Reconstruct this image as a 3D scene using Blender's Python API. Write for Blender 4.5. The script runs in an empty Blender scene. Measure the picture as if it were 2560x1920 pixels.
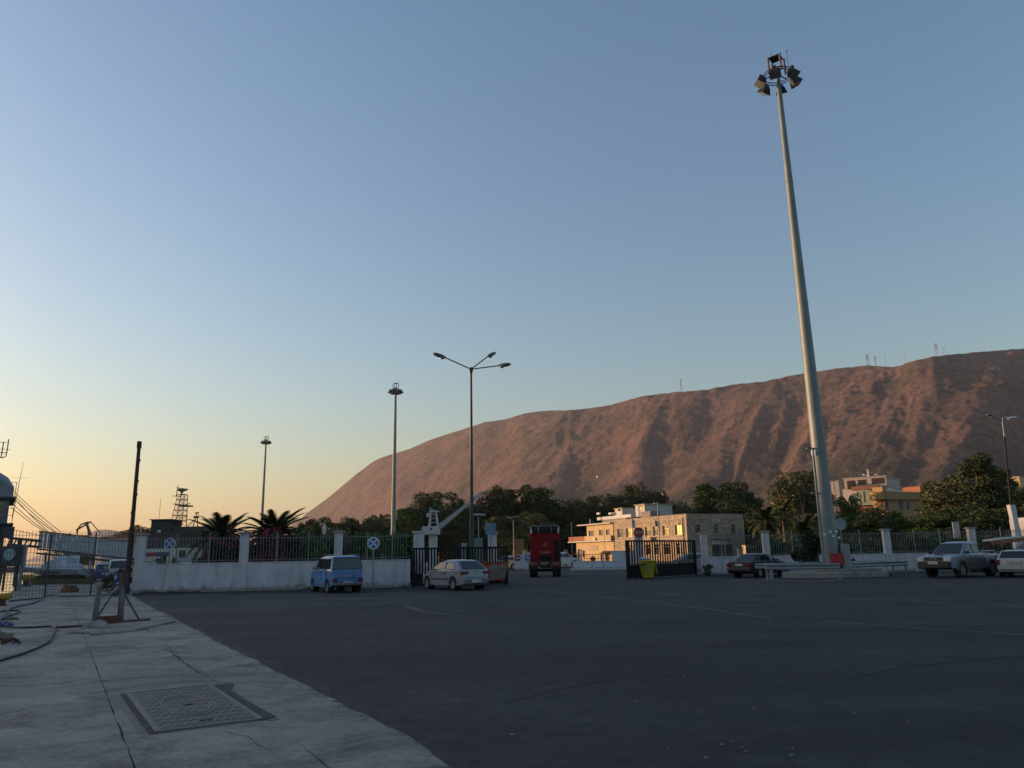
import bpy, bmesh, math, random
from mathutils import Vector, Matrix, noise
R = math.radians
random.seed(7)
sc = bpy.context.scene
# ------------------------------------------------------------------ camera
F = 1905.0; PITCH = R(12.55); ROLL = R(-1.0); EYE = 1.66
cd = bpy.data.cameras.new('camera'); cam = bpy.data.objects.new('camera', cd); sc.collection.objects.link(cam)
cd.sensor_width = 36.0; cd.lens = F/2560*36.0; cd.clip_start = 0.1; cd.clip_end = 40000
cam.location = (0, 0, EYE)
cam.rotation_euler = (Matrix.Rotation(math.pi/2+PITCH, 3, 'X') @ Matrix.Rotation(ROLL, 3, 'Z')).to_euler()
sc.camera = cam
# ------------------------------------------------------------------ light
SUN_AZ = -72.0; SUN_EL = 8.0
sc.world = bpy.data.worlds.new('World'); sc.world.use_nodes = True
wn = sc.world.node_tree; wn.nodes.clear()
sky = wn.nodes.new('ShaderNodeTexSky'); sky.sky_type = 'NISHITA'; sky.sun_disc = False
sky.sun_elevation = R(SUN_EL); sky.sun_rotation = R(SUN_AZ)
sky.altitude = 10; sky.air_density = 1.5; sky.dust_density = 1.6; sky.ozone_density = 3.0
bg = wn.nodes.new('ShaderNodeBackground'); bg.inputs['Strength'].default_value = 0.15
wo = wn.nodes.new('ShaderNodeOutputWorld')
hs_ = wn.nodes.new('ShaderNodeHueSaturation'); hs_.inputs['Saturation'].default_value = 1.03
tint = wn.nodes.new('ShaderNodeMix'); tint.data_type = 'RGBA'; tint.blend_type = 'MULTIPLY'; tint.inputs[0].default_value = 1; tint.inputs[7].default_value = (1.02, .975, 1.05, 1)
wn.links.new(sky.outputs[0], hs_.inputs['Color']); wn.links.new(hs_.outputs[0], tint.inputs[6]); wn.links.new(tint.outputs[2], bg.inputs[0]); wn.links.new(bg.outputs[0], wo.inputs[0])
sd = bpy.data.lights.new('sun', 'SUN'); sd.energy = 4.4; sd.angle = R(0.5); sd.color = (1.0, 0.58, 0.30)
sun = bpy.data.objects.new('sun', sd); sc.collection.objects.link(sun)
sdir = Vector((math.sin(R(SUN_AZ))*math.cos(R(SUN_EL)), math.cos(R(SUN_AZ))*math.cos(R(SUN_EL)), math.sin(R(SUN_EL))))
sun.rotation_euler = sdir.to_track_quat('Z', 'Y').to_euler(); sun.location = sdir*50
vs = sc.view_settings; vs.view_transform = 'Standard'; vs.look = 'None'; vs.gamma = 1.0; vs.use_curve_mapping = False
vs.exposure = 0.72
sc.cycles.max_bounces = 6; sc.cycles.use_adaptive_sampling = True; sc.cycles.use_denoising = True
# ------------------------------------------------------------------ measuring: from the photograph's sight lines to places on the ground
def ray(px, py):
    v = Vector(((px-1280)/F, -(py-960)/F, -1.0))
    return Matrix.Rotation(math.pi/2+PITCH, 3, 'X') @ Matrix.Rotation(ROLL, 3, 'Z') @ v
def G(px, py, z=0.0):
    r = ray(px, py); t = (z-EYE)/r.z; return Vector((r.x*t, r.y*t, z))
def AT(px, py, Y):
    r = ray(px, py); t = Y/r.y; return Vector((r.x*t, Y, EYE+r.z*t))
def X(px, Y, py=1385): return AT(px, py, Y).x
def Z(py, Y, px=1280): return AT(px, py, Y).z
# ------------------------------------------------------------------ objects
C = sc.collection
def props(o, label=None, cat=None, group=None, kind=None):
    if label: o['label'] = label
    if cat: o['category'] = cat
    if group: o['group'] = group
    if kind: o['kind'] = kind
    return o
def thing(name, label, cat, loc=(0, 0, 0), rz=0.0, group=None):
    o = bpy.data.objects.new(name, None); C.objects.link(o); o.empty_display_size = 0.3
    o.location = loc; o.rotation_euler = (0, 0, rz)
    return props(o, label, cat, group)
def copy_tree(o, parent=None):
    c = o.copy(); C.objects.link(c); c.parent = parent
    for ch in [x for x in o.children]: copy_tree(ch, c)
    return c
def dup(root, loc, rz=0.0, label=None, s=None):
    c = copy_tree(root); c.location = loc; c.rotation_euler = (0, 0, rz)
    if label: c['label'] = label
    if s: c.scale = (s, s, s) if not hasattr(s, '__len__') else s
    return c
def put(name, me, parent=None, loc=(0, 0, 0), rot=(0, 0, 0), s=(1, 1, 1)):
    o = bpy.data.objects.new(name, me); C.objects.link(o); o.parent = parent
    o.location = loc; o.rotation_euler = rot; o.scale = s
    return o
class MB:
    def __init__(s): s.v = []; s.f = []; s.mi = []; s.m = 0
    def add(s, vs, fs):
        n = len(s.v); s.v += [tuple(v) for v in vs]
        for f in fs: s.f.append([i+n for i in f]); s.mi.append(s.m)
        return s
    def mat(s, i): s.m = i; return s
    def box(s, c, d, rz=0.0, M=None, top=(1, 1)):
        hx, hy, hz = d[0]/2, d[1]/2, d[2]/2
        vs = []
        for z in (-1, 1):
            k = top if z > 0 else (1, 1)
            for x, y in ((-1, -1), (1, -1), (1, 1), (-1, 1)): vs.append(Vector((x*hx*k[0], y*hy*k[1], z*hz)))
        if rz: m = Matrix.Rotation(rz, 3, 'Z'); vs = [m @ v for v in vs]
        if M is not None: vs = [M @ v for v in vs]
        c = Vector(c)
        return s.add([v+c for v in vs], [(0, 3, 2, 1), (4, 5, 6, 7), (0, 1, 5, 4), (1, 2, 6, 5), (2, 3, 7, 6), (3, 0, 4, 7)])
    def cyl(s, p0, p1, r0, r1=None, n=10, cap=True):
        p0, p1 = Vector(p0), Vector(p1); r1 = r0 if r1 is None else r1
        d = (p1-p0).normalized(); a = d.orthogonal().normalized(); b = d.cross(a)
        vs = []
        for p, r in ((p0, r0), (p1, r1)):
            for i in range(n):
                t = 2*math.pi*i/n; vs.append(p+(a*math.cos(t)+b*math.sin(t))*r)
        fs = [(i, (i+1) % n, n+(i+1) % n, n+i) for i in range(n)]
        if cap: fs += [tuple(reversed(range(n))), tuple(range(n, 2*n))]
        return s.add(vs, fs)
    def bar(s, p0, p1, w, h=None, up=(0, 0, 1)):
        p0, p1 = Vector(p0), Vector(p1); h = w if h is None else h
        d = (p1-p0).normalized(); a = d.cross(Vector(up))
        if a.length < 1e-4: a = d.cross(Vector((1, 0, 0)))
        a.normalize(); b = a.cross(d)
        vs = [p+a*(i*w/2)+b*(j*h/2) for p in (p0, p1) for i, j in ((-1, -1), (1, -1), (1, 1), (-1, 1))]
        return s.add(vs, [(0, 3, 2, 1), (4, 5, 6, 7), (0, 1, 5, 4), (1, 2, 6, 5), (2, 3, 7, 6), (3, 0, 4, 7)])
    def tube(s, pts, r, n=6):
        pts = [Vector(p) for p in pts]; rings = []
        rr = r if hasattr(r, '__len__') else [r]*len(pts)
        a = None; vs = []
        for i, p in enumerate(pts):
            d = (pts[min(i+1, len(pts)-1)]-pts[max(i-1, 0)]).normalized()
            if a is None: a = d.orthogonal().normalized()
            a = (a-d*a.dot(d))
            a = a.normalized() if a.length > 1e-5 else d.orthogonal().normalized()
            b = d.cross(a)
            for k in range(n):
                t = 2*math.pi*k/n; vs.append(p+(a*math.cos(t)+b*math.sin(t))*rr[i])
        fs = []
        for i in range(len(pts)-1):
            for k in range(n): fs.append((i*n+k, i*n+(k+1) % n, (i+1)*n+(k+1) % n, (i+1)*n+k))
        fs += [tuple(reversed(range(n))), tuple(range((len(pts)-1)*n, len(pts)*n))]
        return s.add(vs, fs)
    def prism(s, poly, z0, z1):
        n = len(poly); vs = [(p[0], p[1], z0) for p in poly]+[(p[0], p[1], z1) for p in poly]
        return s.add(vs, [tuple(reversed(range(n))), tuple(range(n, 2*n))]+[(i, (i+1) % n, n+(i+1) % n, n+i) for i in range(n)])
    def loft(s, rings, close=True, cap=True):
        n = len(rings[0]); vs = [v for r in rings for v in r]; fs = []
        for i in range(len(rings)-1):
            for k in range(n if close else n-1):
                fs.append((i*n+k, i*n+(k+1) % n, (i+1)*n+(k+1) % n, (i+1)*n+k))
        if cap: fs += [tuple(reversed(range(n))), tuple(range((len(rings)-1)*n, len(rings)*n))]
        return s.add(vs, fs)
    def lathe(s, prof, c=(0, 0, 0), n=16):
        c = Vector(c)
        rings = [[c+Vector((r*math.cos(2*math.pi*k/n), r*math.sin(2*math.pi*k/n), z)) for k in range(n)] for r, z in prof]
        return s.loft(rings)
    def quad(s, *p): return s.add(p, [tuple(range(len(p)))])
    def mesh(s, name, mats, smooth=None):
        me = bpy.data.meshes.new(name); me.from_pydata(s.v, [], s.f)
        for m in (mats if isinstance(mats, (list, tuple)) else [mats]): me.materials.append(m)
        if any(s.mi): me.polygons.foreach_set('material_index', s.mi)
        bm = bmesh.new(); bm.from_mesh(me)
        if len(bm.faces) < 60000: bmesh.ops.recalc_face_normals(bm, faces=bm.faces)
        bm.to_mesh(me); bm.free()
        if smooth is not None:
            me.shade_smooth(); me.set_sharp_from_angle(angle=R(smooth))
        return me
    def obj(s, name, mats, parent=None, smooth=None, bevel=None, loc=(0, 0, 0), rz=0.0, seg=1):
        o = put(name, s.mesh(name, mats, smooth), parent, loc, (0, 0, rz))
        if bevel:
            m = o.modifiers.new('bevel', 'BEVEL'); m.width = bevel; m.segments = seg; m.limit_method = 'ANGLE'; m.angle_limit = R(35)
        return o
# ------------------------------------------------------------------ materials
MATS = {}
def hexc(r, g, b): return tuple(((c/255)/12.92 if c/255 <= .04045 else ((c/255+.055)/1.055)**2.4) for c in (r, g, b))
def M(name, col=None, rough=.7, metal=0.0, var=.18, scale=2.0, bump=0.0, bscale=40.0, col2=None, thr=None, emis=None, coord='Object', spec=None, coat=0.0, rnd=0.0):
    if name in MATS: return MATS[name]
    m = bpy.data.materials.new(name); m.use_nodes = True; nt = m.node_tree; N = nt.nodes; L = nt.links
    b = N['Principled BSDF']; b.inputs['Roughness'].default_value = rough; b.inputs['Metallic'].default_value = metal
    if spec is not None: b.inputs['Specular IOR Level'].default_value = spec
    if coat: b.inputs['Coat Weight'].default_value = coat; b.inputs['Coat Roughness'].default_value = .08
    tc = N.new('ShaderNodeTexCoord'); nz = N.new('ShaderNodeTexNoise'); nz.inputs['Scale'].default_value = scale; nz.inputs['Detail'].default_value = 6
    nz.inputs['Roughness'].default_value = .62
    L.new(tc.outputs[coord], nz.inputs['Vector'])
    rp = N.new('ShaderNodeValToRGB'); e = rp.color_ramp.elements
    c2 = col2 if col2 else tuple(c*(1-var) for c in col); c1 = col if col2 else tuple(min(1, c*(1+var)) for c in col)
    lo, hi = thr if thr else (.3, .7)
    e[0].position = lo; e[0].color = (*c2, 1); e[1].position = hi; e[1].color = (*c1, 1)
    L.new(nz.outputs['Fac'], rp.inputs[0]); out = rp.outputs[0]
    if rnd:
        oi = N.new('ShaderNodeObjectInfo'); hs = N.new('ShaderNodeHueSaturation'); mr = N.new('ShaderNodeMapRange')
        mr.inputs[3].default_value = 1-rnd; mr.inputs[4].default_value = 1+rnd
        L.new(oi.outputs['Random'], mr.inputs[0]); L.new(mr.outputs[0], hs.inputs['Value']); L.new(out, hs.inputs['Color']); out = hs.outputs[0]
    L.new(out, b.inputs['Base Color'])
    if bump:
        n2 = N.new('ShaderNodeTexNoise'); n2.inputs['Scale'].default_value = bscale; n2.inputs['Detail'].default_value = 5
        L.new(tc.outputs[coord], n2.inputs['Vector'])
        bp = N.new('ShaderNodeBump'); bp.inputs['Strength'].default_value = min(1, bump); bp.inputs['Distance'].default_value = .02*max(1, bump)
        L.new(n2.outputs['Fac'], bp.inputs['Height']); L.new(bp.outputs[0], b.inputs['Normal'])
    if emis: b.inputs['Emission Color'].default_value = (*emis[:3], 1); b.inputs['Emission Strength'].default_value = emis[3]
    MATS[name] = m; return m
def interp(tab, x):
    if x <= tab[0][0]: return tab[0][1]
    for (a, b), (c, d) in zip(tab, tab[1:]):
        if x <= c: return b+(d-b)*(x-a)/(c-a)
    return tab[-1][1]
QA = R(-30.5); QU = Vector((math.sin(QA), math.cos(QA), 0)); QV = Vector((math.cos(QA), -math.sin(QA), 0))   # along the quay, and away from the water
QO = G(0, 1500)
def Q(u, v, z=0.0): return Vector((0, 0, z))+Vector((QV.x*QO.dot(QV)+QU.x*u+QV.x*v, QV.y*QO.dot(QV)+QU.y*u+QV.y*v, 0))
def toQ(p): return (p.dot(QU), (p-QO).dot(QV))
# ================================================================== ground, quay, asphalt
asph = M('asphalt', (.021, .0205, .021), rough=.88, scale=.35, var=.40, bump=.6, bscale=60)
def tune_asphalt():
    nt = asph.node_tree; N = nt.nodes; L = nt.links; b = N['Principled BSDF']
    tc = N['Texture Coordinate']; ramp = N['Color Ramp']
    # tyre-polished streaks, grit, patches of newer tar
    mp = N.new('ShaderNodeMapping'); mp.inputs['Scale'].default_value = (.16, .55, 1); mp.inputs['Rotation'].default_value = (0, 0, R(20))
    L.new(tc.outputs['Object'], mp.inputs[0])
    n = N.new('ShaderNodeTexNoise'); n.inputs['Scale'].default_value = .8; n.inputs['Detail'].default_value = 8; L.new(mp.outputs[0], n.inputs['Vector'])
    r = N.new('ShaderNodeValToRGB'); r.color_ramp.elements[0].position = .38; r.color_ramp.elements[1].position = .68
    r.color_ramp.elements[0].color = (.52, .52, .54, 1); r.color_ramp.elements[1].color = (1.5, 1.5, 1.5, 1); L.new(n.outputs['Fac'], r.inputs[0])
    g = N.new('ShaderNodeTexNoise'); g.inputs['Scale'].default_value = 3.2; g.inputs['Detail'].default_value = 9; g.inputs['Roughness'].default_value = .75; L.new(tc.outputs['Object'], g.inputs['Vector'])
    r2 = N.new('ShaderNodeValToRGB'); r2.color_ramp.elements[0].position = .35; r2.color_ramp.elements[1].position = .72
    r2.color_ramp.elements[0].color = (.45, .45, .45, 1); r2.color_ramp.elements[1].color = (1.75, 1.75, 1.75, 1); L.new(g.outputs['Fac'], r2.inputs[0])
    m1 = N.new('ShaderNodeMix'); m1.data_type = 'RGBA'; m1.blend_type = 'MULTIPLY'; m1.inputs[0].default_value = 1
    m2 = N.new('ShaderNodeMix'); m2.data_type = 'RGBA'; m2.blend_type = 'MULTIPLY'; m2.inputs[0].default_value = 1
    L.new(ramp.outputs[0], m1.inputs[6]); L.new(r.outputs[0], m1.inputs[7]); L.new(m1.outputs[2], m2.inputs[6]); L.new(r2.outputs[0], m2.inputs[7])
    # repair patches and hairline cracks
    v = N.new('ShaderNodeTexVoronoi'); v.feature = 'DISTANCE_TO_EDGE'; v.inputs['Scale'].default_value = .11; n3 = N.new('ShaderNodeTexNoise'); n3.inputs['Scale'].default_value = .9; n3.inputs['Detail'].default_value = 6
    L.new(tc.outputs['Object'], n3.inputs['Vector']); mx = N.new('ShaderNodeMix'); mx.data_type = 'RGBA'; mx.inputs[0].default_value = .12; L.new(tc.outputs['Object'], mx.inputs[6]); L.new(n3.outputs['Color'], mx.inputs[7]); 
    va = N.new('ShaderNodeVectorMath'); va.operation = 'MULTIPLY_ADD'; va.inputs[1].default_value = (3, 3, 0); L.new(n3.outputs['Color'], va.inputs[0]); L.new(tc.outputs['Object'], va.inputs[2]); L.new(va.outputs[0], v.inputs['Vector'])
    rc = N.new('ShaderNodeValToRGB'); rc.color_ramp.elements[0].position = .0; rc.color_ramp.elements[1].position = .012; rc.color_ramp.elements[0].color = (.45, .45, .45, 1); rc.color_ramp.elements[1].color = (1, 1, 1, 1); L.new(v.outputs['Distance'], rc.inputs[0])
    v2 = N.new('ShaderNodeTexVoronoi'); v2.inputs['Scale'].default_value = .055; L.new(va.outputs[0], v2.inputs['Vector']); sp = N.new('ShaderNodeSeparateColor'); L.new(v2.outputs['Color'], sp.inputs[0])
    mr = N.new('ShaderNodeMapRange'); mr.inputs[3].default_value = .66; mr.inputs[4].default_value = 1.34; L.new(sp.outputs[0], mr.inputs[0]); cb = N.new('ShaderNodeCombineColor'); [L.new(mr.outputs[0], cb.inputs[i]) for i in range(3)]
    m3 = N.new('ShaderNodeMix'); m3.data_type = 'RGBA'; m3.blend_type = 'MULTIPLY'; m3.inputs[0].default_value = 1; m4 = N.new('ShaderNodeMix'); m4.data_type = 'RGBA'; m4.blend_type = 'MULTIPLY'; m4.inputs[0].default_value = 1
    L.new(m2.outputs[2], m3.inputs[6]); L.new(rc.outputs[0], m3.inputs[7]); L.new(m3.outputs[2], m4.inputs[6]); L.new(cb.outputs[0], m4.inputs[7]); N.remove(mx)
    L.new(m4.outputs[2], b.inputs['Base Color'])
tune_asphalt()
conc = M('quay_concrete', (.25, .228, .20), rough=.85, scale=.8, var=.30, bump=.5, bscale=25)
def tune_concrete(m, amt=1.0):
    nt = m.node_tree; N = nt.nodes; L = nt.links; b = N['Principled BSDF']; tc = N['Texture Coordinate']; ramp = N['Color Ramp']
    mp = N.new('ShaderNodeMapping'); mp.inputs['Scale'].default_value = (.8, 1.3, 1); mp.inputs['Rotation'].default_value = (0, 0, R(-30)); L.new(tc.outputs['Object'], mp.inputs[0])
    n = N.new('ShaderNodeTexNoise'); n.inputs['Scale'].default_value = 1.1; n.inputs['Detail'].default_value = 10; n.inputs['Roughness'].default_value = .7; L.new(mp.outputs[0], n.inputs['Vector'])
    r = N.new('ShaderNodeValToRGB'); r.color_ramp.elements[0].position = .33; r.color_ramp.elements[1].position = .50
    r.color_ramp.elements[0].color = (.52, .52, .50, 1); r.color_ramp.elements[1].color = (1, 1, 1, 1); L.new(n.outputs['Fac'], r.inputs[0])
    g = N.new('ShaderNodeTexNoise'); g.inputs['Scale'].default_value = 14; g.inputs['Detail'].default_value = 6; L.new(tc.outputs['Object'], g.inputs['Vector'])
    r2 = N.new('ShaderNodeValToRGB'); r2.color_ramp.elements[0].position = .3; r2.color_ramp.elements[1].position = .7
    r2.color_ramp.elements[0].color = (.78, .78, .77, 1); r2.color_ramp.elements[1].color = (1.15, 1.15, 1.15, 1); L.new(g.outputs['Fac'], r2.inputs[0])
    m1 = N.new('ShaderNodeMix'); m1.data_type = 'RGBA'; m1.blend_type = 'MULTIPLY'; m1.inputs[0].default_value = amt
    m2 = N.new('ShaderNodeMix'); m2.data_type = 'RGBA'; m2.blend_type = 'MULTIPLY'; m2.inputs[0].default_value = 1
    L.new(ramp.outputs[0], m1.inputs[6]); L.new(r.outputs[0], m1.inputs[7]); L.new(m1.outputs[2], m2.inputs[6]); L.new(r2.outputs[0], m2.inputs[7])
    sn = N.new('ShaderNodeTexNoise'); sn.inputs['Scale'].default_value = .55; sn.inputs['Detail'].default_value = 9; sn.inputs['Roughness'].default_value = .75; sn.inputs['Distortion'].default_value = .6; L.new(tc.outputs['Object'], sn.inputs['Vector'])
    sr = N.new('ShaderNodeValToRGB'); sr.color_ramp.elements[0].position = .50; sr.color_ramp.elements[1].position = .63; sr.color_ramp.elements[0].color = (1, 1, 1, 1); sr.color_ramp.elements[1].color = (.45, .43, .40, 1); L.new(sn.outputs['Fac'], sr.inputs[0])
    m3 = N.new('ShaderNodeMix'); m3.data_type = 'RGBA'; m3.blend_type = 'MULTIPLY'; m3.inputs[0].default_value = 1; L.new(m2.outputs[2], m3.inputs[6]); L.new(sr.outputs[0], m3.inputs[7]); L.new(m3.outputs[2], b.inputs['Base Color'])
tune_concrete(conc)
earth = M('dry_earth', (.13, .105, .07), rough=.95, scale=.05, var=.35, bump=.6, bscale=2)
watm = M('sea_water', (.012, .03, .04), rough=.12, var=.1, bump=1, bscale=1.2, spec=.6)
rust = M('rusty_steel', (.10, .035, .018), rough=.85, scale=6, col2=(.03, .018, .014), bump=.5)
def struct(name, mb, mats, **k):
    o = mb.obj(name, mats, **k); o['kind'] = 'structure'; return o
# the edge between asphalt and quay concrete, read off the photo (ragged)
edge_px = [(1125, 1930), (1100, 1915), (1030, 1868), (953, 1824), (860, 1776), (770, 1730), (640, 1661), (580, 1630), (521, 1600), (500, 1587), (452, 1562), (418, 1542), (384, 1526), (345, 1503), (320, 1486)]
edge = [toQ(G(*p)) for p in edge_px]
def vb(u):   # width of the quay concrete at station u
    return interp([(-30, edge[0][1])]+edge+[(60, edge[-1][1])], u)
sea = MB(); sea.quad((-9000, -3000, -1.75), (9000, -3000, -1.75), (9000, 12000, -1.75), (-9000, 12000, -1.75)); struct('sea', sea, watm)
# far ground: everything landward of the quay line
g = MB(); a, b_ = Q(-60, .0), Q(420, 0)
pts = [Q(-60, .3), Q(330, .3), Vector((-330, 300, 0)), Vector((-500, 700, 0)), Vector((-800, 1600, 0)), Vector((-1600, 6000, 0)), Vector((6000, 6000, 0)), Vector((6000, -60, 0))]
g.prism([(p.x, p.y) for p in reversed(pts)], -2.5, -.06); struct('ground', g, earth)
# asphalt sheet from the concrete edge to beyond the compound
g = MB(); left = []
rr = random.Random(3)
for i in range(0, 330):
    u = 3+i*.12 if i < 300 else 39+(i-300)*3
    if u > 41.5: break
    v = vb(u)+noise.noise(Vector((u*.9, 3, 0)))*.07+noise.noise(Vector((u*4, 9, 0)))*.05
    left.append(Q(u, v))
wl, wr = G(335, 1484), G(1025, 1468)
ring = [Q(-20, vb(0)), Q(3, vb(3))]+left+[wl+Vector((-.3, .4, 0)), wl+Vector((.5, 3, 0)), Vector((-6, 46, 0)), Vector((-7, 96, 0)), Vector((120, 130, 0)), Vector((160, 60, 0)), Vector((120, -20, 0))]
g.prism([(p.x, p.y) for p in ring], -.055, 0.0)
struct('car_park_asphalt', g, asph)
# quay bed and its single concrete slabs
g = MB(); ring = [Q(-20, 0), Q(120, 0), Q(120, 9), Q(60, 9), Q(46, 4.6)]+[Q(u, vb(u)+.25) for u in (41, 36, 30, 24, 18, 12, 6, 0, -20)]
g.prism([(p.x, p.y) for p in ring], -2.6, -.006)
quay = struct('quay', g, M('joint_dirt', (.06, .057, .052), rough=.95))
vA = (toQ(G(345, 1905))[1]+toQ(G(208, 1600))[1])/2; vB = (toQ(G(830, 1920))[1]+toQ(G(688, 1807))[1]+toQ(G(500, 1690))[1])/3
u_far = 44
us = [-12, 3.2, toQ(G(500, 1790))[0], toQ(G(430, 1615))[0], toQ(G(300, 1572))[0], toQ(G(250, 1530))[0]+1, 34, 42, 52, 64, 80, 100, 119]
def slab(u0, u1, v0, v1, seed, zt=0.004):
    n = 14; gap = .006
    def side(f, t0, t1, k):
        return [f(t0+(t1-t0)*i/n, noise.noise(Vector((i*.5, seed, k)))*.018) for i in range(n)]
    f0, f1 = (v0 if callable(v0) else (lambda u: v0)), (v1 if callable(v1) else (lambda u: v1))
    jag = .05 if callable(v1) else .0
    ring = []
    ring += [(u0+gap+abs(noise.noise(Vector((i*.7, seed, 2))))*.02, f0(u0)+gap+(f1(u0)-f0(u0)-2*gap)*i/n) for i in range(n)]
    m = 40
    ring += [(u0+gap+(u1-u0-2*gap)*i/m, f1(u0+(u1-u0)*i/m)-gap+noise.noise(Vector((i*.35, seed, 7)))*(.02+jag)+(noise.noise(Vector(((u0+(u1-u0)*i/m)*.9, 3, 0)))*.07+.10 if jag else 0)) for i in range(m)]
    ring += [(u1-gap-abs(noise.noise(Vector((i*.7, seed, 3))))*.02, f1(u1)-gap-(f1(u1)-f0(u1)-2*gap)*i/n) for i in range(n)]
    ring += [(u1-gap-(u1-u0-2*gap)*i/m, f0(u1-(u1-u0)*i/m)+gap+noise.noise(Vector((i*.35, seed, 5)))*.02) for i in range(m)]
    mb = MB(); pl = [Q(a, b) for a, b in ring]; mb.prism([(p.x, p.y) for p in pl], -.03, zt); return mb
k = 0
for i in range(len(us)-1):
    cols = [(0.25, vA), (vA, vB), (vB, vb)] if us[i+1] < 42.5 else [(.25, 9 if us[i] > 45 else 4.5)]
    for (v0, v1) in cols:
        k += 1
        slab(us[i], us[i+1], v0, v1, k*1.7, .007+.003*(k % 3)).obj('slab', conc, quay)
g = MB()
for i in range(34):
    a, b_ = Q(-20+i*4+.01, 0), Q(-16+i*4-.01, 0)
    g.bar(a-QV*.05+QV*.17+Vector((0, 0, -.2)), b_-QV*.05+QV*.17+Vector((0, 0, -.2)), .30, .42)
g.obj('edge_beam', M('edge_concrete', (.2, .195, .18), rough=.9, var=.4, bump=.5), quay)

# grit and crumbs along the broken edge, dust by the joints
rr = random.Random(11); gv = []; gf = []
def crumb(p, s_):
    k = len(gv); o = [Vector((rr.uniform(-1, 1), rr.uniform(-1, 1), rr.uniform(-.2, .9)))*s_ for _ in range(4)]
    gv.extend([p+q for q in o]); gf.extend([(k, k+1, k+2), (k, k+2, k+3), (k, k+3, k+1), (k+1, k+3, k+2)])
for i in range(5200):
    u = 4+(rr.random()**1.5)*34; v = vb(u)+.12+rr.gauss(0, .10)+(.25*abs(rr.gauss(0, 1)) if rr.random() < .3 else 0); crumb(Q(u, v, .012), rr.uniform(.003, .013))
for i in range(2600):
    u = 4+(rr.random()**1.5)*30; v = rr.choice((vA, vB, rr.uniform(.3, vb(u))))+rr.gauss(0, .06); crumb(Q(u, v, .01), rr.uniform(.002, .009))
me = bpy.data.meshes.new('grit'); me.from_pydata(gv, [], gf); me.materials.append(M('grit_stone', (.12, .11, .10), rough=.95, scale=30, var=.5)); props(put('grit', me), 'loose grit along the edge of the quay concrete', 'grit', kind='stuff')
# a dirty worn strip on the asphalt beside the concrete
g = MB(); st = []
for i in range(150):
    u = 3+i*.24; st.append((Q(u, vb(u)+.06, .004), Q(u, vb(u)+.26+noise.noise(Vector((u*.8, 4, 4)))*.2+noise.noise(Vector((u*3, 4, 9)))*.08, .004)))
for (a, b_), (c, d) in zip(st, st[1:]): g.quad(a, c, d, b_)
struct('dirt_strip', g, M('edge_dirt', (.035, .033, .030), rough=.95, scale=5, var=.5))

# cracks and stains in the concrete, chips and litter on the asphalt
rr = random.Random(23)
def crackline(pts, w):
    P_ = [G(*p)+Vector((0, 0, .0225)) for p in pts]; Q_ = []
    for a, b_ in zip(P_, P_[1:]):
        n = max(2, int((b_-a).length/.12))
        for k in range(n): Q_.append(a.lerp(b_, k/n)+Vector((rr.gauss(0, .012), rr.gauss(0, .018), 0)))
    mb = MB()
    for i, (a, b_) in enumerate(zip(Q_, Q_[1:])):
        d = (b_-a).normalized(); n_ = Vector((-d.y, d.x, 0))*w*.5*(.4+.9*abs(noise.noise(Vector((i*.4, w*90, 0))))*1.6); mb.quad(a-n_, b_-n_, b_+n_, a+n_)
    struct('concrete_crack', mb, M('crack_dark', (.03, .028, .026), rough=.95))
for pts, w in (([(255, 1656), (330, 1648), (430, 1622), (520, 1602)], .02), ([(0, 1700), (90, 1690), (190, 1672)], .015), ([(420, 1626), (455, 1655), (500, 1688)], .03), ([(0, 1830), (60, 1820), (150, 1828), (230, 1812)], .010), ([(560, 1830), (620, 1850), (700, 1900)], .010)): crackline(pts, w)
lv = []; lf = []
for i in range(120):
    px = rr.uniform(700, 2560); py = 1500+(rr.random()**1.4)*400; p = G(px, py)
    if toQ(p)[1] < vb(toQ(p)[0])+.5: continue
    s_ = rr.uniform(.008, .035); a = rr.uniform(0, 6.28); k = len(lv); q = Vector((math.cos(a), math.sin(a), 0))*s_; r_ = Vector((-q.y, q.x, 0))*.6
    lv += [p-q+Vector((0, 0, .006)), p+r_+Vector((0, 0, .012)), p+q+Vector((0, 0, .006)), p-r_+Vector((0, 0, .006))]; lf.append((k, k+1, k+2, k+3))
me = bpy.data.meshes.new('litter'); me.from_pydata(lv, [], lf); me.materials.append(M('pale_chips', (.16, .155, .15), rough=.9, scale=.8, var=.6)); props(put('litter', me), 'pale chips and scraps scattered over the asphalt', 'litter', kind='stuff')
# ================================================================== the mountain, far hills, added shade hill
ridge = [(640, 1350), (700, 1328), (740, 1307), (764, 1285), (821, 1244), (878, 1195), (939, 1148), (988, 1132), (1025, 1122), (1065, 1102), (1118, 1085), (1179, 1065), (1224, 1051), (1249, 1051), (1322, 1030), (1375, 1025), (1432, 1024), (1505, 1016), (1554, 1004), (1600, 990), (1678, 980), (1760, 974), (1839, 959), (1910, 953), (1973, 938), (2090, 920), (2168, 912), (2242, 917), (2273, 903), (2338, 889), (2450, 878), (2560, 870), (2700, 862), (2900, 870), (3300, 900)]
def ridge_R(px): return interp([(640, 5800), (760, 5200), (1000, 4400), (1300, 3600), (1600, 3050), (1800, 2850), (2100, 2720), (2560, 2780), (3300, 3000)], px)
def foot_R(px): return interp([(640, 5200), (760, 4400), (1000, 2800), (1300, 1800), (1700, 1250), (2100, 1080), (2560, 1050), (3300, 1150)], px)
def ridged(p, o=5):
    v = 0; a = .5; f = 1
    for i in range(o):
        v += a*(1-abs(noise.noise(p*f))*2); a *= .5; f *= 2.03
    return v
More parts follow.
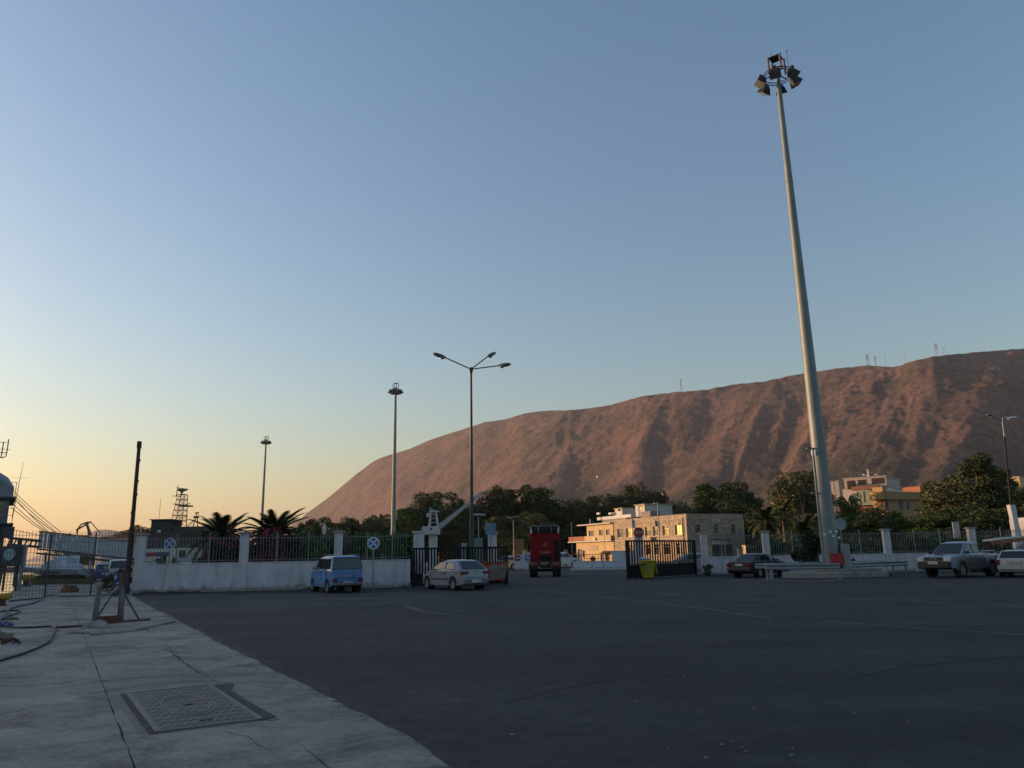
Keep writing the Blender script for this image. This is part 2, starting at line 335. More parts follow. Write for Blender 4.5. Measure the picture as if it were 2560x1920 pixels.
def mountain():
    NU, NV = 640, 230
    vs = []
    for i in range(NU+1):
        px = 640+(3300-640)*i/NU
        py = interp(ridge, px)
        # smooth the polyline a little
        py = (py+interp(ridge, px-14)+interp(ridge, px+14))/3
        r = ray(px, py); az = math.atan2(r.x, r.y); tanel = r.z/math.hypot(r.x, r.y)
        Rr, Rf = ridge_R(px), foot_R(px); H = EYE+Rr*tanel+noise.noise(Vector((px*.05, 1, 1)))*2.5; H *= min(1, max(.02, (3290-px)/420.0))**.6
        for j in range(NV+1):
            t = j/NV*1.25
            rad = Rf+(Rr-Rf)*t
            x, y = math.sin(az)*rad, math.cos(az)*rad
            if t <= 1:
                # gentle apron, then a steep upper scarp
                kx = min(1, max(0, (px-900)/700)); base = (t**1.1)*(1-kx)+kx*(.30*t+.70*(t*t*(3-2*t))**1.3)
                h = H*base
            else: h = H*(1-(t-1)*1.2)
            env = math.sin(min(1, t)*math.pi)**.7 if t < 1 else 0
            # spurs and gullies running down towards the lower left, as erosion would cut them
            s = az*9.0
            w1 = noise.noise(Vector((s*1.3, t*2.0, 8)))*.55; w2 = noise.noise(Vector((s*1.3, t*2.0, 18)))*.4
            pp = s-3.8*(t-.5*t*t); gul = ridged(Vector((pp*1.6+w1, t*1.0+w2, 1.0)), 6)-.5
            big = noise.noise(Vector((pp*.85, t*1.2, 5.5)))+.55*noise.noise(Vector((pp*2.2+w2, t*2.2+w1, 2.5)))
            rough = noise.ridged_multi_fractal(Vector((x*.0042, y*.0042, 2)), .75, 2.1, 7, .95, 2.0)-1.0
            crag = max(0, noise.noise(Vector((s*2.1, t*2.2, 31)))+.25)*min(1, max(0, (t-.45)*3))
            fine = noise.fractal(Vector((x*.03, y*.03, 4)), .8, 2.1, 3)
            h += env*H*(.034*gul+.125*big+.015*rough)+env*fine*(3+11*crag)
            if t <= 1: h = min(h, max(0, EYE+rad*(H-EYE)/Rr*.997))
            vs.append((x, y, max(h, -3)-(0 if t > .02 else 3)))
    fs = [(i*(NV+1)+j, (i+1)*(NV+1)+j, (i+1)*(NV+1)+j+1, i*(NV+1)+j+1) for i in range(NU) for j in range(NV)]
    return vs, fs
mm = M('mountain_scrub', (.178, .104, .088), rough=1.0, scale=.004, col2=(.115, .075, .065), thr=(.35, .65), bump=0)
def tune_mountain():
    nt = mm.node_tree; N = nt.nodes; L = nt.links; b = N['Principled BSDF']; tc = N['Texture Coordinate']; ramp = N['Color Ramp']
    b.inputs['Specular IOR Level'].default_value = .05
    def layer(prev, scale, lo, hi, col, det=8, fac=1.0):
        n = N.new('ShaderNodeTexNoise'); n.inputs['Scale'].default_value = scale; n.inputs['Detail'].default_value = det; n.inputs['Roughness'].default_value = .65
        L.new(tc.outputs['Object'], n.inputs['Vector'])
        r = N.new('ShaderNodeValToRGB'); r.color_ramp.elements[0].position = lo; r.color_ramp.elements[1].position = hi
        r.color_ramp.elements[0].color = (0, 0, 0, 1); r.color_ramp.elements[1].color = (fac, fac, fac, 1); L.new(n.outputs['Fac'], r.inputs[0])
        m = N.new('ShaderNodeMix'); m.data_type = 'RGBA'; m.inputs[7].default_value = (*col, 1)
        L.new(r.outputs[0], m.inputs[0]); L.new(prev, m.inputs[6]); return m.outputs[2]
    o = layer(ramp.outputs[0], .0032, .5, .6, (.060, .048, .042), fac=.7)
    o = layer(o, .011, .5, .62, (.042, .036, .025), fac=.6)      # scrub belts
    o = layer(o, .05, .54, .60, (.022, .022, .016), fac=.8)                    # single bushes
    o = layer(o, .022, .60, .66, (.22, .15, .12), fac=.6)                     # bare rock
    # scrub and olive groves towards the foot, darkened also for grazing-sun shade
    sx = N.new('ShaderNodeSeparateXYZ'); L.new(tc.outputs['Object'], sx.inputs[0]); zr_ = N.new('ShaderNodeMapRange'); zr_.inputs[1].default_value = 20; zr_.inputs[2].default_value = 340; zr_.inputs[3].default_value = .34; zr_.inputs[4].default_value = -.20; L.new(sx.outputs[2], zr_.inputs[0])
    nn = N.new('ShaderNodeTexNoise'); nn.inputs['Scale'].default_value = .0075; nn.inputs['Detail'].default_value = 9; nn.inputs['Roughness'].default_value = .7; L.new(tc.outputs['Object'], nn.inputs['Vector']); ad = N.new('ShaderNodeMath'); ad.operation = 'ADD'; L.new(nn.outputs['Fac'], ad.inputs[0]); L.new(zr_.outputs[0], ad.inputs[1])
    vr = N.new('ShaderNodeValToRGB'); vr.color_ramp.elements[0].position = .50; vr.color_ramp.elements[1].position = .66; vr.color_ramp.elements[0].color = (0, 0, 0, 1); vr.color_ramp.elements[1].color = (.85, .85, .85, 1); L.new(ad.outputs[0], vr.inputs[0])
    vm = N.new('ShaderNodeMix'); vm.data_type = 'RGBA'; vm.inputs[7].default_value = (.042, .040, .032, 1); L.new(vr.outputs[0], vm.inputs[0]); L.new(o, vm.inputs[6]); o = vm.outputs[2]
    o = layer(o, .16, .56, .60, (.20, .15, .125), det=4, fac=.55)
    o = layer(o, .13, .57, .61, (.028, .026, .022), det=4, fac=.6)
    L.new(o, b.inputs['Base Color'])
    n2 = N.new('ShaderNodeTexNoise'); n2.inputs['Scale'].default_value = .035; n2.inputs['Detail'].default_value = 12; n2.inputs['Roughness'].default_value = .78; L.new(tc.outputs['Object'], n2.inputs['Vector'])
    bp = N.new('ShaderNodeBump'); bp.inputs['Strength'].default_value = .8; bp.inputs['Distance'].default_value = 11; L.new(n2.outputs['Fac'], bp.inputs['Height']); L.new(bp.outputs[0], b.inputs['Normal'])
tune_mountain()
mv, mf = mountain(); mb = MB(); mb.v = mv; mb.f = mf; mb.mi = [0]*len(mf)
mo = struct('mountain', mb, mm, smooth=180)
# added hill, unseen to the west, shaped to keep the port in shade
hb = MB(); hv = []; NUh, NVh = 60, 12
sd2 = Vector((sdir.x, sdir.y, 0)).normalized(); pd = Vector((-sd2.y, sd2.x, 0))
if pd.y < 0: pd = -pd
for i in range(NUh+1):
    c = -700+(118+700)*i/NUh
    H = 85.0+noise.noise(Vector((c*.01, 0, 4)))*1.5; H *= min(1, max(0, (118-c)/18))
    for j in range(NVh+1):
        t = j/NVh*2-1
        p = sd2*(560+t*90)+pd*c
        hv.append((p.x, p.y, -2+(H+2)*(1-abs(t)**1.6)))
hb.add(hv, [(i*(NVh+1)+j, (i+1)*(NVh+1)+j, (i+1)*(NVh+1)+j+1, i*(NVh+1)+j+1) for i in range(NUh) for j in range(NVh)])
struct('shade_hill', hb, M('shade_hill_scrub', (.09, .075, .045), rough=1, scale=.05, var=.4), smooth=60)
# pale hills across the bay behind the quay
hb = MB(); tab = [(60, 1404), (225, 1334), (236, 1326), (262, 1323), (290, 1327), (320, 1331), (360, 1334), (420, 1342), (480, 1352), (560, 1368), (640, 1395)]
rings = []
for i in range(60):
    px = 60+580*i/59; p = AT(px, interp(tab, px), 5200); d = Vector((p.x, p.y, 0)).normalized()
    rings.append([Vector((p.x, p.y, -5))-d*700, Vector((p.x, p.y, p.z*.62))-d*260, Vector((p.x, p.y, p.z)), Vector((p.x, p.y, -5))+d*600])
hb.loft(rings, close=False, cap=False); struct('far_hills', hb, M('far_hill', (.16, .12, .10), rough=1, scale=.002), smooth=60)
# ================================================================== boundary walls, railings, gates
white = M('white_wall_paint', (.50, .50, .54), rough=.8, scale=1.3, var=.14, bump=.15)
def stain(m):
    nt = m.node_tree; N = nt.nodes; L = nt.links; b = N['Principled BSDF']; tc = N['Texture Coordinate']; ramp = N['Color Ramp']
    mp = N.new('ShaderNodeMapping'); mp.inputs['Scale'].default_value = (2.2, 2.2, .25); L.new(tc.outputs['Object'], mp.inputs[0])
    n = N.new('ShaderNodeTexNoise'); n.inputs['Scale'].default_value = 1.6; n.inputs['Detail'].default_value = 8; L.new(mp.outputs[0], n.inputs['Vector'])
    r = N.new('ShaderNodeValToRGB'); r.color_ramp.elements[0].position = .32; r.color_ramp.elements[1].position = .52
    r.color_ramp.elements[0].color = (.80, .79, .77, 1); r.color_ramp.elements[1].color = (1, 1, 1, 1); L.new(n.outputs['Fac'], r.inputs[0])
    m1 = N.new('ShaderNodeMix'); m1.data_type = 'RGBA'; m1.blend_type = 'MULTIPLY'; m1.inputs[0].default_value = 1
    L.new(ramp.outputs[0], m1.inputs[6]); L.new(r.outputs[0], m1.inputs[7])
    # splashed dirt along the foot, flaked spots
    sx = N.new('ShaderNodeSeparateXYZ'); L.new(tc.outputs['Object'], sx.inputs[0]); zm = N.new('ShaderNodeMapRange'); zm.inputs[1].default_value = 0; zm.inputs[2].default_value = .5; zm.inputs[3].default_value = .32; zm.inputs[4].default_value = -.12; L.new(sx.outputs[2], zm.inputs[0])
    nf = N.new('ShaderNodeTexNoise'); nf.inputs['Scale'].default_value = 3.5; nf.inputs['Detail'].default_value = 9; nf.inputs['Roughness'].default_value = .7; L.new(tc.outputs['Object'], nf.inputs['Vector']); ad = N.new('ShaderNodeMath'); ad.operation = 'ADD'; L.new(nf.outputs['Fac'], ad.inputs[0]); L.new(zm.outputs[0], ad.inputs[1])
    rf = N.new('ShaderNodeValToRGB'); rf.color_ramp.elements[0].position = .56; rf.color_ramp.elements[1].position = .72; rf.color_ramp.elements[0].color = (1, 1, 1, 1); rf.color_ramp.elements[1].color = (.52, .48, .42, 1); L.new(ad.outputs[0], rf.inputs[0])
    m2 = N.new('ShaderNodeMix'); m2.data_type = 'RGBA'; m2.blend_type = 'MULTIPLY'; m2.inputs[0].default_value = 1; L.new(m1.outputs[2], m2.inputs[6]); L.new(rf.outputs[0], m2.inputs[7]); L.new(m2.outputs[2], b.inputs['Base Color'])
stain(white)
railm = M('grey_painted_rail', (.16, .18, .19), rough=.5, var=.15)
blackm = M('black_painted_steel', (.008, .009, .011), rough=.65, var=.2, spec=.25)
galv = M('galvanised_steel', (.21, .23, .25), rough=.55, metal=.3, scale=3, var=.18)
def shared_bar(name, w, d, h, mat):     # a mesh to be shared between alike bars, standing on its origin
    mb = MB(); mb.box((0, 0, h/2), (w, d, h)); return mb.mesh(name, mat)
picket_me = {}
def picket(h):
    k = round(h, 2)
    if k not in picket_me: picket_me[k] = shared_bar('picket', .020, .020, k, railm)
    return picket_me[k]
def railing_wall(label, p0, p1, hw, ht, pillars, posts, group, spacing=.155, gate_end=False, sag=0.0):
    p0, p1 = Vector(p0), Vector(p1); L_ = (p1-p0).length; ang = math.atan2(p1.y-p0.y, p1.x-p0.x)
    t = thing('boundary_wall', label, 'wall', p0, ang, group)
    mb = MB(); mb.box((L_/2, 0, hw/2), (L_, .24, hw)); mb.obj('wall', white, t, bevel=.012)
    mb = MB(); mb.box((L_/2, 0, hw+.022), (L_, .30, .045)); mb.obj('coping', white, t, bevel=.01)
    pm = MB(); pm.box((0, 0, ht/2), (.42, .36, ht)); pm = pm.mesh('pillar', white)
    cm = MB(); cm.box((0, 0, .04), (.64, .56, .07)); cm.box((0, 0, .085), (.44, .36, .05)); cm = cm.mesh('cap', white)
    for x in pillars:
        o = put('pillar', pm, t, (x, 0, 0)); put('cap', cm, o, (0, 0, ht))
    edges = sorted([0]+list(pillars)+[L_])
    pos = shared_bar('post', .06, .06, ht-hw+.02, railm)
    for x in posts: put('post', pos, t, (x, 0, hw+.045))
    hh = ht-hw-.16
    me = picket(hh)
    for a, b in zip(edges, edges[1:]):
        a2 = a+.27 if a in pillars else a; b2 = b-.27 if b in pillars else b
        if b2-a2 < .3: continue
        for z in (hw+.16, ht-.22):
            mb = MB(); mb.box(((a2+b2)/2, 0, z), (b2-a2, .035, .03)); mb.obj('rail', railm, t)
        n = int((b2-a2)/spacing)
        for i in range(n):
            x = a2+spacing*(i+.5)
            if any(abs(x-q) < .07 for q in posts): continue
            put('picket', me, t, (x, -.03, hw+.075), (0, random.uniform(-.006, .006), 0))
    return t
# left run: from the corner by the rusty pole to the sliding gate
a, b = G(335, 1484), G(1025, 1468); a.z = b.z = 0
Lw = (b-a).length; dirw = (b-a).normalized()
def along(px, p0, p1, py=1400):     # station on the wall line seen at that column of the photo
    r = ray(px, py); d = (p1-p0)
    # solve p0+d*s on the sight line (plan view)
    s = (p0.x*r.y-p0.y*r.x)/(d.y*r.x-d.x*r.y); return s*d.length
left_wall = railing_wall('long white wall with grey railing left of the gate, behind the blue van', a, b, 1.42, 2.92,
    [along(345, a, b)+.1, along(609, a, b), along(845, a, b)], [along(p, a, b) for p in (440, 522, 691, 770, 918, 980)], 'white railing walls round the port')
# corner block of solid wall at the left end
tmp = [o for o in left_wall.children if o.name.startswith('pillar')]
# right run: from the right gate leaf to beyond the frame
a2, b2 = Vector((12.6, 53.2, 0)), Vector((45.5, 52.2, 0))
right_wall = railing_wall('long white wall with grey railing behind the tall mast, pickup and dark saloon', a2, b2, 1.2, 2.78,
    [.3]+[along(p, a2, b2) for p in (1918, 2222, 2437)], [along(p, a2, b2) for p in (1815, 1985, 2060, 2155, 2292, 2357, 2512)], 'white railing walls round the port', spacing=.165)
# pillar of the inner railing seen over the right gate leaf, with the stop sign beside it
def free_pillar(x, y, h, label):
    t = thing('gate_pillar', label, 'pillar', (x, y, 0), 0)
    mb = MB(); mb.box((0, 0, h/2), (.55, .5, h)); mb.obj('shaft', white, t, bevel=.01)
    mb = MB(); mb.box((0, 0, h+.04), (.75, .68, .08)); mb.obj('cap', white, t); return t
free_pillar(X(1047, 43.6), 43.6, 2.9, 'white gate pillar with flat cap behind the left end of the black gate')
free_pillar(X(1231, 50), 50, 2.95, 'white gate pillar with flat cap under the square blue sign')
free_pillar(X(1598, 56), 56, 2.9, 'white gate pillar with flat cap under the red stop sign')
# sliding gates of black steel
def gate(label, p0, p1, h, solid, nb, track=True, bw=.085):
    p0, p1 = Vector(p0), Vector(p1); L_ = (p1-p0).length; ang = math.atan2(p1.y-p0.y, p1.x-p0.x)
    t = thing('sliding_gate', label, 'gate', p0, ang, 'black sliding gates')
    for z, hh in ((h-.04, .10), (solid+.03, .09), (.12, .12)):
        mb = MB(); mb.box((L_/2, 0, z), (L_, .11, hh)); mb.obj('rail', blackm, t, bevel=.006)
    mb = MB(); mb.box((L_/2, .02, solid/2+.09), (L_-.12, .03, solid-.16)); mb.obj('kick_panel', blackm, t)
    for x in (.07, L_-.07):
        mb = MB(); mb.box((x, 0, h/2), (.14, .14, h)); mb.obj('end_post', blackm, t, bevel=.008)
    me = shared_bar('bar', bw, .05, h-solid-.12, blackm)
    for i in range(nb): put('bar', me, t, (.14+(L_-.28)*(i+.5)/nb, 0, solid+.07))
    for x in (.9, L_-.9):
        mb = MB(); mb.cyl((x, -.05, .08), (x, .05, .08), .08, n=12); mb.obj('roller', rust, t)
    return t
g0, g1 = G(1028, 1468), G(1270, 1461)
gate('black sliding gate behind the silver hatchback and the red skip', (g0.x+.05, g0.y, 0), (g1.x, g1.y, 0), 2.05, .62, 31)
h0, h1 = G(1569, 1448), G(1742, 1438)
gate('black sliding gate behind the yellow wheelie bin', (h0.x, h0.y, 0), (h1.x, h1.y, 0), 2.35, .78, 27, bw=.09)
# rusty low stop beam at the foot of the right gate
mb = MB(); q0 = AT(1572, 1418, h0.y-.5); mb.box((q0.x+1.55, h0.y-.1, .86), (3.3, .10, .10), rz=R(30))
props(mb.obj('stop_beam', rust), 'rusty steel beam lying along the right gate behind the bin', 'beam')
# ------------------------------------------------------------------ temporary mesh fence across the quay
meshm = M('rusty_mesh_wire', (.075, .07, .065), rough=.7, var=.4, scale=5)
def mesh_fence(p0, p1, h, label, cols, rows, brace=False, lean=0.0, spike=.16):
    p0, p1 = Vector(p0), Vector(p1); L_ = (p1-p0).length; ang = math.atan2(p1.y-p0.y, p1.x-p0.x)
    t = thing('mesh_fence_panel', label, 'fence', p0, ang, 'mesh panels across the quay'); t.rotation_euler.x = lean
    mb = MB()
    for i in range(cols+1):
        x = L_*i/cols+random.uniform(-.01, .01); w = random.uniform(-.015, .015)
        mb.bar((x, 0, .05), (x+w, 0, h+spike+random.uniform(-.03, .02)), .016)
    o = mb.obj('upright_wires', meshm, t); o['kind'] = 'stuff'
    mb = MB()
    for z in rows: mb.bar((0, .016, z), (L_, .016, z+random.uniform(-.02, .02)), .016)
    o = mb.obj('cross_wires', meshm, t); o['kind'] = 'stuff'
    for x in (0, L_):
        mb = MB(); mb.cyl((x, .04, 0), (x, .04, h+.05), .033, n=8); mb.obj('post', meshm, t)
    if brace:
        mb = MB(); mb.cyl((L_*.0, .05, h-.25), (L_, .05, .9), .012, n=5); mb.obj('brace', meshm, t)
    return t
m0, m1, m2 = G(-60, 1503), G(112, 1493), G(226, 1489); m3 = G(322, 1484)
for p in (m0, m1, m2, m3): p.z = 0
rows_ = [.18, .36, .5, .66, .8, .95, 1.1, 1.25, 1.4, 1.75, 2.1, 2.6, 2.9]
mesh_fence(m0, m1, 2.95, 'rusty wire mesh panel beside the ship at the left edge', 20, rows_)
mesh_fence(m1, m2, 2.95, 'rusty wire mesh panel behind the crumpled cardboard', 19, rows_, brace=True)
mesh_fence(m2, m3, 2.95, 'rusty wire mesh panel ending at the tall rusty pole', 13, rows_)
# ------------------------------------------------------------------ tall rusty pole
pb = G(322, 1484); pt = AT(360, 1107, pb.y+.5)
t = thing('rusty_pole', 'tall rusty steel pole leaning at the corner of the white wall', 'pole', (pb.x, pb.y-.25, 0))
axis = Vector((pt.x-pb.x, .25, pt.z)); redrust = M('red_rust_paint', (.075, .028, .02), rough=.75, scale=1.2, col2=(.03, .018, .016), var=.5)
def along_axis(f): return axis*f
mb = MB(); mb.cyl((0, 0, 0), along_axis(.42), .135, .125, n=14); mb.obj('lower_tube', redrust, t, smooth=40)
mb = MB(); mb.cyl(along_axis(.42), along_axis(.96), .105, .09, n=14); mb.obj('upper_tube', redrust, t, smooth=40)
mb = MB(); mb.cyl(along_axis(.955), along_axis(1.0), .12, .115, n=14); mb.obj('cap', redrust, t, smooth=40)
for f in (.52, .64, .73, .87):
    mb = MB(); mb.box(along_axis(f)+Vector((.11 if f > .6 else -.11, 0, 0)), (.05, .05, .12)); mb.obj('lug', redrust, t)
# ------------------------------------------------------------------ road signs
signblue = M('sign_blue', (.03, .13, .42), rough=.45, var=.06); signwhite = M('sign_white', (.62, .64, .66), rough=.45, var=.06)
signred = M('sign_red', (.24, .014, .022), rough=.45, var=.08); signback = M('sign_back_grey', (.25, .30, .33), rough=.55, metal=.3)
def disc(mb, r, y, n=28, c=(0, 0)): mb.quad(*[(c[0]+r*math.cos(2*math.pi*k/n), y, c[1]+r*math.sin(2*math.pi*k/n)) for k in range(n)])
def no_stopping(label, base, zc, r=.31, rz=0.0):
    t = thing('no_stopping_sign', label, 'road sign', base, rz, 'round no stopping signs on the white wall')
    mb = MB(); mb.cyl((0, .06, 0), (0, .06, zc+r*.8), .032, n=10); mb.obj('post', galv, t, smooth=40)
    f = MB(); f.cyl((0, .012, zc), (0, -.012, zc), r, n=28); face = f.obj('disc', signwhite, t)
    m = MB(); disc(m, r*.86, -.016, c=(0, zc)); m.obj('pale_ring', M('sign_ring_pale', (.45, .40, .45), rough=.5), face)
    m = MB(); disc(m, r*.80, -.020, c=(0, zc)); m.obj('blue_field', signblue, face)
    for s in (1, -1):
        m = MB(); m.bar((-r*.56, -.026, zc-s*r*.56), (r*.56, -.026, zc+s*r*.56), r*.20, .004, up=(0, 1, 0)); m.obj('cross_bar', signwhite, face)
    return t
p = G(417, 1480); no_stopping('round blue no stopping sign near the left end of the wall', (p.x, p.y-.1, 0), Z(1360, p.y, 418)-.0)
p = G(933, 1474); no_stopping('round blue no stopping sign to the right of the blue van', (p.x, p.y-.2, 0), Z(1358, p.y, 935))
def text(body, size, mat, parent, loc, rot=(math.pi/2, 0, 0), name='lettering', ext=.003, ax=1.0):
    cu = bpy.data.curves.new(name, 'FONT'); cu.body = body; cu.size = size; cu.extrude = ext; cu.align_x = 'CENTER'; cu.align_y = 'CENTER'
    tmp = bpy.data.objects.new('tmp', cu); C.objects.link(tmp); bpy.context.view_layer.update()
    me = bpy.data.meshes.new_from_object(tmp.evaluated_get(bpy.context.evaluated_depsgraph_get())); bpy.data.objects.remove(tmp)
    me.materials.clear(); me.materials.append(mat)
    return put(name, me, parent, loc, rot, (ax, 1, 1))
# stop sign
Ys = 55; t = thing('stop_sign', 'red stop sign on a post above the right gate', 'road sign', (X(1600, Ys), Ys, 0))
zc = Z(1331, Ys, 1600)
mb = MB(); mb.cyl((0, .07, 0), (0, .07, zc), .04, n=10); mb.obj('post', galv, t)
f = MB(); f.quad(*[(.38*math.cos(R(22.5+45*k)), 0, zc+.38*math.sin(R(22.5+45*k))) for k in range(8)]); f.quad(*[(.38*math.cos(R(22.5-45*k)), .02, zc+.38*math.sin(R(22.5-45*k))) for k in range(8)]); face = f.obj('disc', signred, t)
text('STOP', .27, signwhite, face, (0, -.022, zc-.0), ax=.92)
# blue square panel seen from the back
Yb = 49; t = thing('square_sign', 'square pale blue sign panel seen above the skip', 'road sign', (X(1227, Yb), Yb, 0)); zc = Z(1322, Yb, 1227)
mb = MB(); mb.cyl((0, .05, 0), (0, .05, zc), .045, n=10); mb.obj('post', galv, t)
mb = MB(); mb.box((0, 0, zc), (.66, .03, .70)); mb.obj('panel', M('pale_blue_panel', (.12, .24, .32), rough=.6), t, bevel=.01)
mb = MB(); mb.box((0, -.02, zc), (.05, .02, .68)); mb.obj('seam', signback, t)
# ------------------------------------------------------------------ street lamps
greenm = M('dark_green_pole', (.012, .035, .035), rough=.45, var=.2); lampgrey = M('lamp_housing_grey', (.13, .14, .14), rough=.5); glassm = M('lamp_glass', (.20, .22, .22), rough=.15, var=.1)
def cobra(mbname, parent, c, d, s=1.0, mat=lampgrey):
    """a street-lamp head at c pointing along d"""
    d = Vector(d).normalized(); side = d.cross(Vector((0, 0, 1))).normalized(); up = side.cross(d)
    rings = []
    for t_, w, h in ((0, .05, .05), (.12, .11, .09), (.35, .17, .11), (.6, .17, .10), (.75, .10, .06), (.8, .02, .02)):
        rings.append([Vector(c)+d*t_*s+side*(w*s*math.cos(a))+up*(h*s*math.sin(a)) for a in [2*math.pi*k/12 for k in range(12)]])
    mb = MB(); mb.loft(rings); o = mb.obj(mbname, mat, parent, smooth=50)
    mb = MB(); mb.lathe([(.02*s, -.10*s), (.10*s, -.085*s), (.12*s, -.02*s), (.11*s, 0)], n=12)
    b = mb.obj('glass_bowl', glassm, o, smooth=50); b.location = Vector(c)+d*.22*s-up*.06*s
    return o
Yl = 46.0; base = Vector((X(1180, Yl), Yl, 0)); htop = Z(921, Yl, 1180)
t = thing('street_lamp', 'dark green lamp post with three arms behind the black gate', 'street lamp', base)
mb = MB(); mb.cyl((0, 0, 0), (0, 0, htop*.28), .15, .14, n=14); mb.obj('base_tube', greenm, t, smooth=40)
mb = MB(); mb.cyl((0, 0, htop*.28), (0, 0, htop), .105, .07, n=14); mb.obj('pole', greenm, t, smooth=40)
mb = MB(); mb.lathe([(.07, htop-.35), (.13, htop-.12), (.15, htop), (.08, htop+.06)], n=12); mb.obj('collar', greenm, t, smooth=40)
for (px, py, dy) in ((1113, 894, -.55), (1221, 890, 1.4), (1248, 914, -1.0)):
    e = AT(px, py, Yl+dy)-base; s0 = Vector((0, 0, htop-.05))
    mb = MB(); mb.cyl(s0, e, .038, n=8); o = mb.obj('arm', greenm, t)
    d = (e-s0).normalized(); d.z *= .75
    cobra('lamp_head', t, e-d*.05, d, 1.08)
# lamp at the right edge: two heads on a grey pipe
Yr = 60.0; pb_ = Vector((X(2538, Yr), Yr, 0)); pz = Z(1090, Yr, 2513)
t = thing('street_lamp', 'black and white lamp post with two small heads at the right edge', 'street lamp', pb_)
top = AT(2506, 1052, Yr)-pb_
topk = AT(2511, 1092, Yr)-pb_; botk = Vector((0, 0, 0))
mb = MB(); mb.cyl(botk, topk, .10, .06, n=10); mb.obj('pole', blackm, t, smooth=40)
mb = MB(); mb.tube([topk, top, AT(2507, 1045, Yr)-pb_, AT(2514, 1041, Yr)-pb_, AT(2521, 1047+0, Yr-.2)-pb_-Vector((0, 0, 0))], .045, 8); mb.obj('arm', galv, t, smooth=40)
cobra('lamp_head', t, AT(2519, 1046, Yr)-pb_, (1, .1, .1), 1.0, signwhite)
mb = MB(); mb.tube([top, AT(2490, 1045, Yr-.6)-pb_, AT(2480, 1042, Yr-.9)-pb_], .03, 6); mb.obj('arm', blackm, t)
cobra('lamp_head', t, AT(2482, 1041, Yr-.9)-pb_, (-1, -.6, .15), 1.0)
# high masts
fl_dark = M('floodlight_black', (.016, .016, .018), rough=.5); oxide = M('oxidised_frame', (.09, .055, .038), rough=.7, var=.3)
mastgrey = M('mast_grey_green', (.17, .205, .21), rough=.55, metal=.2, scale=.9, var=.16)
def floodlight(parent, c, az, tilt, s=1.0):
    """a hooded floodlight hanging at c, looking out towards az and down"""
    mb = MB(); rings = []
    for t_, w, h in ((0, .12, .14), (.18, .24, .26), (.62, .40, .34), (.66, .42, .36)):
        rings.append([Vector((x*w*s, t_*s, z*h*s)) for x, z in ((-1, -1), (1, -1), (1, 1), (-1, 1))])
    mb.loft(rings); o = mb.obj('floodlight', fl_dark, parent, bevel=.02)
    o.location = c; o.rotation_euler = (-tilt, 0, -az)
    mb = MB(); mb.box((0, .665*s, 0), (.76*s, .012, .64*s)); mb.obj('lens', glassm, o)
    mb = MB(); mb.box((0, .02*s, .2*s), (.18*s, .2*s, .3*s)); mb.obj('gear_box', oxide, o)
    return o
def high_mast(label, base, H, r0, r1, nfl, rot=0.0, lean=(0, 0), detail=True, sc_=1.0, group=None):
    t = thing('high_mast_light', label, 'floodlight mast', base, 0, 'high mast floodlights of the port')
    sec = 4; 
    for i in range(sec):
        z0, z1 = H*i/sec, H*(i+1)/sec; ra = r0+(r1-r0)*i/sec; rb = r0+(r1-r0)*(i+1)/sec
        mb = MB(); mb.cyl((0, 0, z0), (0, 0, z1+(.12 if i < sec-1 else 0)), ra+.012*(sec-i > 1)*0, rb, n=16 if detail else 10); o = mb.obj('shaft_section', mastgrey, t, smooth=30)
        if detail and i:
            mb = MB(); mb.cyl((0, 0, z0-.03), (0, 0, z0+.03), ra+.025, n=16); mb.obj('joint_collar', galv, o)
    hz = H-.6*sc_
    for k in range(2):
        mb = MB(); rr_ = 1.15*sc_
        mb.tube([(rr_*math.cos(a), rr_*math.sin(a), hz-k*.22*sc_) for a in [2*math.pi*i/24 for i in range(25)]], .045*sc_, 6); mb.obj('ring', fl_dark, t)
    for i in range(3):
        a = rot+2*math.pi*i/3; mb = MB(); mb.bar((0, 0, hz), (1.15*sc_*math.cos(a), 1.15*sc_*math.sin(a), hz), .07*sc_); mb.obj('spoke', fl_dark, t)
    for i in range(nfl):
        a = rot+2*math.pi*(i+.5)/nfl; az = math.pi/2-a
        floodlight(t, (1.2*sc_*math.cos(a), 1.2*sc_*math.sin(a), hz-.25*sc_), az, R(60), sc_*1.12)
    # head frame above the ring
    fr = 0.62*sc_; fh = 1.5*sc_
    for x, y in ((-1, -1), (1, -1), (1, 1), (-1, 1)):
        a = rot+.35; px_, py_ = (x*math.cos(a)-y*math.sin(a))*fr*.8, (x*math.sin(a)+y*math.cos(a))*fr*.8
        mb = MB(); mb.bar((px_, py_, hz+.1), (px_, py_, hz+fh), .22*sc_, .10*sc_); mb.obj('head_post', oxide, t)
    mb = MB(); mb.box((0, 0, hz+fh+.03), (1.5*fr, 1.5*fr, .07*sc_), rz=rot+.35); mb.obj('head_roof', fl_dark, t)
    mb = MB(); mb.box((0, 0, hz+.35*sc_), (.7*fr, .7*fr, .5*sc_), rz=rot+.35); mb.obj('head_frame', fl_dark, t)
    mb = MB(); mb.cyl((-fr*.5, 0, hz+fh), (-fr*.5, 0, hz+fh+.55*sc_), .02*sc_, n=5); mb.obj('lightning_rod', fl_dark, t)
    mb = MB(); mb.cyl((fr*1.6, 0, hz+.8*sc_), (fr*1.6, 0, hz+fh+.75*sc_), .015*sc_, n=5); mb.box((fr*1.6, 0, hz+fh+.72*sc_), (.05, .05, .22*sc_)); mb.obj('wind_gauge', fl_dark, t)
    return t
Ym = 46.3; mbase = AT(2081, 1432, Ym); H = Z(171, Ym, 1942)
mast = high_mast('tall grey floodlight mast standing on the concrete island behind the guard rails', (mbase.x, Ym, 0), H, .50, .14, 6, rot=.55, sc_=.82)
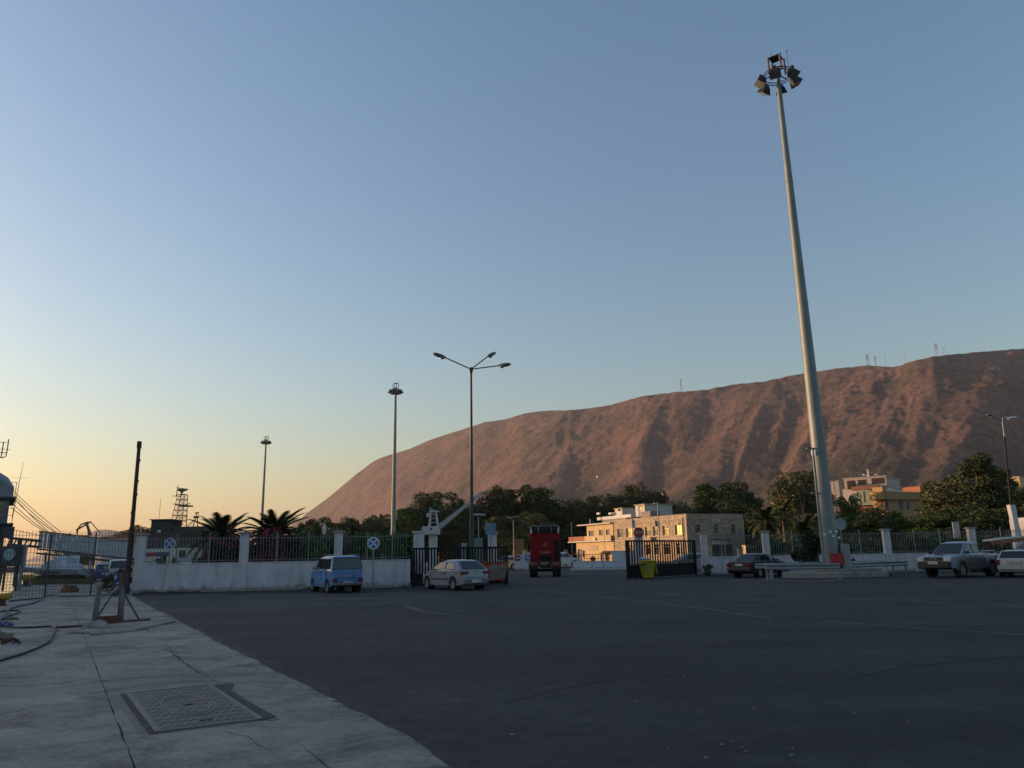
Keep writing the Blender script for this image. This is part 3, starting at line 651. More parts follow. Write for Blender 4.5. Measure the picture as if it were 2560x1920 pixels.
axis_top = AT(1942, 171, Ym); mast.rotation_euler.y = math.atan2(axis_top.x-mbase.x, H)
for o in list(mast.children):
    if o.name.startswith('floodlight'): o.scale = (1.0, 1.0, 1.0)
# riser conduit and fittings on its left side
def mast_pt(z, off, front=.1): return Vector((off, -front, z))
mb = MB(); mb.bar((-.50, -.16, .3), (-.40, -.14, 7.6), .12, .05, up=(0, 1, 0)); mb.obj('conduit', galv, mast)
for z in (4.9, 7.6):
    mb = MB(); mb.box((-.62, -.2, z), (.42, .14, .07)); mb.obj('bracket', galv, mast)
mb = MB(); mb.box((-.50, -.3, 7.3), (.14, .12, .3)); mb.obj('camera_box', signwhite, mast)
mb = MB(); mb.box((.16, -.50, 1.02), (.80, .06, .68)); mb.obj('red_access_door', M('red_door_paint', (.30, .022, .018), rough=.6, var=.2), mast, bevel=.01)
for (x, z) in ((-.05, 2.6), (.30, 2.62), (.42, 2.25), (-.40, 2.45), (.1, 2.35)):
    mb = MB(); mb.box((x, -.49, z), (.15, .012, .13)); mb.obj('sticker', signwhite, mast)
mb = MB(); mb.box((.74, -.1, .95), (.52, .7, 1.9)); props(mb.obj('switch_cabinet', M('cabinet_grey', (.22, .24, .235), rough=.7), None, bevel=.015, loc=(mbase.x, Ym, 0)), 'grey switch cabinet at the foot of the tall mast', 'cabinet')
# round sign seen from behind just right of the mast
rs = AT(2100, 1310, 47.6); t = thing('round_sign', 'grey back of a round road sign just right of the tall mast', 'road sign', (rs.x, 47.6, 0))
mb = MB(); mb.cyl((0, 0, 0), (0, 0, rs.z+.1), .035, n=8); mb.obj('post', galv, t)
mb = MB(); mb.cyl((0, -.04, rs.z), (0, -.06, rs.z), .36, n=28); mb.obj('disc', signback, t)
b2_ = AT(982, 1400, 145); high_mast('slim floodlight mast rising behind the white wall in front of the mountain', (b2_.x, 145, 0), Z(968, 145, 990), .50, .21, 8, rot=.2, detail=False, sc_=.8)
b3_ = AT(649, 1404, 205); high_mast('slim floodlight mast farthest away behind the palm tree', (b3_.x, 205, 0), Z(1098, 205, 659), .48, .21, 8, rot=.4, detail=False, sc_=.8)

rr = random.Random(15); vs = []; fs = []
for (p0, p1, n) in ((a, b, 1500), (a2, b2, 900)):
    for i in range(n):
        f = rr.random(); p = p0.lerp(p1, f)+Vector((0, -.14-abs(rr.gauss(0, .06)), 0)); dens = noise.noise(Vector((f*9, p0.x, 0)))
        if dens < -.05: continue
        h = rr.uniform(.04, .22)*(.5+dens*1.6); k = len(vs); q = rr.uniform(0, 3.14); w = .012
        vs += [p+Vector((-w*math.cos(q), -w*math.sin(q), 0)), p+Vector((w*math.cos(q), w*math.sin(q), 0)), p+Vector((rr.uniform(-.06, .06), rr.uniform(-.06, .04), h))]; fs.append((k, k+1, k+2))
me = bpy.data.meshes.new('wall_weeds'); me.from_pydata(vs, [], fs); me.materials.append(M('dry_weed', (.10, .095, .04), rough=.9)); props(put('wall_weeds', me), 'thin dry grass along the foot of the walls', 'grass', kind='stuff')
# ================================================================== vehicles
glass = M('car_glass', (.014, .018, .020), rough=.06, var=.1, spec=.7)
tyre = M('tyre_rubber', (.011, .011, .012), rough=.85, var=.2); alloy = M('wheel_alloy', (.33, .34, .35), rough=.35, metal=.5)
plast = M('black_plastic', (.014, .014, .016), rough=.6, var=.15); under = M('underbody', (.006, .006, .006), rough=.9)
plate_m = M('plate_white', (.55, .55, .50), rough=.5); plate_k = M('plate_print', (.05, .05, .06), rough=.6)
tail = M('tail_lamp_red', (.13, .008, .010), rough=.15, var=.2, spec=.6); clear = M('lamp_clear', (.60, .61, .62), rough=.12, var=.2, spec=.7); amber = M('lamp_amber', (.45, .14, .015), rough=.2)
seam = M('panel_seam', (.006, .006, .008), rough=.8); chrome = M('chrome', (.55, .56, .58), rough=.15, metal=.9)
def paint(name, col, rough=.28): return M('paint_'+name, col, rough=rough, scale=1.5, var=.06, coat=.5)
WH = {}
def wheel_mesh(r, w, spokes):
    k = (r, w, spokes)
    if k in WH: return WH[k]
    mb = MB(); prof = [(r*.66, -w/2), (r*.94, -w/2), (r, -w/2+.03), (r, w/2-.03), (r*.94, w/2), (r*.66, w/2)]
    n = 24; rings = [[Vector((a*math.cos(2*math.pi*i/n), y, a*math.sin(2*math.pi*i/n))) for i in range(n)] for a, y in prof]
    mb.loft(rings, cap=False); mb.cyl((0, -w/2+.05, 0), (0, w/2-.05, 0), r*.67, n=n)
    me = mb.mesh('wheel', tyre, 40)
    rb = MB()
    for k2 in range(spokes):
        a = 2*math.pi*k2/spokes
        for s in (-1, 1): rb.bar((math.cos(a)*r*.08, s*(w/2-.035), math.sin(a)*r*.08), (math.cos(a)*r*.66, s*(w/2-.022), math.sin(a)*r*.66), r*.20, .02, up=(0, 1, 0))
    rb.loft([[Vector((q*math.cos(2*math.pi*i/n), y, q*math.sin(2*math.pi*i/n))) for i in range(n)] for q, y in ((r*.70, -w/2+.004), (r*.62, -w/2+.02), (r*.60, w/2-.02), (r*.70, w/2-.004))], cap=False)
    rb.cyl((0, -w/2+.01, 0), (0, w/2-.01, 0), r*.17, n=10)
    WH[k] = (me, rb.mesh('rim', alloy)); return WH[k]
def lower_body(mat, P, W, wheels, r, zs, parent, name='body', seg=3, bev=.045, taper=.13, L=4.0, arch_gap=.055):
    """side outline P (rear to front, above the sill) swept across the width, with open wheel arches"""
    xr, xf = P[0][0], P[-1][0]
    pts = []
    def arch(cx):
        ra = r+arch_gap; out = []; a0 = math.acos(max(-1, min(1, 0)))
        zc = r
        h = zs-zc; a = math.asin(max(-1, min(1, h/ra)))
        for i in range(13):
            t = math.pi-a-(math.pi-2*a)*i/12; out.append((cx+ra*math.cos(t), zc+ra*math.sin(t)))
        return out
    bottom = [(xr+.02, zs+.06)]
    for cx in sorted(wheels): bottom += arch(cx)
    bottom += [(xf-.02, zs+.06)]
    poly = bottom+[(x, z) for x, z in reversed(P)]
    cz = (max(z for x, z in P)+zs)/2; cx0 = (xr+xf)/2
    rings = []
    nb = len(bottom)
    for y, ins in ((-W/2, .03), (-W/2+.04, 0), (-W*.25, -.012), (0, -.018), (W*.25, -.012), (W/2-.04, 0), (W/2, .03)):
        ring = []
        for i, (x, z) in enumerate(poly):
            f = max(0, (abs(x-cx0)-.33*L)/(.17*L)); yy = y*(1-taper*f*f)
            xx = x-math.copysign(ins*1.1, x-cx0)*(1 if abs(x-cx0) > .4*L else 0); zz = z-(ins if i >= nb else 0)
            ring.append(Vector((xx, yy, zz)))
        rings.append(ring)
    mb = MB(); mb.loft(rings)
    return mb.obj(name, mat, parent, smooth=32, bevel=bev, seg=seg)
def number_plate(parent, x, z, d, w=.5, h=.115, y=0):
    mb = MB(); mb.box((x, y, z), (.014, w, h)); pl = mb.obj('number_plate', plate_m, parent, bevel=.003)
    m = MB(); rr = random.Random(int(abs(x)*999))
    for i in range(7):
        if i == 3: continue
        yy = -w*.36+w*.72*i/6; m.box((x+d*.010, y+yy, z), (.004, w*.045, h*rr.uniform(.42, .6)))
        m.box((x+d*.010, y+yy+w*.03, z+h*rr.uniform(-.15, .15)), (.004, w*.05, h*.12))
    o = m.obj('plate_characters', plate_k, pl); o['kind'] = 'stuff'
def car(name, label, cat, loc, az, S):
    t = thing(name, label, cat, loc, R(90-az)); L, W = S['L'], S['W']; xr, xf = -L/2, L/2
    pm = S['paint']; r = S.get('r', .30); zs = S.get('sill', .24); wx = S['wx']; P = S['P']
    body = lower_body(pm, P, W, wx, r, zs, t, L=L, taper=S.get('taper', .13))
    mb = MB(); mb.box(((xr+xf)/2, 0, zs+.16), (L*.86, W*.72, .32)); mb.obj('underbody', under, t)
    C_ = S['cabin']      # belt: (z, xrear, xfront, halfw)  roof: (z, xrear, xfront, halfw)
    (z0, ar, af, aw), (z1, br, bf, bw) = C_
    crown = S.get('crown', .05)
    def lv(z):
        t_ = (z-z0)/(z1-z0); return ar+(br-ar)*t_, af+(bf-af)*t_, aw+(bw-aw)*t_
    def ring(xa, xb, w, z, ch=.10, fl=0):
        c = ch; m = (xa+xb)/2
        return [Vector(p) for p in ((xa, -w+c*1.3, z), (xa+c*.35, -w+c*.45, z), (xa+c*1.3, -w, z), (m, -w-.006, z), (xb-c*1.6, -w, z), (xb-c*.5, -w+c*.45, z), (xb, -w+c*1.3, z), (xb+.02, 0, z),
                                    (xb, w-c*1.3, z), (xb-c*.5, w-c*.45, z), (xb-c*1.6, w, z), (m, w+.006, z), (xa+c*1.3, w, z), (xa+c*.35, w-c*.45, z), (xa, w-c*1.3, z), (xa-.02, 0, z))]
    rs_ = [ring(*lv(z0-.04), z0-.04), ring(*lv((z0+z1)/2), (z0+z1)/2), ring(*lv(z1-.03), z1-.03), ring(br+.05, bf-.06, bw-.035, z1, .12), ring(br+.22, bf-.25, bw-.17, z1+crown*.75, .12), ring(br+.5, bf-.5, bw*.45, z1+crown, .1)]
    mb = MB(); mb.loft(rs_); mb.obj('cabin', S.get('cabin_paint', pm), t, smooth=50)
    e = .008
    def xr_(z): return lv(z)[0]
    def xf_(z): return lv(z)[1]
    def hw(z): return lv(z)[2]
    zb, zt = z0+S.get('wb', .05), z1-S.get('wt', .07)
    for nm, fx, sg in (('rear_window', xr_, -1), ('windscreen', xf_, 1)):
        if S.get('no_'+nm): continue
        m = MB(); mg = S.get('mg', .13); zl = zb if nm == 'windscreen' or 'rwz' not in S else S['rwz']
        pts = []
        for z in (zl, (zl+zt)/2, zt):
            pts.append([Vector((fx(z)+sg*(.026 if y == 0 else e), y, z)) for y in (-(hw(z)-mg), 0, hw(z)-mg)])
        vs = [p for row in pts for p in row]; m.add(vs, [(r_*3+c, r_*3+c+1, (r_+1)*3+c+1, (r_+1)*3+c) for r_ in (0, 1) for c in (0, 1)]); o = m.obj(nm, glass, t, smooth=60)
        m2 = MB()
        for i in (0, 2): m2.bar(pts[i][0], pts[i][1], .012, .025); m2.bar(pts[i][1], pts[i][2], .012, .025)
        m2.bar(pts[0][0], pts[2][0], .012, .02); m2.bar(pts[0][2], pts[2][2], .012, .02); m2.obj('rubber_seal', seam, o)
    for s in (-1, 1):
        for poly in S['side']:
            m = MB(); m.quad(*[Vector((x, s*(hw(z)+.016), z)) for x, z in poly]); o = m.obj('side_window', glass, t)
            m2 = MB()
            for a_, b_ in zip(poly, poly[1:]+poly[:1]): m2.bar((a_[0], s*(hw(a_[1])+.014), a_[1]), (b_[0], s*(hw(b_[1])+.014), b_[1]), .014, .014)
            m2.obj('window_frame', seam, o)
    for cx in wx:
        for s in (-1, 1):
            wm, rm = wheel_mesh(r, S.get('ww', .19), S.get('spokes', 6)); o = put('wheel', wm, t, (cx, s*(W/2-S.get('ww', .19)/2-.015), r)); put('rim', rm, o)
            m = MB(); ra = r+.05; m.cyl((cx, s*(W/2-.28), r), (cx, s*(W/2-.06), r), ra, n=20); m.obj('wheel_arch', under, t)
    for x0, x1_, z_ in S.get('hseams', []):
        for s in (-1, 1):
            m = MB(); m.box(((x0+x1_)/2, s*(W/2+.001), z_), (x1_-x0, .006, .012)); m.obj('trim_line', seam, t)
    for x in S.get('doors', []):
        for s in (-1, 1):
            m = MB(); m.box((x, s*(W/2-.001), (zs+.1+z0)/2), (.012, .008, z0-zs-.14)); m.obj('door_seam', seam, t)
    for x, z in S.get('handles', []):
        for s in (-1, 1):
            m = MB(); m.box((x, s*(W/2+.012), z), (.16, .03, .035)); m.obj('door_handle', S.get('handle_mat', pm), t, bevel=.008)
    if 'strip' in S:
        x0, x1_, z_, h_ = S['strip']
        for s in (-1, 1):
            m = MB(); m.box(((x0+x1_)/2, s*(W/2+.008), z_), (x1_-x0, .02, h_)); m.obj('side_strip', plast, t, bevel=.005)
    mx, mz = S['mirror']
    for s in (-1, 1):
        m = MB(); m.box((mx, s*(W/2+.07), mz), (.13, .20, .14)); o = m.obj('wing_mirror', S.get('mirror_mat', pm), t, bevel=.03)
        m = MB(); m.quad(*[(mx-.068, s*(W/2+.07)+a, mz+b) for a, b in ((-.08, -.05), (.08, -.05), (.08, .05), (-.08, .05))]); m.obj('mirror_glass', chrome, o)
    for part, col, x, ys, z, dx, dy, dz in S.get('lamps', []):
        for s in (-1, 1):
            m = MB(); m.box((x, s*ys, z), (dx, dy, dz)); m.obj(part, col, t, bevel=.02)
    for pl in S.get('plates', []): number_plate(t, *pl)
    for nm, mt, c, d, bv in S.get('extra', []):
        m = MB(); m.box(c, d); m.obj(nm, mt, t, bevel=bv)
    return t
# --- blue boxy van
blue = paint('light_blue', (.05, .165, .40)); greyb = M('grey_bumper', (.10, .11, .13), rough=.6)
L_ = 3.5
van = dict(L=3.5, W=1.58, r=.29, wx=(-1.13, 1.22), sill=.26, paint=blue, taper=.09,
    P=[(-1.75, .34), (-1.76, .58), (-1.72, .62), (-1.72, .98), (-1.6, 1.02), (.7, 1.0), (1.15, .97), (1.62, .88), (1.73, .72), (1.75, .40)],
    cabin=((1.0, -1.70, .98, .765), (1.60, -1.56, .42, .665)), crown=.045, mg=.06, rwz=1.04, wt=.06,
    side=[[(-1.5, 1.06), (-1.02, 1.06), (-1.02, 1.50), (-1.42, 1.50)], [(-.94, 1.06), (-.12, 1.06), (-.12, 1.50), (-.94, 1.50)], [(-.04, 1.06), (.78, 1.06), (.36, 1.50), (-.04, 1.50)]],
    doors=[-.98, -.08, .82], handles=[(-.82, .90), (.06, .90)], mirror=(.72, 1.08), hseams=[(-1.6, 1.4, .36)], spokes=5, ww=.17,
    lamps=[('tail_lamp', tail, -1.765, .60, .56, .05, .24, .14), ('headlamp', clear, 1.70, .56, .74, .10, .26, .16)],
    plates=[(-1.775, .44, -1, .50, .12)],
    extra=[('bumper', greyb, (-1.74, 0, .40), (.10, 1.46, .14), .03), ('bumper', greyb, (1.73, 0, .42), (.12, 1.42, .2), .04), ('tailgate_seam', seam, (-1.728, 0, .645), (.01, 1.36, .014), 0), ('tailgate_handle', seam, (-1.735, 0, .74), (.03, .56, .03), 0), ('plate_garnish', alloy, (-1.75, 0, .742), (.012, .44, .03), 0),
           ('number_plate_recess', seam, (-1.762, 0, .44), (.03, .62, .17), .01), ('badge', alloy, (-1.73, -.42, .90), (.01, .05, .05), 0), ('badge', alloy, (-1.73, .05, .82), (.01, .12, .025), 0)])
vp = (G(880, 1480)+G(806, 1480))/2
v = car('van', 'light blue boxy van with roof rails parked against the white wall', 'van', Vector((-8.75, 38.3, 0)), -31, van)
v.scale = (1, 1.02, 1.04)
for s in (-1, 1):
    m = MB(); m.tube([(-1.45, s*.60, 1.64), (-1.3, s*.60, 1.70), (.2, s*.60, 1.70), (.36, s*.60, 1.63)], .018, 6); m.obj('roof_rail', plast, v)
m = MB(); m.bar((-1.70, .02, 1.06), (-1.71, -.36, 1.0), .02); m.obj('rear_wiper', seam, v)
# --- silver hatchback
silver = paint('silver', (.18, .20, .23), .35)
hatch = dict(L=3.95, W=1.70, r=.30, wx=(-1.16, 1.30), sill=.22, paint=silver, taper=.17,
    P=[(-1.93, .30), (-1.97, .52), (-1.93, .60), (-1.90, .88), (-1.78, .96), (.9, .92), (1.3, .84), (1.72, .70), (1.92, .56), (1.96, .34)],
    cabin=((.93, -1.83, 1.22, .80), (1.37, -1.16, .12, .62)), crown=.06, mg=.14, rwz=.98, wt=.05,
    side=[[(-1.30, .98), (-.42, .98), (-.42, 1.31), (-1.0, 1.30)], [(-.34, .98), (.86, .98), (.26, 1.31), (-.34, 1.31)]],
    doors=[-.40, .95], handles=[(-.22, .80)], mirror=(.72, .98), strip=(-.75, .85, .52, .06), spokes=7,
    lamps=[('tail_lamp', tail, -1.86, .60, .80, .12, .40, .14), ('headlamp', clear, 1.80, .58, .64, .22, .30, .14)],
    plates=[(-1.985, .42, -1, .50, .12)],
    extra=[('tailgate_seam', seam, (-1.945, 0, .60), (.012, 1.2, .012), 0), ('number_plate_recess', M('silver_recess', (.2, .22, .25), rough=.4), (-1.972, 0, .42), (.03, .62, .16), .01), ('badge', chrome, (-1.93, 0, .80), (.02, .09, .06), .01), ('bumper_base', plast, (-1.93, 0, .27), (.1, 1.40, .09), .02)])
hb_ = car('hatchback', 'silver hatchback parked in front of the black gate beside the red skip', 'car', Vector((-3.0, 38.9, 0)), -36, hatch)
m = MB(); m.bar((-1.70, .0, .99), (-1.66, -.36, 1.01), .018); m.obj('rear_wiper', seam, hb_)
m = MB(); m.cyl((-1.0, 0, 1.42), (-1.16, 0, 1.60), .006, n=5); m.obj('aerial', seam, hb_)
# --- dark saloon
dark = M('paint_dark_brown', (.008, .006, .007), rough=.22, var=.05, spec=.35)
saloon = dict(L=4.74, W=1.74, r=.31, wx=(-1.38, 1.42), sill=.22, paint=dark, taper=.12, spokes=8,
    P=[(-2.33, .34), (-2.37, .52), (-2.33, .58), (-2.31, .88), (-2.2, .95), (-1.55, .99), (.8, .95), (1.5, .90), (2.1, .80), (2.28, .66), (2.36, .36)],
    cabin=((.96, -1.62, 1.0, .80), (1.38, -.95, .25, .62)), crown=.05, mg=.16,
    side=[[(-1.18, 1.01), (-.22, 1.01), (-.22, 1.33), (-.86, 1.33)], [(-.14, 1.01), (.72, 1.01), (.30, 1.33), (-.14, 1.33)]],
    doors=[-1.0, -.18, .80], handles=[(-.78, .84), (.02, .84)], handle_mat=chrome, mirror=(.62, 1.02), strip=(-2.0, 2.1, .52, .10),
    lamps=[('tail_lamp', tail, -2.32, .68, .74, .06, .34, .20), ('headlamp', clear, 2.27, .66, .66, .06, .34, .17)],
    plates=[(-2.345, .76, -1, .50, .12)],
    extra=[('bumper', plast, (-2.36, 0, .48), (.12, 1.60, .20), .04), ('bumper_trim', chrome, (-2.425, 0, .56), (.01, 1.50, .02), 0), ('number_plate_recess', plast, (-2.325, 0, .76), (.03, .78, .20), .01), ('bumper', plast, (2.36, 0, .45), (.12, 1.60, .20), .04)])
car('saloon', 'dark brown saloon parked behind the guard rail', 'car', Vector((15.2, 48.9, 0)), 47, saloon)
# --- pickup
psil = paint('pickup_silver', (.19, .23, .28), .3); pgrey = M('dusty_grey_brown', (.085, .075, .07), rough=.6)
pick = dict(L=5.1, W=1.82, r=.37, wx=(-1.55, 1.45), sill=.42, paint=psil, taper=.07, spokes=6, ww=.25,
    P=[(-2.55, .60), (-2.55, 1.06), (-2.5, 1.10), (-.72, 1.10), (.95, 1.12), (1.35, 1.11), (2.25, 1.02), (2.42, .92), (2.5, .55)],
    cabin=((1.10, -.80, 1.25, .83), (1.68, -.62, .38, .66)), crown=.05, mg=.12,
    side=[[(-.62, 1.16), (.02, 1.16), (.02, 1.60), (-.50, 1.60)], [(.10, 1.16), (1.0, 1.16), (.42, 1.60), (.10, 1.60)]],
    doors=[-.74, .06, 1.08], handles=[(-.58, .98), (.24, .98)], mirror=(.95, 1.20), mirror_mat=plast,
    lamps=[('headlamp', clear, 2.42, .70, .88, .12, .34, .20), ('fog_lamp', clear, 2.545, .62, .58, .03, .11, .10), ('tail_lamp', tail, -2.55, .82, .85, .06, .12, .36)],
    plates=[(2.585, .72, 1, .50, .12)],
    extra=[('bumper', plast, (2.46, 0, .60), (.22, 1.74, .34), .06), ('grille', plast, (2.47, 0, .90), (.06, .92, .15), .01), ('grille_bar', chrome, (2.505, -.13, .90), (.02, .045, .17), 0), ('grille_bar', chrome, (2.505, .13, .90), (.02, .045, .17), 0), ('grille_trim', chrome, (2.505, 0, .81), (.02, .98, .025), 0), ('grille_badge', chrome, (2.51, 0, .91), (.02, .15, .05), .01),
           ('bonnet_scoop', psil, (1.75, 0, 1.09), (.34, .5, .08), .02), ('scoop_mouth', seam, (1.93, 0, 1.10), (.02, .40, .04), 0), ('load_bed', seam, (-1.66, 0, 1.10), (1.62, 1.46, .02), 0), ('side_step', plast, (.1, 0, .38), (1.7, 1.86, .06), .02)])
pk = car('pickup', 'silver double cab pickup with dusty grey sides parked facing the camera', 'pickup', Vector((24.75, 43.7, 0)), 238, pick)
pk.scale = (1.02, 1.04, 1.10)
for s in (-1, 1):
    m = MB(); m.box((0.0, s*.912, .70), (1.9, .016, .46)); m.obj('lower_side_panel', pgrey, pk)
    m = MB(); m.box((-2.25, s*.905, .76), (.56, .018, .46)); m.obj('lower_side_panel', pgrey, pk)
    for cx in (-1.55, 1.45):
        m = MB(); n = 14
        rings = [[Vector((cx+q*math.cos(math.pi*i/n), s*y, .37+q*math.sin(math.pi*i/n))) for q, y in ((.42, .90), (.42, .955), (.50, .955), (.56, .92), (.56, .90))] for i in range(n+1)]
        m.loft(rings); m.obj('wheel_arch_flare', pgrey, pk)
m = MB(); m.tube([(-.95, -.72, 1.1), (-1.0, -.72, 1.24), (-2.3, -.72, 1.24), (-2.35, -.72, 1.12)], .025, 6); m.obj('bed_rail', chrome, pk)
m = MB(); m.tube([(-.95, .72, 1.1), (-1.0, .72, 1.24), (-2.3, .72, 1.24), (-2.35, .72, 1.12)], .025, 6); m.obj('bed_rail', chrome, pk)
# --- white hatchback at the right edge
whp = paint('white', (.42, .41, .40), .35)
wh = dict(L=4.1, W=1.70, r=.30, wx=(-1.20, 1.35), sill=.24, paint=whp, taper=.12, spokes=7,
    P=[(-2.0, .32), (-2.05, .54), (-2.01, .60), (-1.98, .92), (-1.85, .98), (.9, .95), (1.4, .88), (1.85, .74), (2.0, .6), (2.05, .36)],
    cabin=((.96, -1.90, 1.15, .80), (1.36, -1.35, .2, .64)), crown=.055, mg=.10, rwz=1.0, wt=.04,
    side=[[(-1.55, 1.01), (-.45, 1.01), (-.45, 1.30), (-1.28, 1.30)], [(-.37, 1.01), (.80, 1.01), (.28, 1.30), (-.37, 1.30)]],
    doors=[-.41, .9], handles=[(-.28, .84)], mirror=(.70, 1.0),
    lamps=[('tail_lamp', tail, -1.99, .74, .78, .08, .18, .28), ('headlamp', clear, 1.95, .60, .68, .1, .3, .16)],
    plates=[(-2.02, .80, -1, .52, .12)],
    extra=[('number_plate_recess', M('white_recess', (.35, .35, .35), rough=.5), (-1.995, 0, .80), (.03, .70, .18), .01), ('bumper', whp, (-2.03, 0, .50), (.16, 1.60, .22), .05), ('bumper_groove', seam, (-2.115, 0, .585), (.01, 1.4, .012), 0), ('tailgate_seam', seam, (-2.005, 0, .655), (.01, 1.2, .012), 0)])
car('hatchback', 'white hatchback cut off by the right edge beside the pickup', 'car', Vector((27.3, 42.4, 0)), 40, wh)
# --- red tractor unit seen from behind
redp = M('truck_red', (.19, .008, .012), rough=.6, var=.12, spec=.15)
tr = thing('tractor_unit', 'red lorry tractor without a trailer driving out through the gate', 'lorry', (X(1365, 57), 58.2, 0), R(90-3.5)); tr.scale = (.93, .93, .93)
m = MB(); rings = []
for x, ins, zt_ in ((0, .03, 3.35), (.04, 0, 3.38), (1.2, 0, 3.42), (1.9, 0, 3.36), (2.2, .05, 3.1)):
    rings.append([Vector((x, y*(1.22-ins), z)) for y, z in ((-1, 1.0), (1, 1.0), (1, zt_-.25), (.93, zt_), (-.93, zt_), (-1, zt_-.25))])
m.loft(rings); m.obj('cab', redp, tr, smooth=40, bevel=.05, seg=2)
m = MB(); m.box((-.012, -.62-.28, 2.0), (.10, .42, 1.75)); m.obj('air_intake', under, tr, bevel=.05)
m = MB(); m.box((-.03, .02, 1.3), (.12, .92, .66)); m.obj('gearbox_opening', under, tr, bevel=.1)
m = MB(); m.quad((-.06, -1.05, 3.4), (-.06, 1.05, 3.4), (.6, 1.0, 3.95), (.6, -1.0, 3.95)); m.quad((-.05, -1.0, 3.36), (-.05, 1.0, 3.36), (-.02, .98, 3.62), (-.02, -.98, 3.62)); m.obj('roof_deflector', under, tr)
m = MB(); m.tube([(-.08, -1.12, 3.34), (-.08, -1.16, 3.78), (-.08, -1.06, 3.92), (-.08, 1.06, 3.92), (-.08, 1.16, 3.78), (-.08, 1.12, 3.34)], .028, 6); m.obj('roof_frame', chrome, tr)
for y in (-.52, .52):
    m = MB(); m.cyl((-.08, y, 3.36), (-.08, y, 3.9), .014, n=5); m.obj('frame_strut', chrome, tr)
for s in (-1, 1):
    m = MB(); m.box((-.05, s*1.08, 3.52), (.03, .10, .30)); m.obj('side_fairing', signwhite, tr)
    m = MB(); m.box((1.7, s*1.42, 2.25), (.18, .22, .72)); m.obj('wing_mirror', plast, tr, bevel=.04)
    m = MB(); m.bar((1.75, s*1.2, 2.5), (1.75, s*1.42, 2.45), .05); m.obj('mirror_arm', plast, tr)
    m = MB(); m.box((-1.7, s*.42, .92), (4.2, .10, .26)); m.obj('chassis_rail', under, tr)
    wm, rm = wheel_mesh(.50, .30, 8)
    for y in (.72, 1.04): o = put('wheel', wm, tr, (-2.2, s*y, .50)); put('rim', rm, o)
    o = put('wheel', wm, tr, (1.3, s*1.04, .50)); put('rim', rm, o)
    n = 12; m = MB(); rings = [[Vector((-2.2+q*math.cos(math.pi*i/n*.9+.15), s*y, .52+q*math.sin(math.pi*i/n*.9+.15))) for q, y in ((.58, .55), (.58, 1.24), (.61, 1.24), (.61, .55))] for i in range(n+1)]
    m.loft(rings); m.obj('mudguard', plast, tr)
    m = MB(); m.box((-2.98, s*.90, .85), (.08, .52, .16)); m.obj('tail_lamp', tail, tr, bevel=.01)
    m = MB(); m.box((-3.0, s*.92, .97), (.06, .42, .09)); m.obj('indicator_lamp', amber, tr, bevel=.01)
    m = MB(); m.box((.45, s*1.0, .62), (1.3, .45, .55)); m.obj('fuel_tank', chrome if s > 0 else plast, tr, bevel=.08)
m = MB(); m.cyl((-2.2, -.9, .5), (-2.2, .9, .5), .11, n=10); m.obj('axle', under, tr)
m = MB(); m.lathe([(.05, 1.05), (.48, 1.08), (.46, 1.16), (.1, 1.17)], (-2.0, 0, 0), 18); m.obj('fifth_wheel', under, tr)
m = MB(); m.box((-2.95, 0, 1.0), (.06, .95, .08)); m.box((-2.96, 0, .8), (.05, .7, .26)); m.obj('rear_crossmember', plast, tr)
m = MB(); m.box((-2.99, 0, 1.06), (.04, .60, .035)); m.obj('rail_edge', chrome, tr)
text('Pantelakis', .25, M('faded_lettering', (.45, .36, .32), rough=.6), tr, (-.03, .02, 1.86), (math.pi/2, 0, -math.pi/2), ax=.84)
m = MB()
m.loft([[Vector((-.02, .02+r_*math.cos(2*math.pi*i/20), 2.46+r_*math.sin(2*math.pi*i/20))) for i in range(20)] for r_ in (.17, .135)], cap=False); e1 = m.obj('emblem_ring', M('emblem_grey', (.2, .19, .2), rough=.5), tr)
m = MB(); m.quad((-.022, -.05, 2.38), (-.022, .09, 2.38), (-.022, .07, 2.56), (-.022, .02, 2.50), (-.022, -.03, 2.56)); m.obj('emblem_crest', MATS['emblem_grey'], e1)
# --- vehicles glimpsed through the railings
gen = dict(L=4.2, W=1.7, r=.30, wx=(-1.25, 1.3), sill=.24, taper=.12, spokes=6,
    P=[(-2.05, .34), (-2.1, .6), (-2.05, .95), (.9, .94), (1.5, .88), (1.95, .72), (2.08, .36)], cabin=((.95, -1.85, 1.2, .80), (1.40, -1.2, .25, .63)), crown=.05,
    side=[[(-1.4, 1.0), (-.42, 1.0), (-.42, 1.32), (-1.1, 1.32)], [(-.34, 1.0), (.82, 1.0), (.32, 1.32), (-.34, 1.32)]], doors=[-.4, .9], mirror=(.72, 1.0),
    lamps=[('tail_lamp', tail, -2.06, .70, .78, .06, .2, .2), ('headlamp', clear, 1.98, .60, .66, .1, .3, .16)], plates=[(-2.1, .62, -1, .5, .12)])
def gcar(name, label, cat, px, Y, az, mat, **kw):
    S = dict(gen); S['paint'] = mat; S.update(kw); return car(name, label, cat, (X(px, Y, 1410), Y, 0), az, S)
suv = dict(L=4.4, W=1.78, r=.36, wx=(-1.35, 1.35), sill=.36, P=[(-2.15, .5), (-2.2, .7), (-2.18, 1.08), (.9, 1.08), (1.9, .98), (2.15, .8), (2.2, .5)], cabin=((1.08, -2.14, 1.15, .83), (1.68, -1.98, .45, .72)), side=[[(-1.9, 1.16), (-.95, 1.16), (-.95, 1.56), (-1.85, 1.56)], [(-.85, 1.16), (0, 1.16), (0, 1.56), (-.85, 1.56)], [(.1, 1.16), (.95, 1.16), (.55, 1.56), (.1, 1.56)]], mirror=(.85, 1.15), plates=[(-2.22, .8, -1, .5, .12)], lamps=[('tail_lamp', tail, -2.18, .80, .95, .06, .12, .3)])
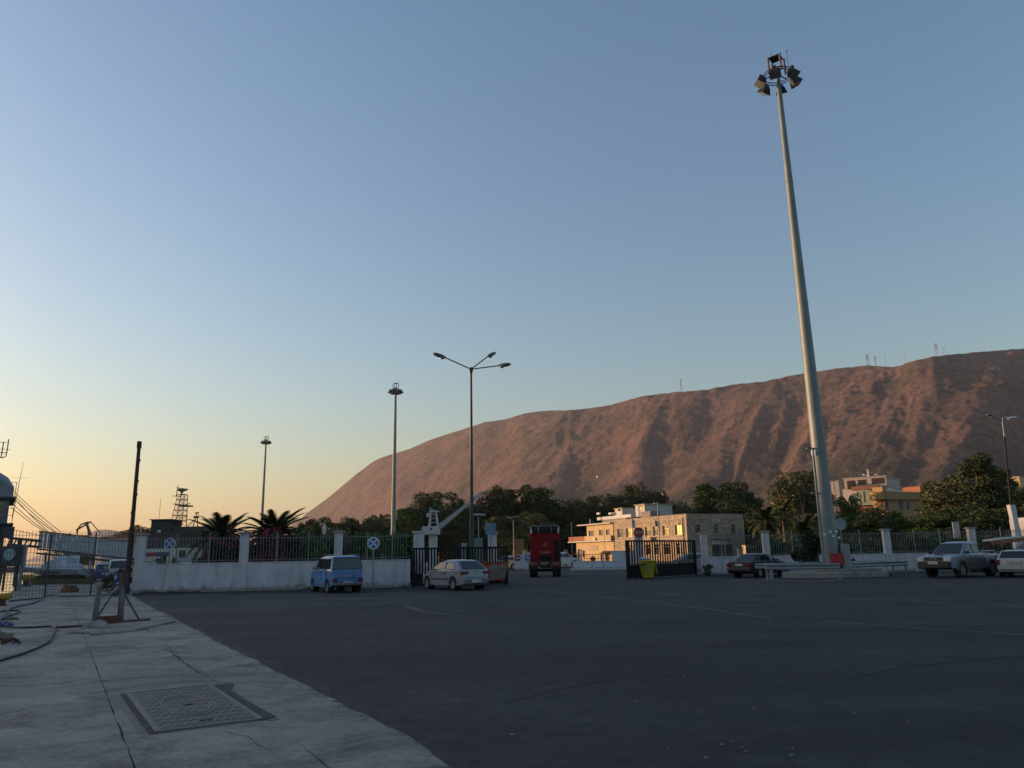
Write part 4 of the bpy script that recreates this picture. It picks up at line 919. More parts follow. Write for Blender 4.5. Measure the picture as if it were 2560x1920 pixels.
bl2 = paint('deep_blue', (.03, .07, .25)); wh2 = paint('off_white', (.5, .5, .5)); 
gcar('off_road_car', 'white high car parked on the quay behind the mesh fence and rusty pole', 'car', 300, 60, -28, wh2, **suv)
gcar('hatchback', 'deep blue car parked beyond the mesh fence left of the white high car', 'car', 258, 66, -35, bl2)
gcar('hatchback', 'white car roof showing over the wall below the palm trees', 'car', 497, 47, 70, wh2)
gcar('hatchback', 'small yellow lit car passing between gate and white kiosk wall', 'car', 1268, 84, -60, paint('cream', (.5, .42, .25)))
gcar('van', 'white van half hidden behind the end of the low compound wall', 'van', 1408, 92, 95, wh2, **dict(suv, L=4.6))
gcar('hatchback', 'grey car parked behind the wall between dark saloon and gate', 'car', 1752, 66, 85, paint('mid_grey', (.2, .22, .25)))
# ================================================================== things standing about the car park and quay
def cast_iron(): return M('cast_iron_cover', (.085, .085, .08), rough=.6, metal=.3, scale=3, var=.3)
# service cover with its raised pattern
c4 = [G(335, 1738), G(530, 1716), G(645, 1806), G(375, 1836)]
cc = sum(c4, Vector())/4; ex = ((c4[1]-c4[0])+(c4[2]-c4[3]))/2; ey = ((c4[0]-c4[3])+(c4[1]-c4[2]))/2
wx_, wy_ = ex.length, ey.length; ang = math.atan2(ex.y, ex.x)
t = thing('manhole_cover', 'rectangular cast iron service cover with an oval ring set in the quay', 'manhole cover', (cc.x, cc.y, .012), ang)
dirtm = M('dirt_fill', (.055, .052, .048), rough=.95, scale=6, var=.4, bump=.8)
patch = M('patch_concrete', (.17, .16, .145), rough=.9, scale=3, var=.25, bump=.5)
mb = MB(); mb.box((0, 0, -.004), (wx_+.34, wy_+.16, .012)); mb.obj('patch_surround', patch, t)
mb = MB(); mb.box((-wx_/2-.045, 0, .004), (.08, wy_+.06, .012)); mb.obj('dirt_gap', dirtm, t)
mb = MB(); mb.prism([(wx_/2+.0, -wy_/2-.05), (wx_/2+.17, -wy_/2+.05), (wx_/2+.13, 0), (wx_/2+.15, wy_*.3), (wx_/2+.30, wy_*.5), (wx_/2+.0, wy_/2+.03)], .002, .010); mb.obj('dirt_gap', dirtm, t)
mb = MB(); fw = .05
for x in (-wx_/2, wx_/2): mb.box((x, 0, .012), (fw, wy_, .02))
for y in (-wy_/2, wy_/2): mb.box((0, y, .0118), (wx_-fw, fw*.5, .0185))
mb.obj('frame', M('frame_iron', (.15, .145, .135), rough=.7, var=.25), t, bevel=.004)
mb = MB(); mb.box((0, 0, .006), (wx_-.05, wy_-.03, .014)); plate = mb.obj('plate', cast_iron(), t)
nx, ny = 19, 11; mb = MB(); mb.box((0, 0, .003), ((wx_-.1)/nx*.72, (wy_-.08)/ny*.42, .007), top=(.85, .8)); me = mb.mesh('tread_stud', cast_iron())
oa, ob = wx_*.255, wy_*.25
for i in range(nx):
    for j in range(ny):
        x = -wx_/2+.05+(wx_-.1)*(i+.5)/nx; y = -wy_/2+.04+(wy_-.08)*(j+.5+(.25 if i % 2 else -.0))/(ny+.25)
        e = (x/oa)**2+(y/ob)**2
        if .62 < e < 1.35: continue
        put('tread_stud', me, plate, (x, y, .013))
mb = MB(); n = 48
for s0, s1 in ((1.10, 1.02), (.94, .87)):
    rings = []
    for sx, z in ((s0, .013), (s0-.01, .024), (s1+.01, .024), (s1, .013)): rings.append([Vector((oa*sx*math.cos(2*math.pi*k/n), ob*sx*math.sin(2*math.pi*k/n), z)) for k in range(n)])
    mb.loft(rings, cap=False)
o = mb.obj('oval_ring', MATS['frame_iron'], plate); o['kind'] = 'stuff'
for x, y in ((0, 0), (0, -wy_*.40)):
    mb = MB(); mb.box((x, y, .016), (.12, .05, .012)); mb.obj('lifting_slot', dirtm, plate)
# the second, round-cornered cover farther up the quay
c = G(243, 1512)
mb = MB(); mb.prism([(c.x+math.cos(2*math.pi*k/18)*1.3, c.y+math.sin(2*math.pi*k/18)*.9) for k in range(18)], .006, .03)
props(mb.obj('manhole_cover', M('cover_pinkish', (.17, .14, .13), rough=.85, var=.2)), 'low rounded concrete cover behind the steel stand on the quay', 'manhole cover')
# ------------------------------------------------------------------ steel stand
s0 = G(228, 1566); s1 = G(375, 1556); u = (s1-s0).normalized(); L_ = (s1-s0).length
t = thing('steel_stand', 'rusty steel stand with two posts and braces on the quay', 'steel stand', s0, math.atan2(u.y, u.x))
brown = M('brown_rusty_channel', (.13, .055, .035), rough=.85, scale=5, col2=(.05, .03, .025)); greyst = M('weathered_grey_steel', (.12, .12, .12), rough=.75, scale=4, var=.35); bluest = M('bluish_steel_rod', (.06, .065, .09), rough=.6)
k = L_/4.0
def sp(px, py, dy=0):   # a point of the stand in its own axes, on the vertical plane through its foot
    r = ray(px, py); n_ = Vector((-u.y, u.x, 0)); cp = Vector((0, 0, EYE)); d = (s0-cp).dot(n_)/r.dot(n_); w = cp+r*d-s0
    return Vector((w.dot(u), dy, w.z))
mb = MB(); mb.box((L_*.5, 0, .05), (L_, .12, .10)); mb.obj('base_channel', brown, t, bevel=.008)
mb = MB(); mb.box((L_*.27, -.02, .17), (L_*.46, .10, .14)); mb.obj('cross_channel', brown, t, bevel=.008)
mb = MB(); mb.box((-.35, .0, .03), (.8, .14, .05)); mb.obj('base_plate', rust, t)
a_ = sp(234, 1562); b_ = sp(249, 1465); mb = MB(); mb.bar(a_, b_, .13, .12); mb.obj('post', greyst, t, bevel=.01)
a_ = sp(302, 1557); b_ = sp(305, 1468); mb = MB(); mb.bar(a_, b_, .10, .12); mb.obj('post', greyst, t, bevel=.01)
mb = MB(); mb.bar(a_+Vector((-.04, -.02, 0)), a_+Vector((-.03, -.02, 1.3)), .05, .14); mb.obj('post_face', brown, t)
a_ = sp(240, 1547); b_ = sp(292, 1467); mb = MB(); mb.bar(a_, a_.lerp(b_, .82), .05); mb.obj('brace', bluest, t)
mb = MB(); mb.bar(a_.lerp(b_, .80), b_+Vector((.12, 0, .08)), .12, .07); mb.obj('brace_end', greyst, t)
mb = MB(); mb.bar(b_+Vector((.0, 0, .1)), sp(308, 1472), .12, .07); mb.obj('top_plate', greyst, t)
a_ = sp(350, 1553); b_ = sp(312, 1487); mb = MB(); mb.bar(a_, b_, .045); mb.obj('brace', bluest, t)
# low concrete kerb step in front of the stand
k0, k1, k2, k3 = G(225, 1590), G(440, 1556), G(400, 1548), G(225, 1572)
mb = MB(); mb.prism([(p.x, p.y) for p in (k0, G(330, 1581), k1, k2, k3)], .003, .055); struct('kerb_step', mb, conc, bevel=.01)
# stones by the foot of the stand
rr = random.Random(5)
def rock(name, c, s, mat, label, cat, seed, group=None):
    bm = bmesh.new(); bmesh.ops.create_icosphere(bm, subdivisions=3, radius=1)
    for v in bm.verts:
        n_ = noise.noise(v.co*1.3+Vector((seed, 0, 0)))*.55+noise.noise(v.co*3.5+Vector((seed, 5, 0)))*.2
        v.co = v.co*(1+n_); v.co = Vector((v.co.x*s[0], v.co.y*s[1], max(-.25*s[2], v.co.z*s[2])))
    me = bpy.data.meshes.new(name); bm.to_mesh(me); bm.free(); me.materials.append(mat); me.shade_smooth()
    return props(put(name, me, None, c), label, cat, group)
stonem = M('pale_stone', (.24, .22, .19), rough=.9, scale=6, var=.3)
g1 = G(238, 1575); rock('stone', (g1.x, g1.y, .09), (.36, .22, .13), stonem, 'pale lump of concrete at the left foot of the steel stand', 'stone', 3)
g1 = G(212, 1583); rock('stone', (g1.x, g1.y, .03), (.42, .2, .06), stonem, 'flat broken patch of concrete left of the steel stand', 'stone', 8)
card = M('crumpled_cardboard', (.24, .12, .07), rough=.9, scale=3, col2=(.12, .05, .03), var=.3)
g1 = G(178, 1489); o = rock('cardboard', (g1.x, g1.y-.3, .24), (.42, .3, .30), card, 'crumpled brown cardboard lying before the mesh fence', 'cardboard', 12)
# ------------------------------------------------------------------ blue drum against the pole
bp_ = G(319, 1486)
t = thing('blue_drum', 'blue plastic drum with a pale label standing at the wall corner', 'drum', (bp_.x+.05, bp_.y-.9, 0))
bm_ = M('blue_plastic', (.012, .035, .16), rough=.45); hd = 1.03
mb = MB(); mb.lathe([(.27, 0), (.30, .03), (.30, .33), (.315, .345), (.315, .375), (.30, .39), (.30, .66), (.315, .675), (.315, .705), (.30, .72), (.30, hd-.05), (.28, hd)], n=24); mb.obj('body', bm_, t, smooth=35)
mb = MB(); mb.lathe([(.31, hd-.07), (.315, hd), (.27, hd+.005), (.26, hd-.03)], n=24); mb.obj('rim', M('blue_rim', (.02, .06, .2), rough=.4), t)
mb = MB(); mb.quad(*[(-.02+.306*math.cos(R(a_)), .306*math.sin(R(a_)), z) for a_, z in ((232, .78), (262, .78), (262, .95), (232, .95))]); mb.obj('paper_label', M('paper_pale', (.4, .42, .4), rough=.8), t)
# ------------------------------------------------------------------ yellow bollards on the quay edge
yel = M('bollard_yellow', (.40, .24, .015), rough=.6, scale=5, col2=(.25, .13, .02), var=.3)
def bollard(px, py, label, s=1.0):
    c = G(px, py); t = thing('bollard', label, 'bollard', c, R(60), 'yellow mooring bollards')
    mb = MB(); mb.lathe([(.30*s, 0), (.30*s, .05*s), (.18*s, .08*s), (.17*s, .36*s)], n=18); mb.obj('base', rust, t, smooth=40)
    mb = MB(); n = 14; rings = []
    for x, r_, z in ((-.36, .06, .56), (-.30, .13, .55), (-.1, .19, .50), (.1, .21, .48), (.32, .19, .52), (.46, .12, .54), (.5, .04, .54)):
        rings.append([Vector((x*s, r_*1.15*s*math.cos(2*math.pi*k/n), (z+r_*math.sin(2*math.pi*k/n))*s)) for k in range(n)])
    mb.loft(rings); mb.obj('head', yel, t, smooth=50)
    return t
bollard(4, 1515, 'yellow mooring bollard nearest the camera at the left edge', .70)
bollard(64, 1466, 'yellow mooring bollard beside the ship behind the mesh fence', 1.15)
bollard(108, 1444, 'flattest and farthest yellow mooring bollard beyond the mesh fence', 1.2)
# ------------------------------------------------------------------ hoses and cables
hose = M('black_rubber_hose', (.012, .012, .014), rough=.6); cab = M('grey_cable', (.09, .10, .12), rough=.7); bluerope = M('blue_rope', (.03, .04, .16), rough=.8); greenrope = M('green_rope', (.05, .09, .05), rough=.8)
def smooth(pts, k=6):
    out = []
    P_ = [pts[0]]+pts+[pts[-1]]
    for i in range(1, len(P_)-2):
        for j in range(k):
            t_ = j/k; a_, b_, c_, d_ = P_[i-1], P_[i], P_[i+1], P_[i+2]
            out.append(.5*((2*b_)+(-a_+c_)*t_+(2*a_-5*b_+4*c_-d_)*t_*t_+(-a_+3*b_-3*c_+d_)*t_**3))
    return out+[pts[-1]]
def line(name, px, r_, mat, label, cat, z=None):
    pts = [G(*p)+Vector((0, 0, (r_ if z is None else z)+.012)) for p in px]
    mb = MB(); mb.tube(smooth(pts), r_, 6); return props(mb.obj(name, mat, smooth=60), label, cat)
line('hose', [(-30, 1664), (20, 1650), (60, 1637), (100, 1621), (122, 1607), (132, 1592), (136, 1580), (137, 1573), (125, 1569), (90, 1571), (55, 1572), (20, 1570), (-30, 1569)], .022, hose, 'black hose making a wide loop on the quay', 'hose')
line('hose', [(136, 1574), (140, 1570), (146, 1571)], .022, brown, 'short brown end joined to the black hose loop', 'hose')
line('cable', [(0, 1554), (10, 1542), (18, 1532), (26, 1524), (45, 1518), (80, 1511), (98, 1503), (108, 1494), (130, 1490), (160, 1493), (230, 1491), (300, 1488)], .03, cab, 'grey cable winding from the left edge to the mesh fence', 'cable')
line('cable', [(-20, 1535), (5, 1531), (25, 1529), (50, 1529), (38, 1537), (20, 1543), (6, 1550)], .025, hose, 'thin black cable doubling back near the bollard', 'cable')
line('cable', [(24, 1505), (60, 1501), (105, 1497)], .025, hose, 'black cable lying straight below the mesh fence', 'cable')
line('rope', [(6, 1551), (25, 1551), (45, 1550), (35, 1547), (22, 1545)], .022, greenrope, 'thin green rope curled beside the cables', 'rope')
line('rope', [(-20, 1560), (10, 1561), (30, 1565), (22, 1567), (5, 1564), (15, 1559), (28, 1562), (-10, 1568)], .03, bluerope, 'tangle of blue rope at the left edge', 'rope')
line('rope', [(75, 1454), (120, 1452), (180, 1450), (240, 1452)], .035, hose, 'dark rope lying across the quay beyond the mesh fence', 'rope')
g1 = G(40, 1612); mb = MB()
for i in range(46):
    a_ = rr.uniform(0, 6.28); e = rr.uniform(0, 1.4); mb.bar((0, 0, .05), Vector((math.cos(a_)*math.cos(e), math.sin(a_)*math.cos(e), math.sin(e)))*.105, .007)
o = mb.obj('brush', M('blue_bristles', (.01, .014, .06), rough=.8), loc=(g1.x, g1.y, .01)); props(o, 'round dark blue bristle brush lying inside the hose loop', 'brush')
g1 = G(20, 1612); mb = MB(); mb.cyl((-.05, -.12, .05), (.05, .12, .10), .05, .035, n=10); props(mb.obj('hose_nozzle', rust, loc=(g1.x, g1.y, .01)), 'rusty brown hose nozzle lying beside the blue brush', 'nozzle')
g1 = G(0, 1600); rock('stone', (g1.x, g1.y, .06), (.26, .2, .12), M('olive_stone', (.13, .11, .07), rough=.9, var=.4), 'olive brown stone at the left edge inside the hose loop', 'stone', 21)
# ------------------------------------------------------------------ concrete island and guard rails round the tall mast
isl = M('island_concrete', (.26, .25, .225), rough=.9, scale=2, var=.25, bump=.5)
a0, a1, a2_, a3_ = G(1955, 1446), G(2222, 1442), G(2215, 1428), G(1990, 1430)
t = thing('mast_plinth', 'low concrete plinth with two steps under the tall mast', 'plinth', (0, 0, 0))
mb = MB(); mb.prism([(p.x, p.y) for p in (a0, G(2090, 1446), a1, a2_, a3_)], 0.004, .30); mb.obj('block', isl, t, bevel=.02)
mb = MB(); c_ = (a0+a1)/2; mb.box((c_.x+1.0, c_.y+.9, .39), (3.6, 1.6, .18)); mb.obj('upper_step', isl, t, bevel=.02)
def guard_rail(label, pts, posts, h=.72):
    t = thing('guard_rail', label, 'guard rail', pts[0], 0, 'steel guard rails round the mast'); P_ = [Vector(p)-Vector(pts[0]) for p in pts]
    prof = [(-.155, .0), (-.12, .045), (-.06, .045), (-.02, -.02), (.02, -.02), (.06, .045), (.12, .045), (.155, 0)]
    mb = MB(); rings = []
    for i, p in enumerate(P_):
        d = (P_[min(i+1, len(P_)-1)]-P_[max(i-1, 0)]).normalized(); n_ = Vector((d.y, -d.x, 0))
        rings.append([p+n_*(o_+.06)+Vector((0, 0, h+z)) for z, o_ in prof]+[p+n_*(o_+.052)+Vector((0, 0, h+z)) for z, o_ in reversed(prof)])
    mb.loft(rings); mb.obj('beam', galv, t, smooth=60)
    mb = MB(); mb.box((0, 0, (h+.14)/2), (.10, .06, h+.14)); mb.box((0, 0, h), (.13, .12, .2)); me = mb.mesh('post', galv)
    for f in posts:
        i = min(int(f), len(P_)-2); put('post', me, t, P_[i].lerp(P_[i+1], f-i))
    return t
e0, e1, e2, e3, e4 = G(1916, 1452), G(2103, 1450), G(2158, 1445), G(2270, 1438), G(2245, 1432)
guard_rail('corrugated steel guard rail in front of the tall mast, left piece', [e0, G(2010, 1451), e1], [.03, .12, 1.97])
guard_rail('corrugated steel guard rail right of the tall mast', [e2+Vector((-.5, .1, 0)), G(2215, 1441), e3], [.15, 1.35, 1.93])
guard_rail('far corrugated guard rail behind the tall mast', [e0+Vector((.2, 2.6, 0)), e2+Vector((0, 3.2, 0)), e3+Vector((-.5, 1.6, 0))], [.2, .9, 1.7])
# ------------------------------------------------------------------ skip (red and grey) behind the hatchback
sk0, sk1 = G(1197, 1463), G(1262, 1461)
t = thing('waste_skip', 'grey rubbish container with peeling red paint beside the silver hatchback', 'rubbish container', ((sk0.x+sk1.x)/2, sk0.y+.35, 0), R(-3))
peel = M('peeling_red_paint', (.34, .035, .018), rough=.75, scale=1.9, col2=(.20, .19, .17), thr=(.50, .53)); peel2 = M('grey_scratched_steel', (.23, .22, .20), rough=.75, scale=1.6, col2=(.13, .10, .085), thr=(.35, .6))
wS = (sk1.x-sk0.x)+.35; hS = 1.18
mb = MB(); rings = []
for z, w, d in ((.22, wS*.80, .80), (.45, wS*.86, .86), (hS-.30, wS*.98, 1.0)): rings.append([Vector((x*w/2, y*d/2, z)) for x, y in ((-1, -1), (1, -1), (1, 1), (-1, 1))])
mb.loft(rings); mb.obj('body', peel2, t, bevel=.02)
mb = MB(); mb.loft([[Vector((x*w/2, y*d/2, z)) for x, y in ((-1, -1), (1, -1), (1, 1), (-1, 1))] for z, w, d in ((hS-.30, wS*.985, 1.01), (hS, wS*1.03, 1.05))]); mb.obj('upper_band', peel, t)
mb = MB(); mb.box((0, 0, hS+.02), (wS*1.08, 1.12, .06)); mb.obj('rim', M('dull_red_rim', (.20, .035, .025), rough=.7), t, bevel=.01)
for x in (-.3, -.1, .12, .33):
    mb = MB(); mb.box((x*wS, -.475, .6), (.05, .06, .62)); mb.obj('rib', peel2 if x < .2 else peel, t)
mb = MB(); mb.box((0, -.44, .30), (wS*.82, .05, .1)); mb.obj('lower_rail', peel, t)
for x in (-1, 1):
    for y in (-1, 1):
        mb = MB(); mb.cyl((x*wS*.36-.03, y*.35, .09), (x*wS*.36+.03, y*.35, .09), .09, n=12); mb.box((x*wS*.36, y*.35, .17), (.09, .08, .1)); mb.obj('castor', plast, t)
# yellow wheelie bin
yb0 = G(1619, 1447)
t = thing('wheelie_bin', 'yellow wheelie bin with lid and green stickers before the right gate', 'bin', (yb0.x, yb0.y-.1, 0), R(14)); t.scale = (1.12, 1.12, 1.12)
ym_ = M('bin_yellow', (.28, .25, .012), rough=.5, var=.15)
mb = MB(); mb.loft([[Vector((x*w/2, y*d/2, z)) for x, y in ((-1, -1), (1, -1), (1, 1), (-1, 1))] for z, w, d in ((.05, .50, .46), (.2, .53, .50), (.92, .72, .70))]); mb.obj('body', ym_, t, bevel=.03)
mb = MB(); mb.box((0, 0, .95), (.80, .78, .06)); mb.obj('rim', ym_, t, bevel=.015)
mb = MB(); mb.box((.43, .05, .60), (.05, .62, .72), M=Matrix.Rotation(R(-7), 3, 'Y')); mb.obj('hanging_lid', ym_, t, bevel=.02)
for s in (-1, 1):
    mb = MB(); mb.cyl((s*.27-.04, .22, .10), (s*.27+.04, .22, .10), .10, n=12); mb.obj('wheel', plast, t)
gst = M('sticker_green', (.03, .12, .05), rough=.5, scale=9, col2=(.35, .38, .3), thr=(.42, .5))
mb = MB(); mb.box((-.17, -.335, .64), (.24, .008, .17), M=Matrix.Rotation(R(0), 3, 'X')); mb.obj('sticker', gst, t); 
mb = MB(); mb.box((-.19, -.30, .36), (.15, .008, .14)); mb.obj('sticker', gst, t)
bag = rock('rubbish_bag', (yb0.x-.14, yb0.y-.1, 1.16), (.30, .26, .17), M('bag_pale', (.42, .45, .47), rough=.5), 'pale plastic rubbish bag heaped on the open yellow bin', 'rubbish bag', 30)
# ------------------------------------------------------------------ painted lines
lm = M('worn_line_paint', (.17, .17, .165), rough=.8, scale=3, col2=(.035, .035, .037), thr=(.38, .60)); lmy = M('worn_yellow_line', (.15, .14, .10), rough=.8, scale=4, col2=(.04, .04, .04), thr=(.42, .60))
def road_line(pts, w, mat, name='road_line'):
    P_ = [G(*p)+Vector((0, 0, .004)) for p in pts]; mb = MB()
    L__ = [];
    for i, p in enumerate(P_):
        d = (P_[min(i+1, len(P_)-1)]-P_[max(i-1, 0)]).normalized(); n_ = Vector((-d.y, d.x, 0))*w/2; L__.append((p-n_, p+n_))
    for (a_, b_), (c_, d_) in zip(L__, L__[1:]): mb.quad(a_, c_, d_, b_)
    return struct(name, mb, mat)
road_line([(1350, 1475), (1480, 1490), (1620, 1505), (1760, 1521), (1925, 1546)], .11, lmy)
road_line([(2060, 1553), (2200, 1564), (2400, 1577), (2640, 1592)], .11, lmy)
for a_, b_ in (((1640, 1483), (1700, 1489)), ((1910, 1470), (2000, 1475)), ((1950, 1489), (2030, 1493)), ((2105, 1496), (2190, 1500)), ((2275, 1503), (2405, 1511)), ((2490, 1511), (2620, 1520))): road_line([a_, b_], .13, lm)
road_line([(1830, 1452), (1905, 1447), (1960, 1452), (2050, 1453), (2110, 1448)], .35, lm)
road_line([(2230, 1461), (2400, 1465), (2620, 1472)], .10, lm)
road_line([(1015, 1513), (1040, 1525), (1085, 1533), (1160, 1540)], .28, M('scuffed_patch', (.075, .075, .078), rough=.9, scale=2, col2=(.03, .03, .032), thr=(.4, .62)))
crack = M('tar_seam', (.012, .012, .013), rough=.7)
for pts in ([(1460, 1622), (1540, 1608), (1610, 1605), (1680, 1603)], [(1690, 1592), (1740, 1590), (1770, 1583)], [(905, 1571), (1000, 1569), (1070, 1567)]): road_line(pts, .07, crack, 'asphalt_seam')
for pts, w in (([(1700, 1600), (1790, 1606), (1900, 1600), (2030, 1612)], .05), ([(1250, 1760), (1400, 1722), (1520, 1700), (1700, 1688)], .03), ([(2100, 1700), (2250, 1668), (2400, 1652), (2560, 1640)], .04)): road_line(pts, w, crack, 'asphalt_seam')
# ================================================================== trees, palms, shrubs
def leafmat(name, a, b, rnd=.22):
    m = M(name, a, rough=.75, scale=1.1, col2=b, thr=(.38, .62), rnd=rnd); m.node_tree.nodes['Principled BSDF'].inputs['Specular IOR Level'].default_value = .2
    return m
lf_dark = leafmat('leaves_dark_green', (.075, .105, .036), (.030, .048, .018))
lf_olive = leafmat('leaves_olive_brown', (.105, .115, .050), (.048, .054, .026))
lf_bright = leafmat('leaves_fresh_green', (.075, .13, .022), (.028, .055, .012))
barkm = M('bark', (.12, .09, .065), rough=.9, scale=3, var=.3)
def crown(name, n, shape, leaf, seed, mat, clumps=26, droop=0.0):
    """many small leaf faces gathered in uneven clumps through a crown of unit height, base at z=0"""
    rr = random.Random(seed); cs = []
    for i in range(clumps):
        z = rr.uniform(.03, .98); wz = shape(z); a = rr.uniform(0, 6.28); q = wz*math.sqrt(rr.uniform(.15, 1))
        cs.append((q*math.cos(a), q*math.sin(a), z, rr.uniform(.09, .17)*(.6+wz)))
    vs = []; fs = []
    for i in range(n):
        c = cs[rr.randrange(clumps)]; d = Vector((rr.gauss(0, 1), rr.gauss(0, 1), rr.gauss(0, 1))); d.normalize(); q = rr.uniform(.35, 1)**.5*c[3]
        p = Vector(c[:3])+Vector((d.x*q, d.y*q, d.z*q*.8-droop*rr.random()*q))
        s = leaf*rr.uniform(.6, 1.5); a = Vector((rr.gauss(0, 1), rr.gauss(0, 1), rr.gauss(0, .6))).normalized(); b = a.cross(Vector((rr.gauss(0, 1), rr.gauss(0, 1), rr.gauss(0, 1)))).normalized()
        k = len(vs); vs += [p-a*s, p+b*s*.55, p+a*s, p-b*s*.55]; fs.append((k, k+1, k+2, k+3))
    me = bpy.data.meshes.new(name); me.from_pydata(vs, [], fs); me.materials.append(mat); return me
def trunkmesh(seed, mat, forks=5):
    rr = random.Random(seed); mb = MB(); top = Vector((rr.uniform(-.05, .05), rr.uniform(-.05, .05), .55)); mid = Vector((rr.uniform(-.03, .03), rr.uniform(-.03, .03), .28))
    mb.tube([(0, 0, -.01), mid, top, top+Vector((0, 0, .3))], [.030, .022, .015, .005], 7)
    for i in range(forks):
        a = rr.uniform(0, 6.28); z0 = rr.uniform(.25, .5); p0 = mid.lerp(top, (z0-.28)/.27 if z0 > .28 else 0)
        p1 = p0+Vector((math.cos(a)*.10, math.sin(a)*.10, .12)); p2 = p1+Vector((math.cos(a)*.08, math.sin(a)*.08, .18)); mb.tube([p0, p1, p2], [.012, .008, .003], 5)
    return mb.mesh('trunk', mat, 60)
def round_(z): return .36*math.sqrt(max(0, 1-((z-.5)/.55)**2))
def tall_(z): return .24*math.sqrt(max(0, 1-((z-.5)/.56)**2))*(1+.2*math.sin(z*9))
def dome_(z): return .55*math.sqrt(max(0, 1-(z/1.05)**2))
def cone_(z): return .30*(1-z*.72)*min(1, z*6+.3)
CR = {}
for mk, mat in (('dark', lf_dark), ('olive', lf_olive), ('bright', lf_bright)):
    for sk, sh, n, lf, cl in (('round', round_, 13000, .0165, 60), ('tall', tall_, 12000, .0145, 60), ('dome', dome_, 12000, .0175, 60), ('cone', cone_, 11000, .0145, 60)):
        CR[mk, sk] = [crown('crown', n, sh, lf, hash((len(mk), len(sk), v)) % 1000+v*7, mat, cl, droop=.35 if sk == 'tall' else 0) for v in range(2)]
TR = [trunkmesh(i, barkm) for i in range(3)]
tn = 0
def tree(name, label, px, Y, top, width, kind, mat, group='trees behind the compound', base=.0, z0=0.0, cz=.25):
    """px, top: where its crown stands against the background; width in the same measure; Y metres away"""
    global tn; tn += 1; rr = random.Random(tn*13)
    x = X(px, Y, top); H = Z(top, Y, px)-z0; w = width/F*Y/math.cos(math.atan2(x, Y))*.93
    t = thing(name, label, 'tree', (x, Y, z0), rr.uniform(0, 6.28), group)
    ref = {'round': .72, 'tall': .50, 'dome': 1.1, 'cone': .6}[kind]
    c = put('crown', CR[mat, kind][tn % 2], t, (0, 0, H*cz), (0, 0, rr.uniform(0, 6)), (w/ref/.98, w/ref/.98, H*(1-cz)))
    put('trunk', TR[tn % 3], t, (0, 0, 0), (0, 0, 0), (H, H, H)); return t
L_, D_, B_ = 'olive', 'dark', 'bright'
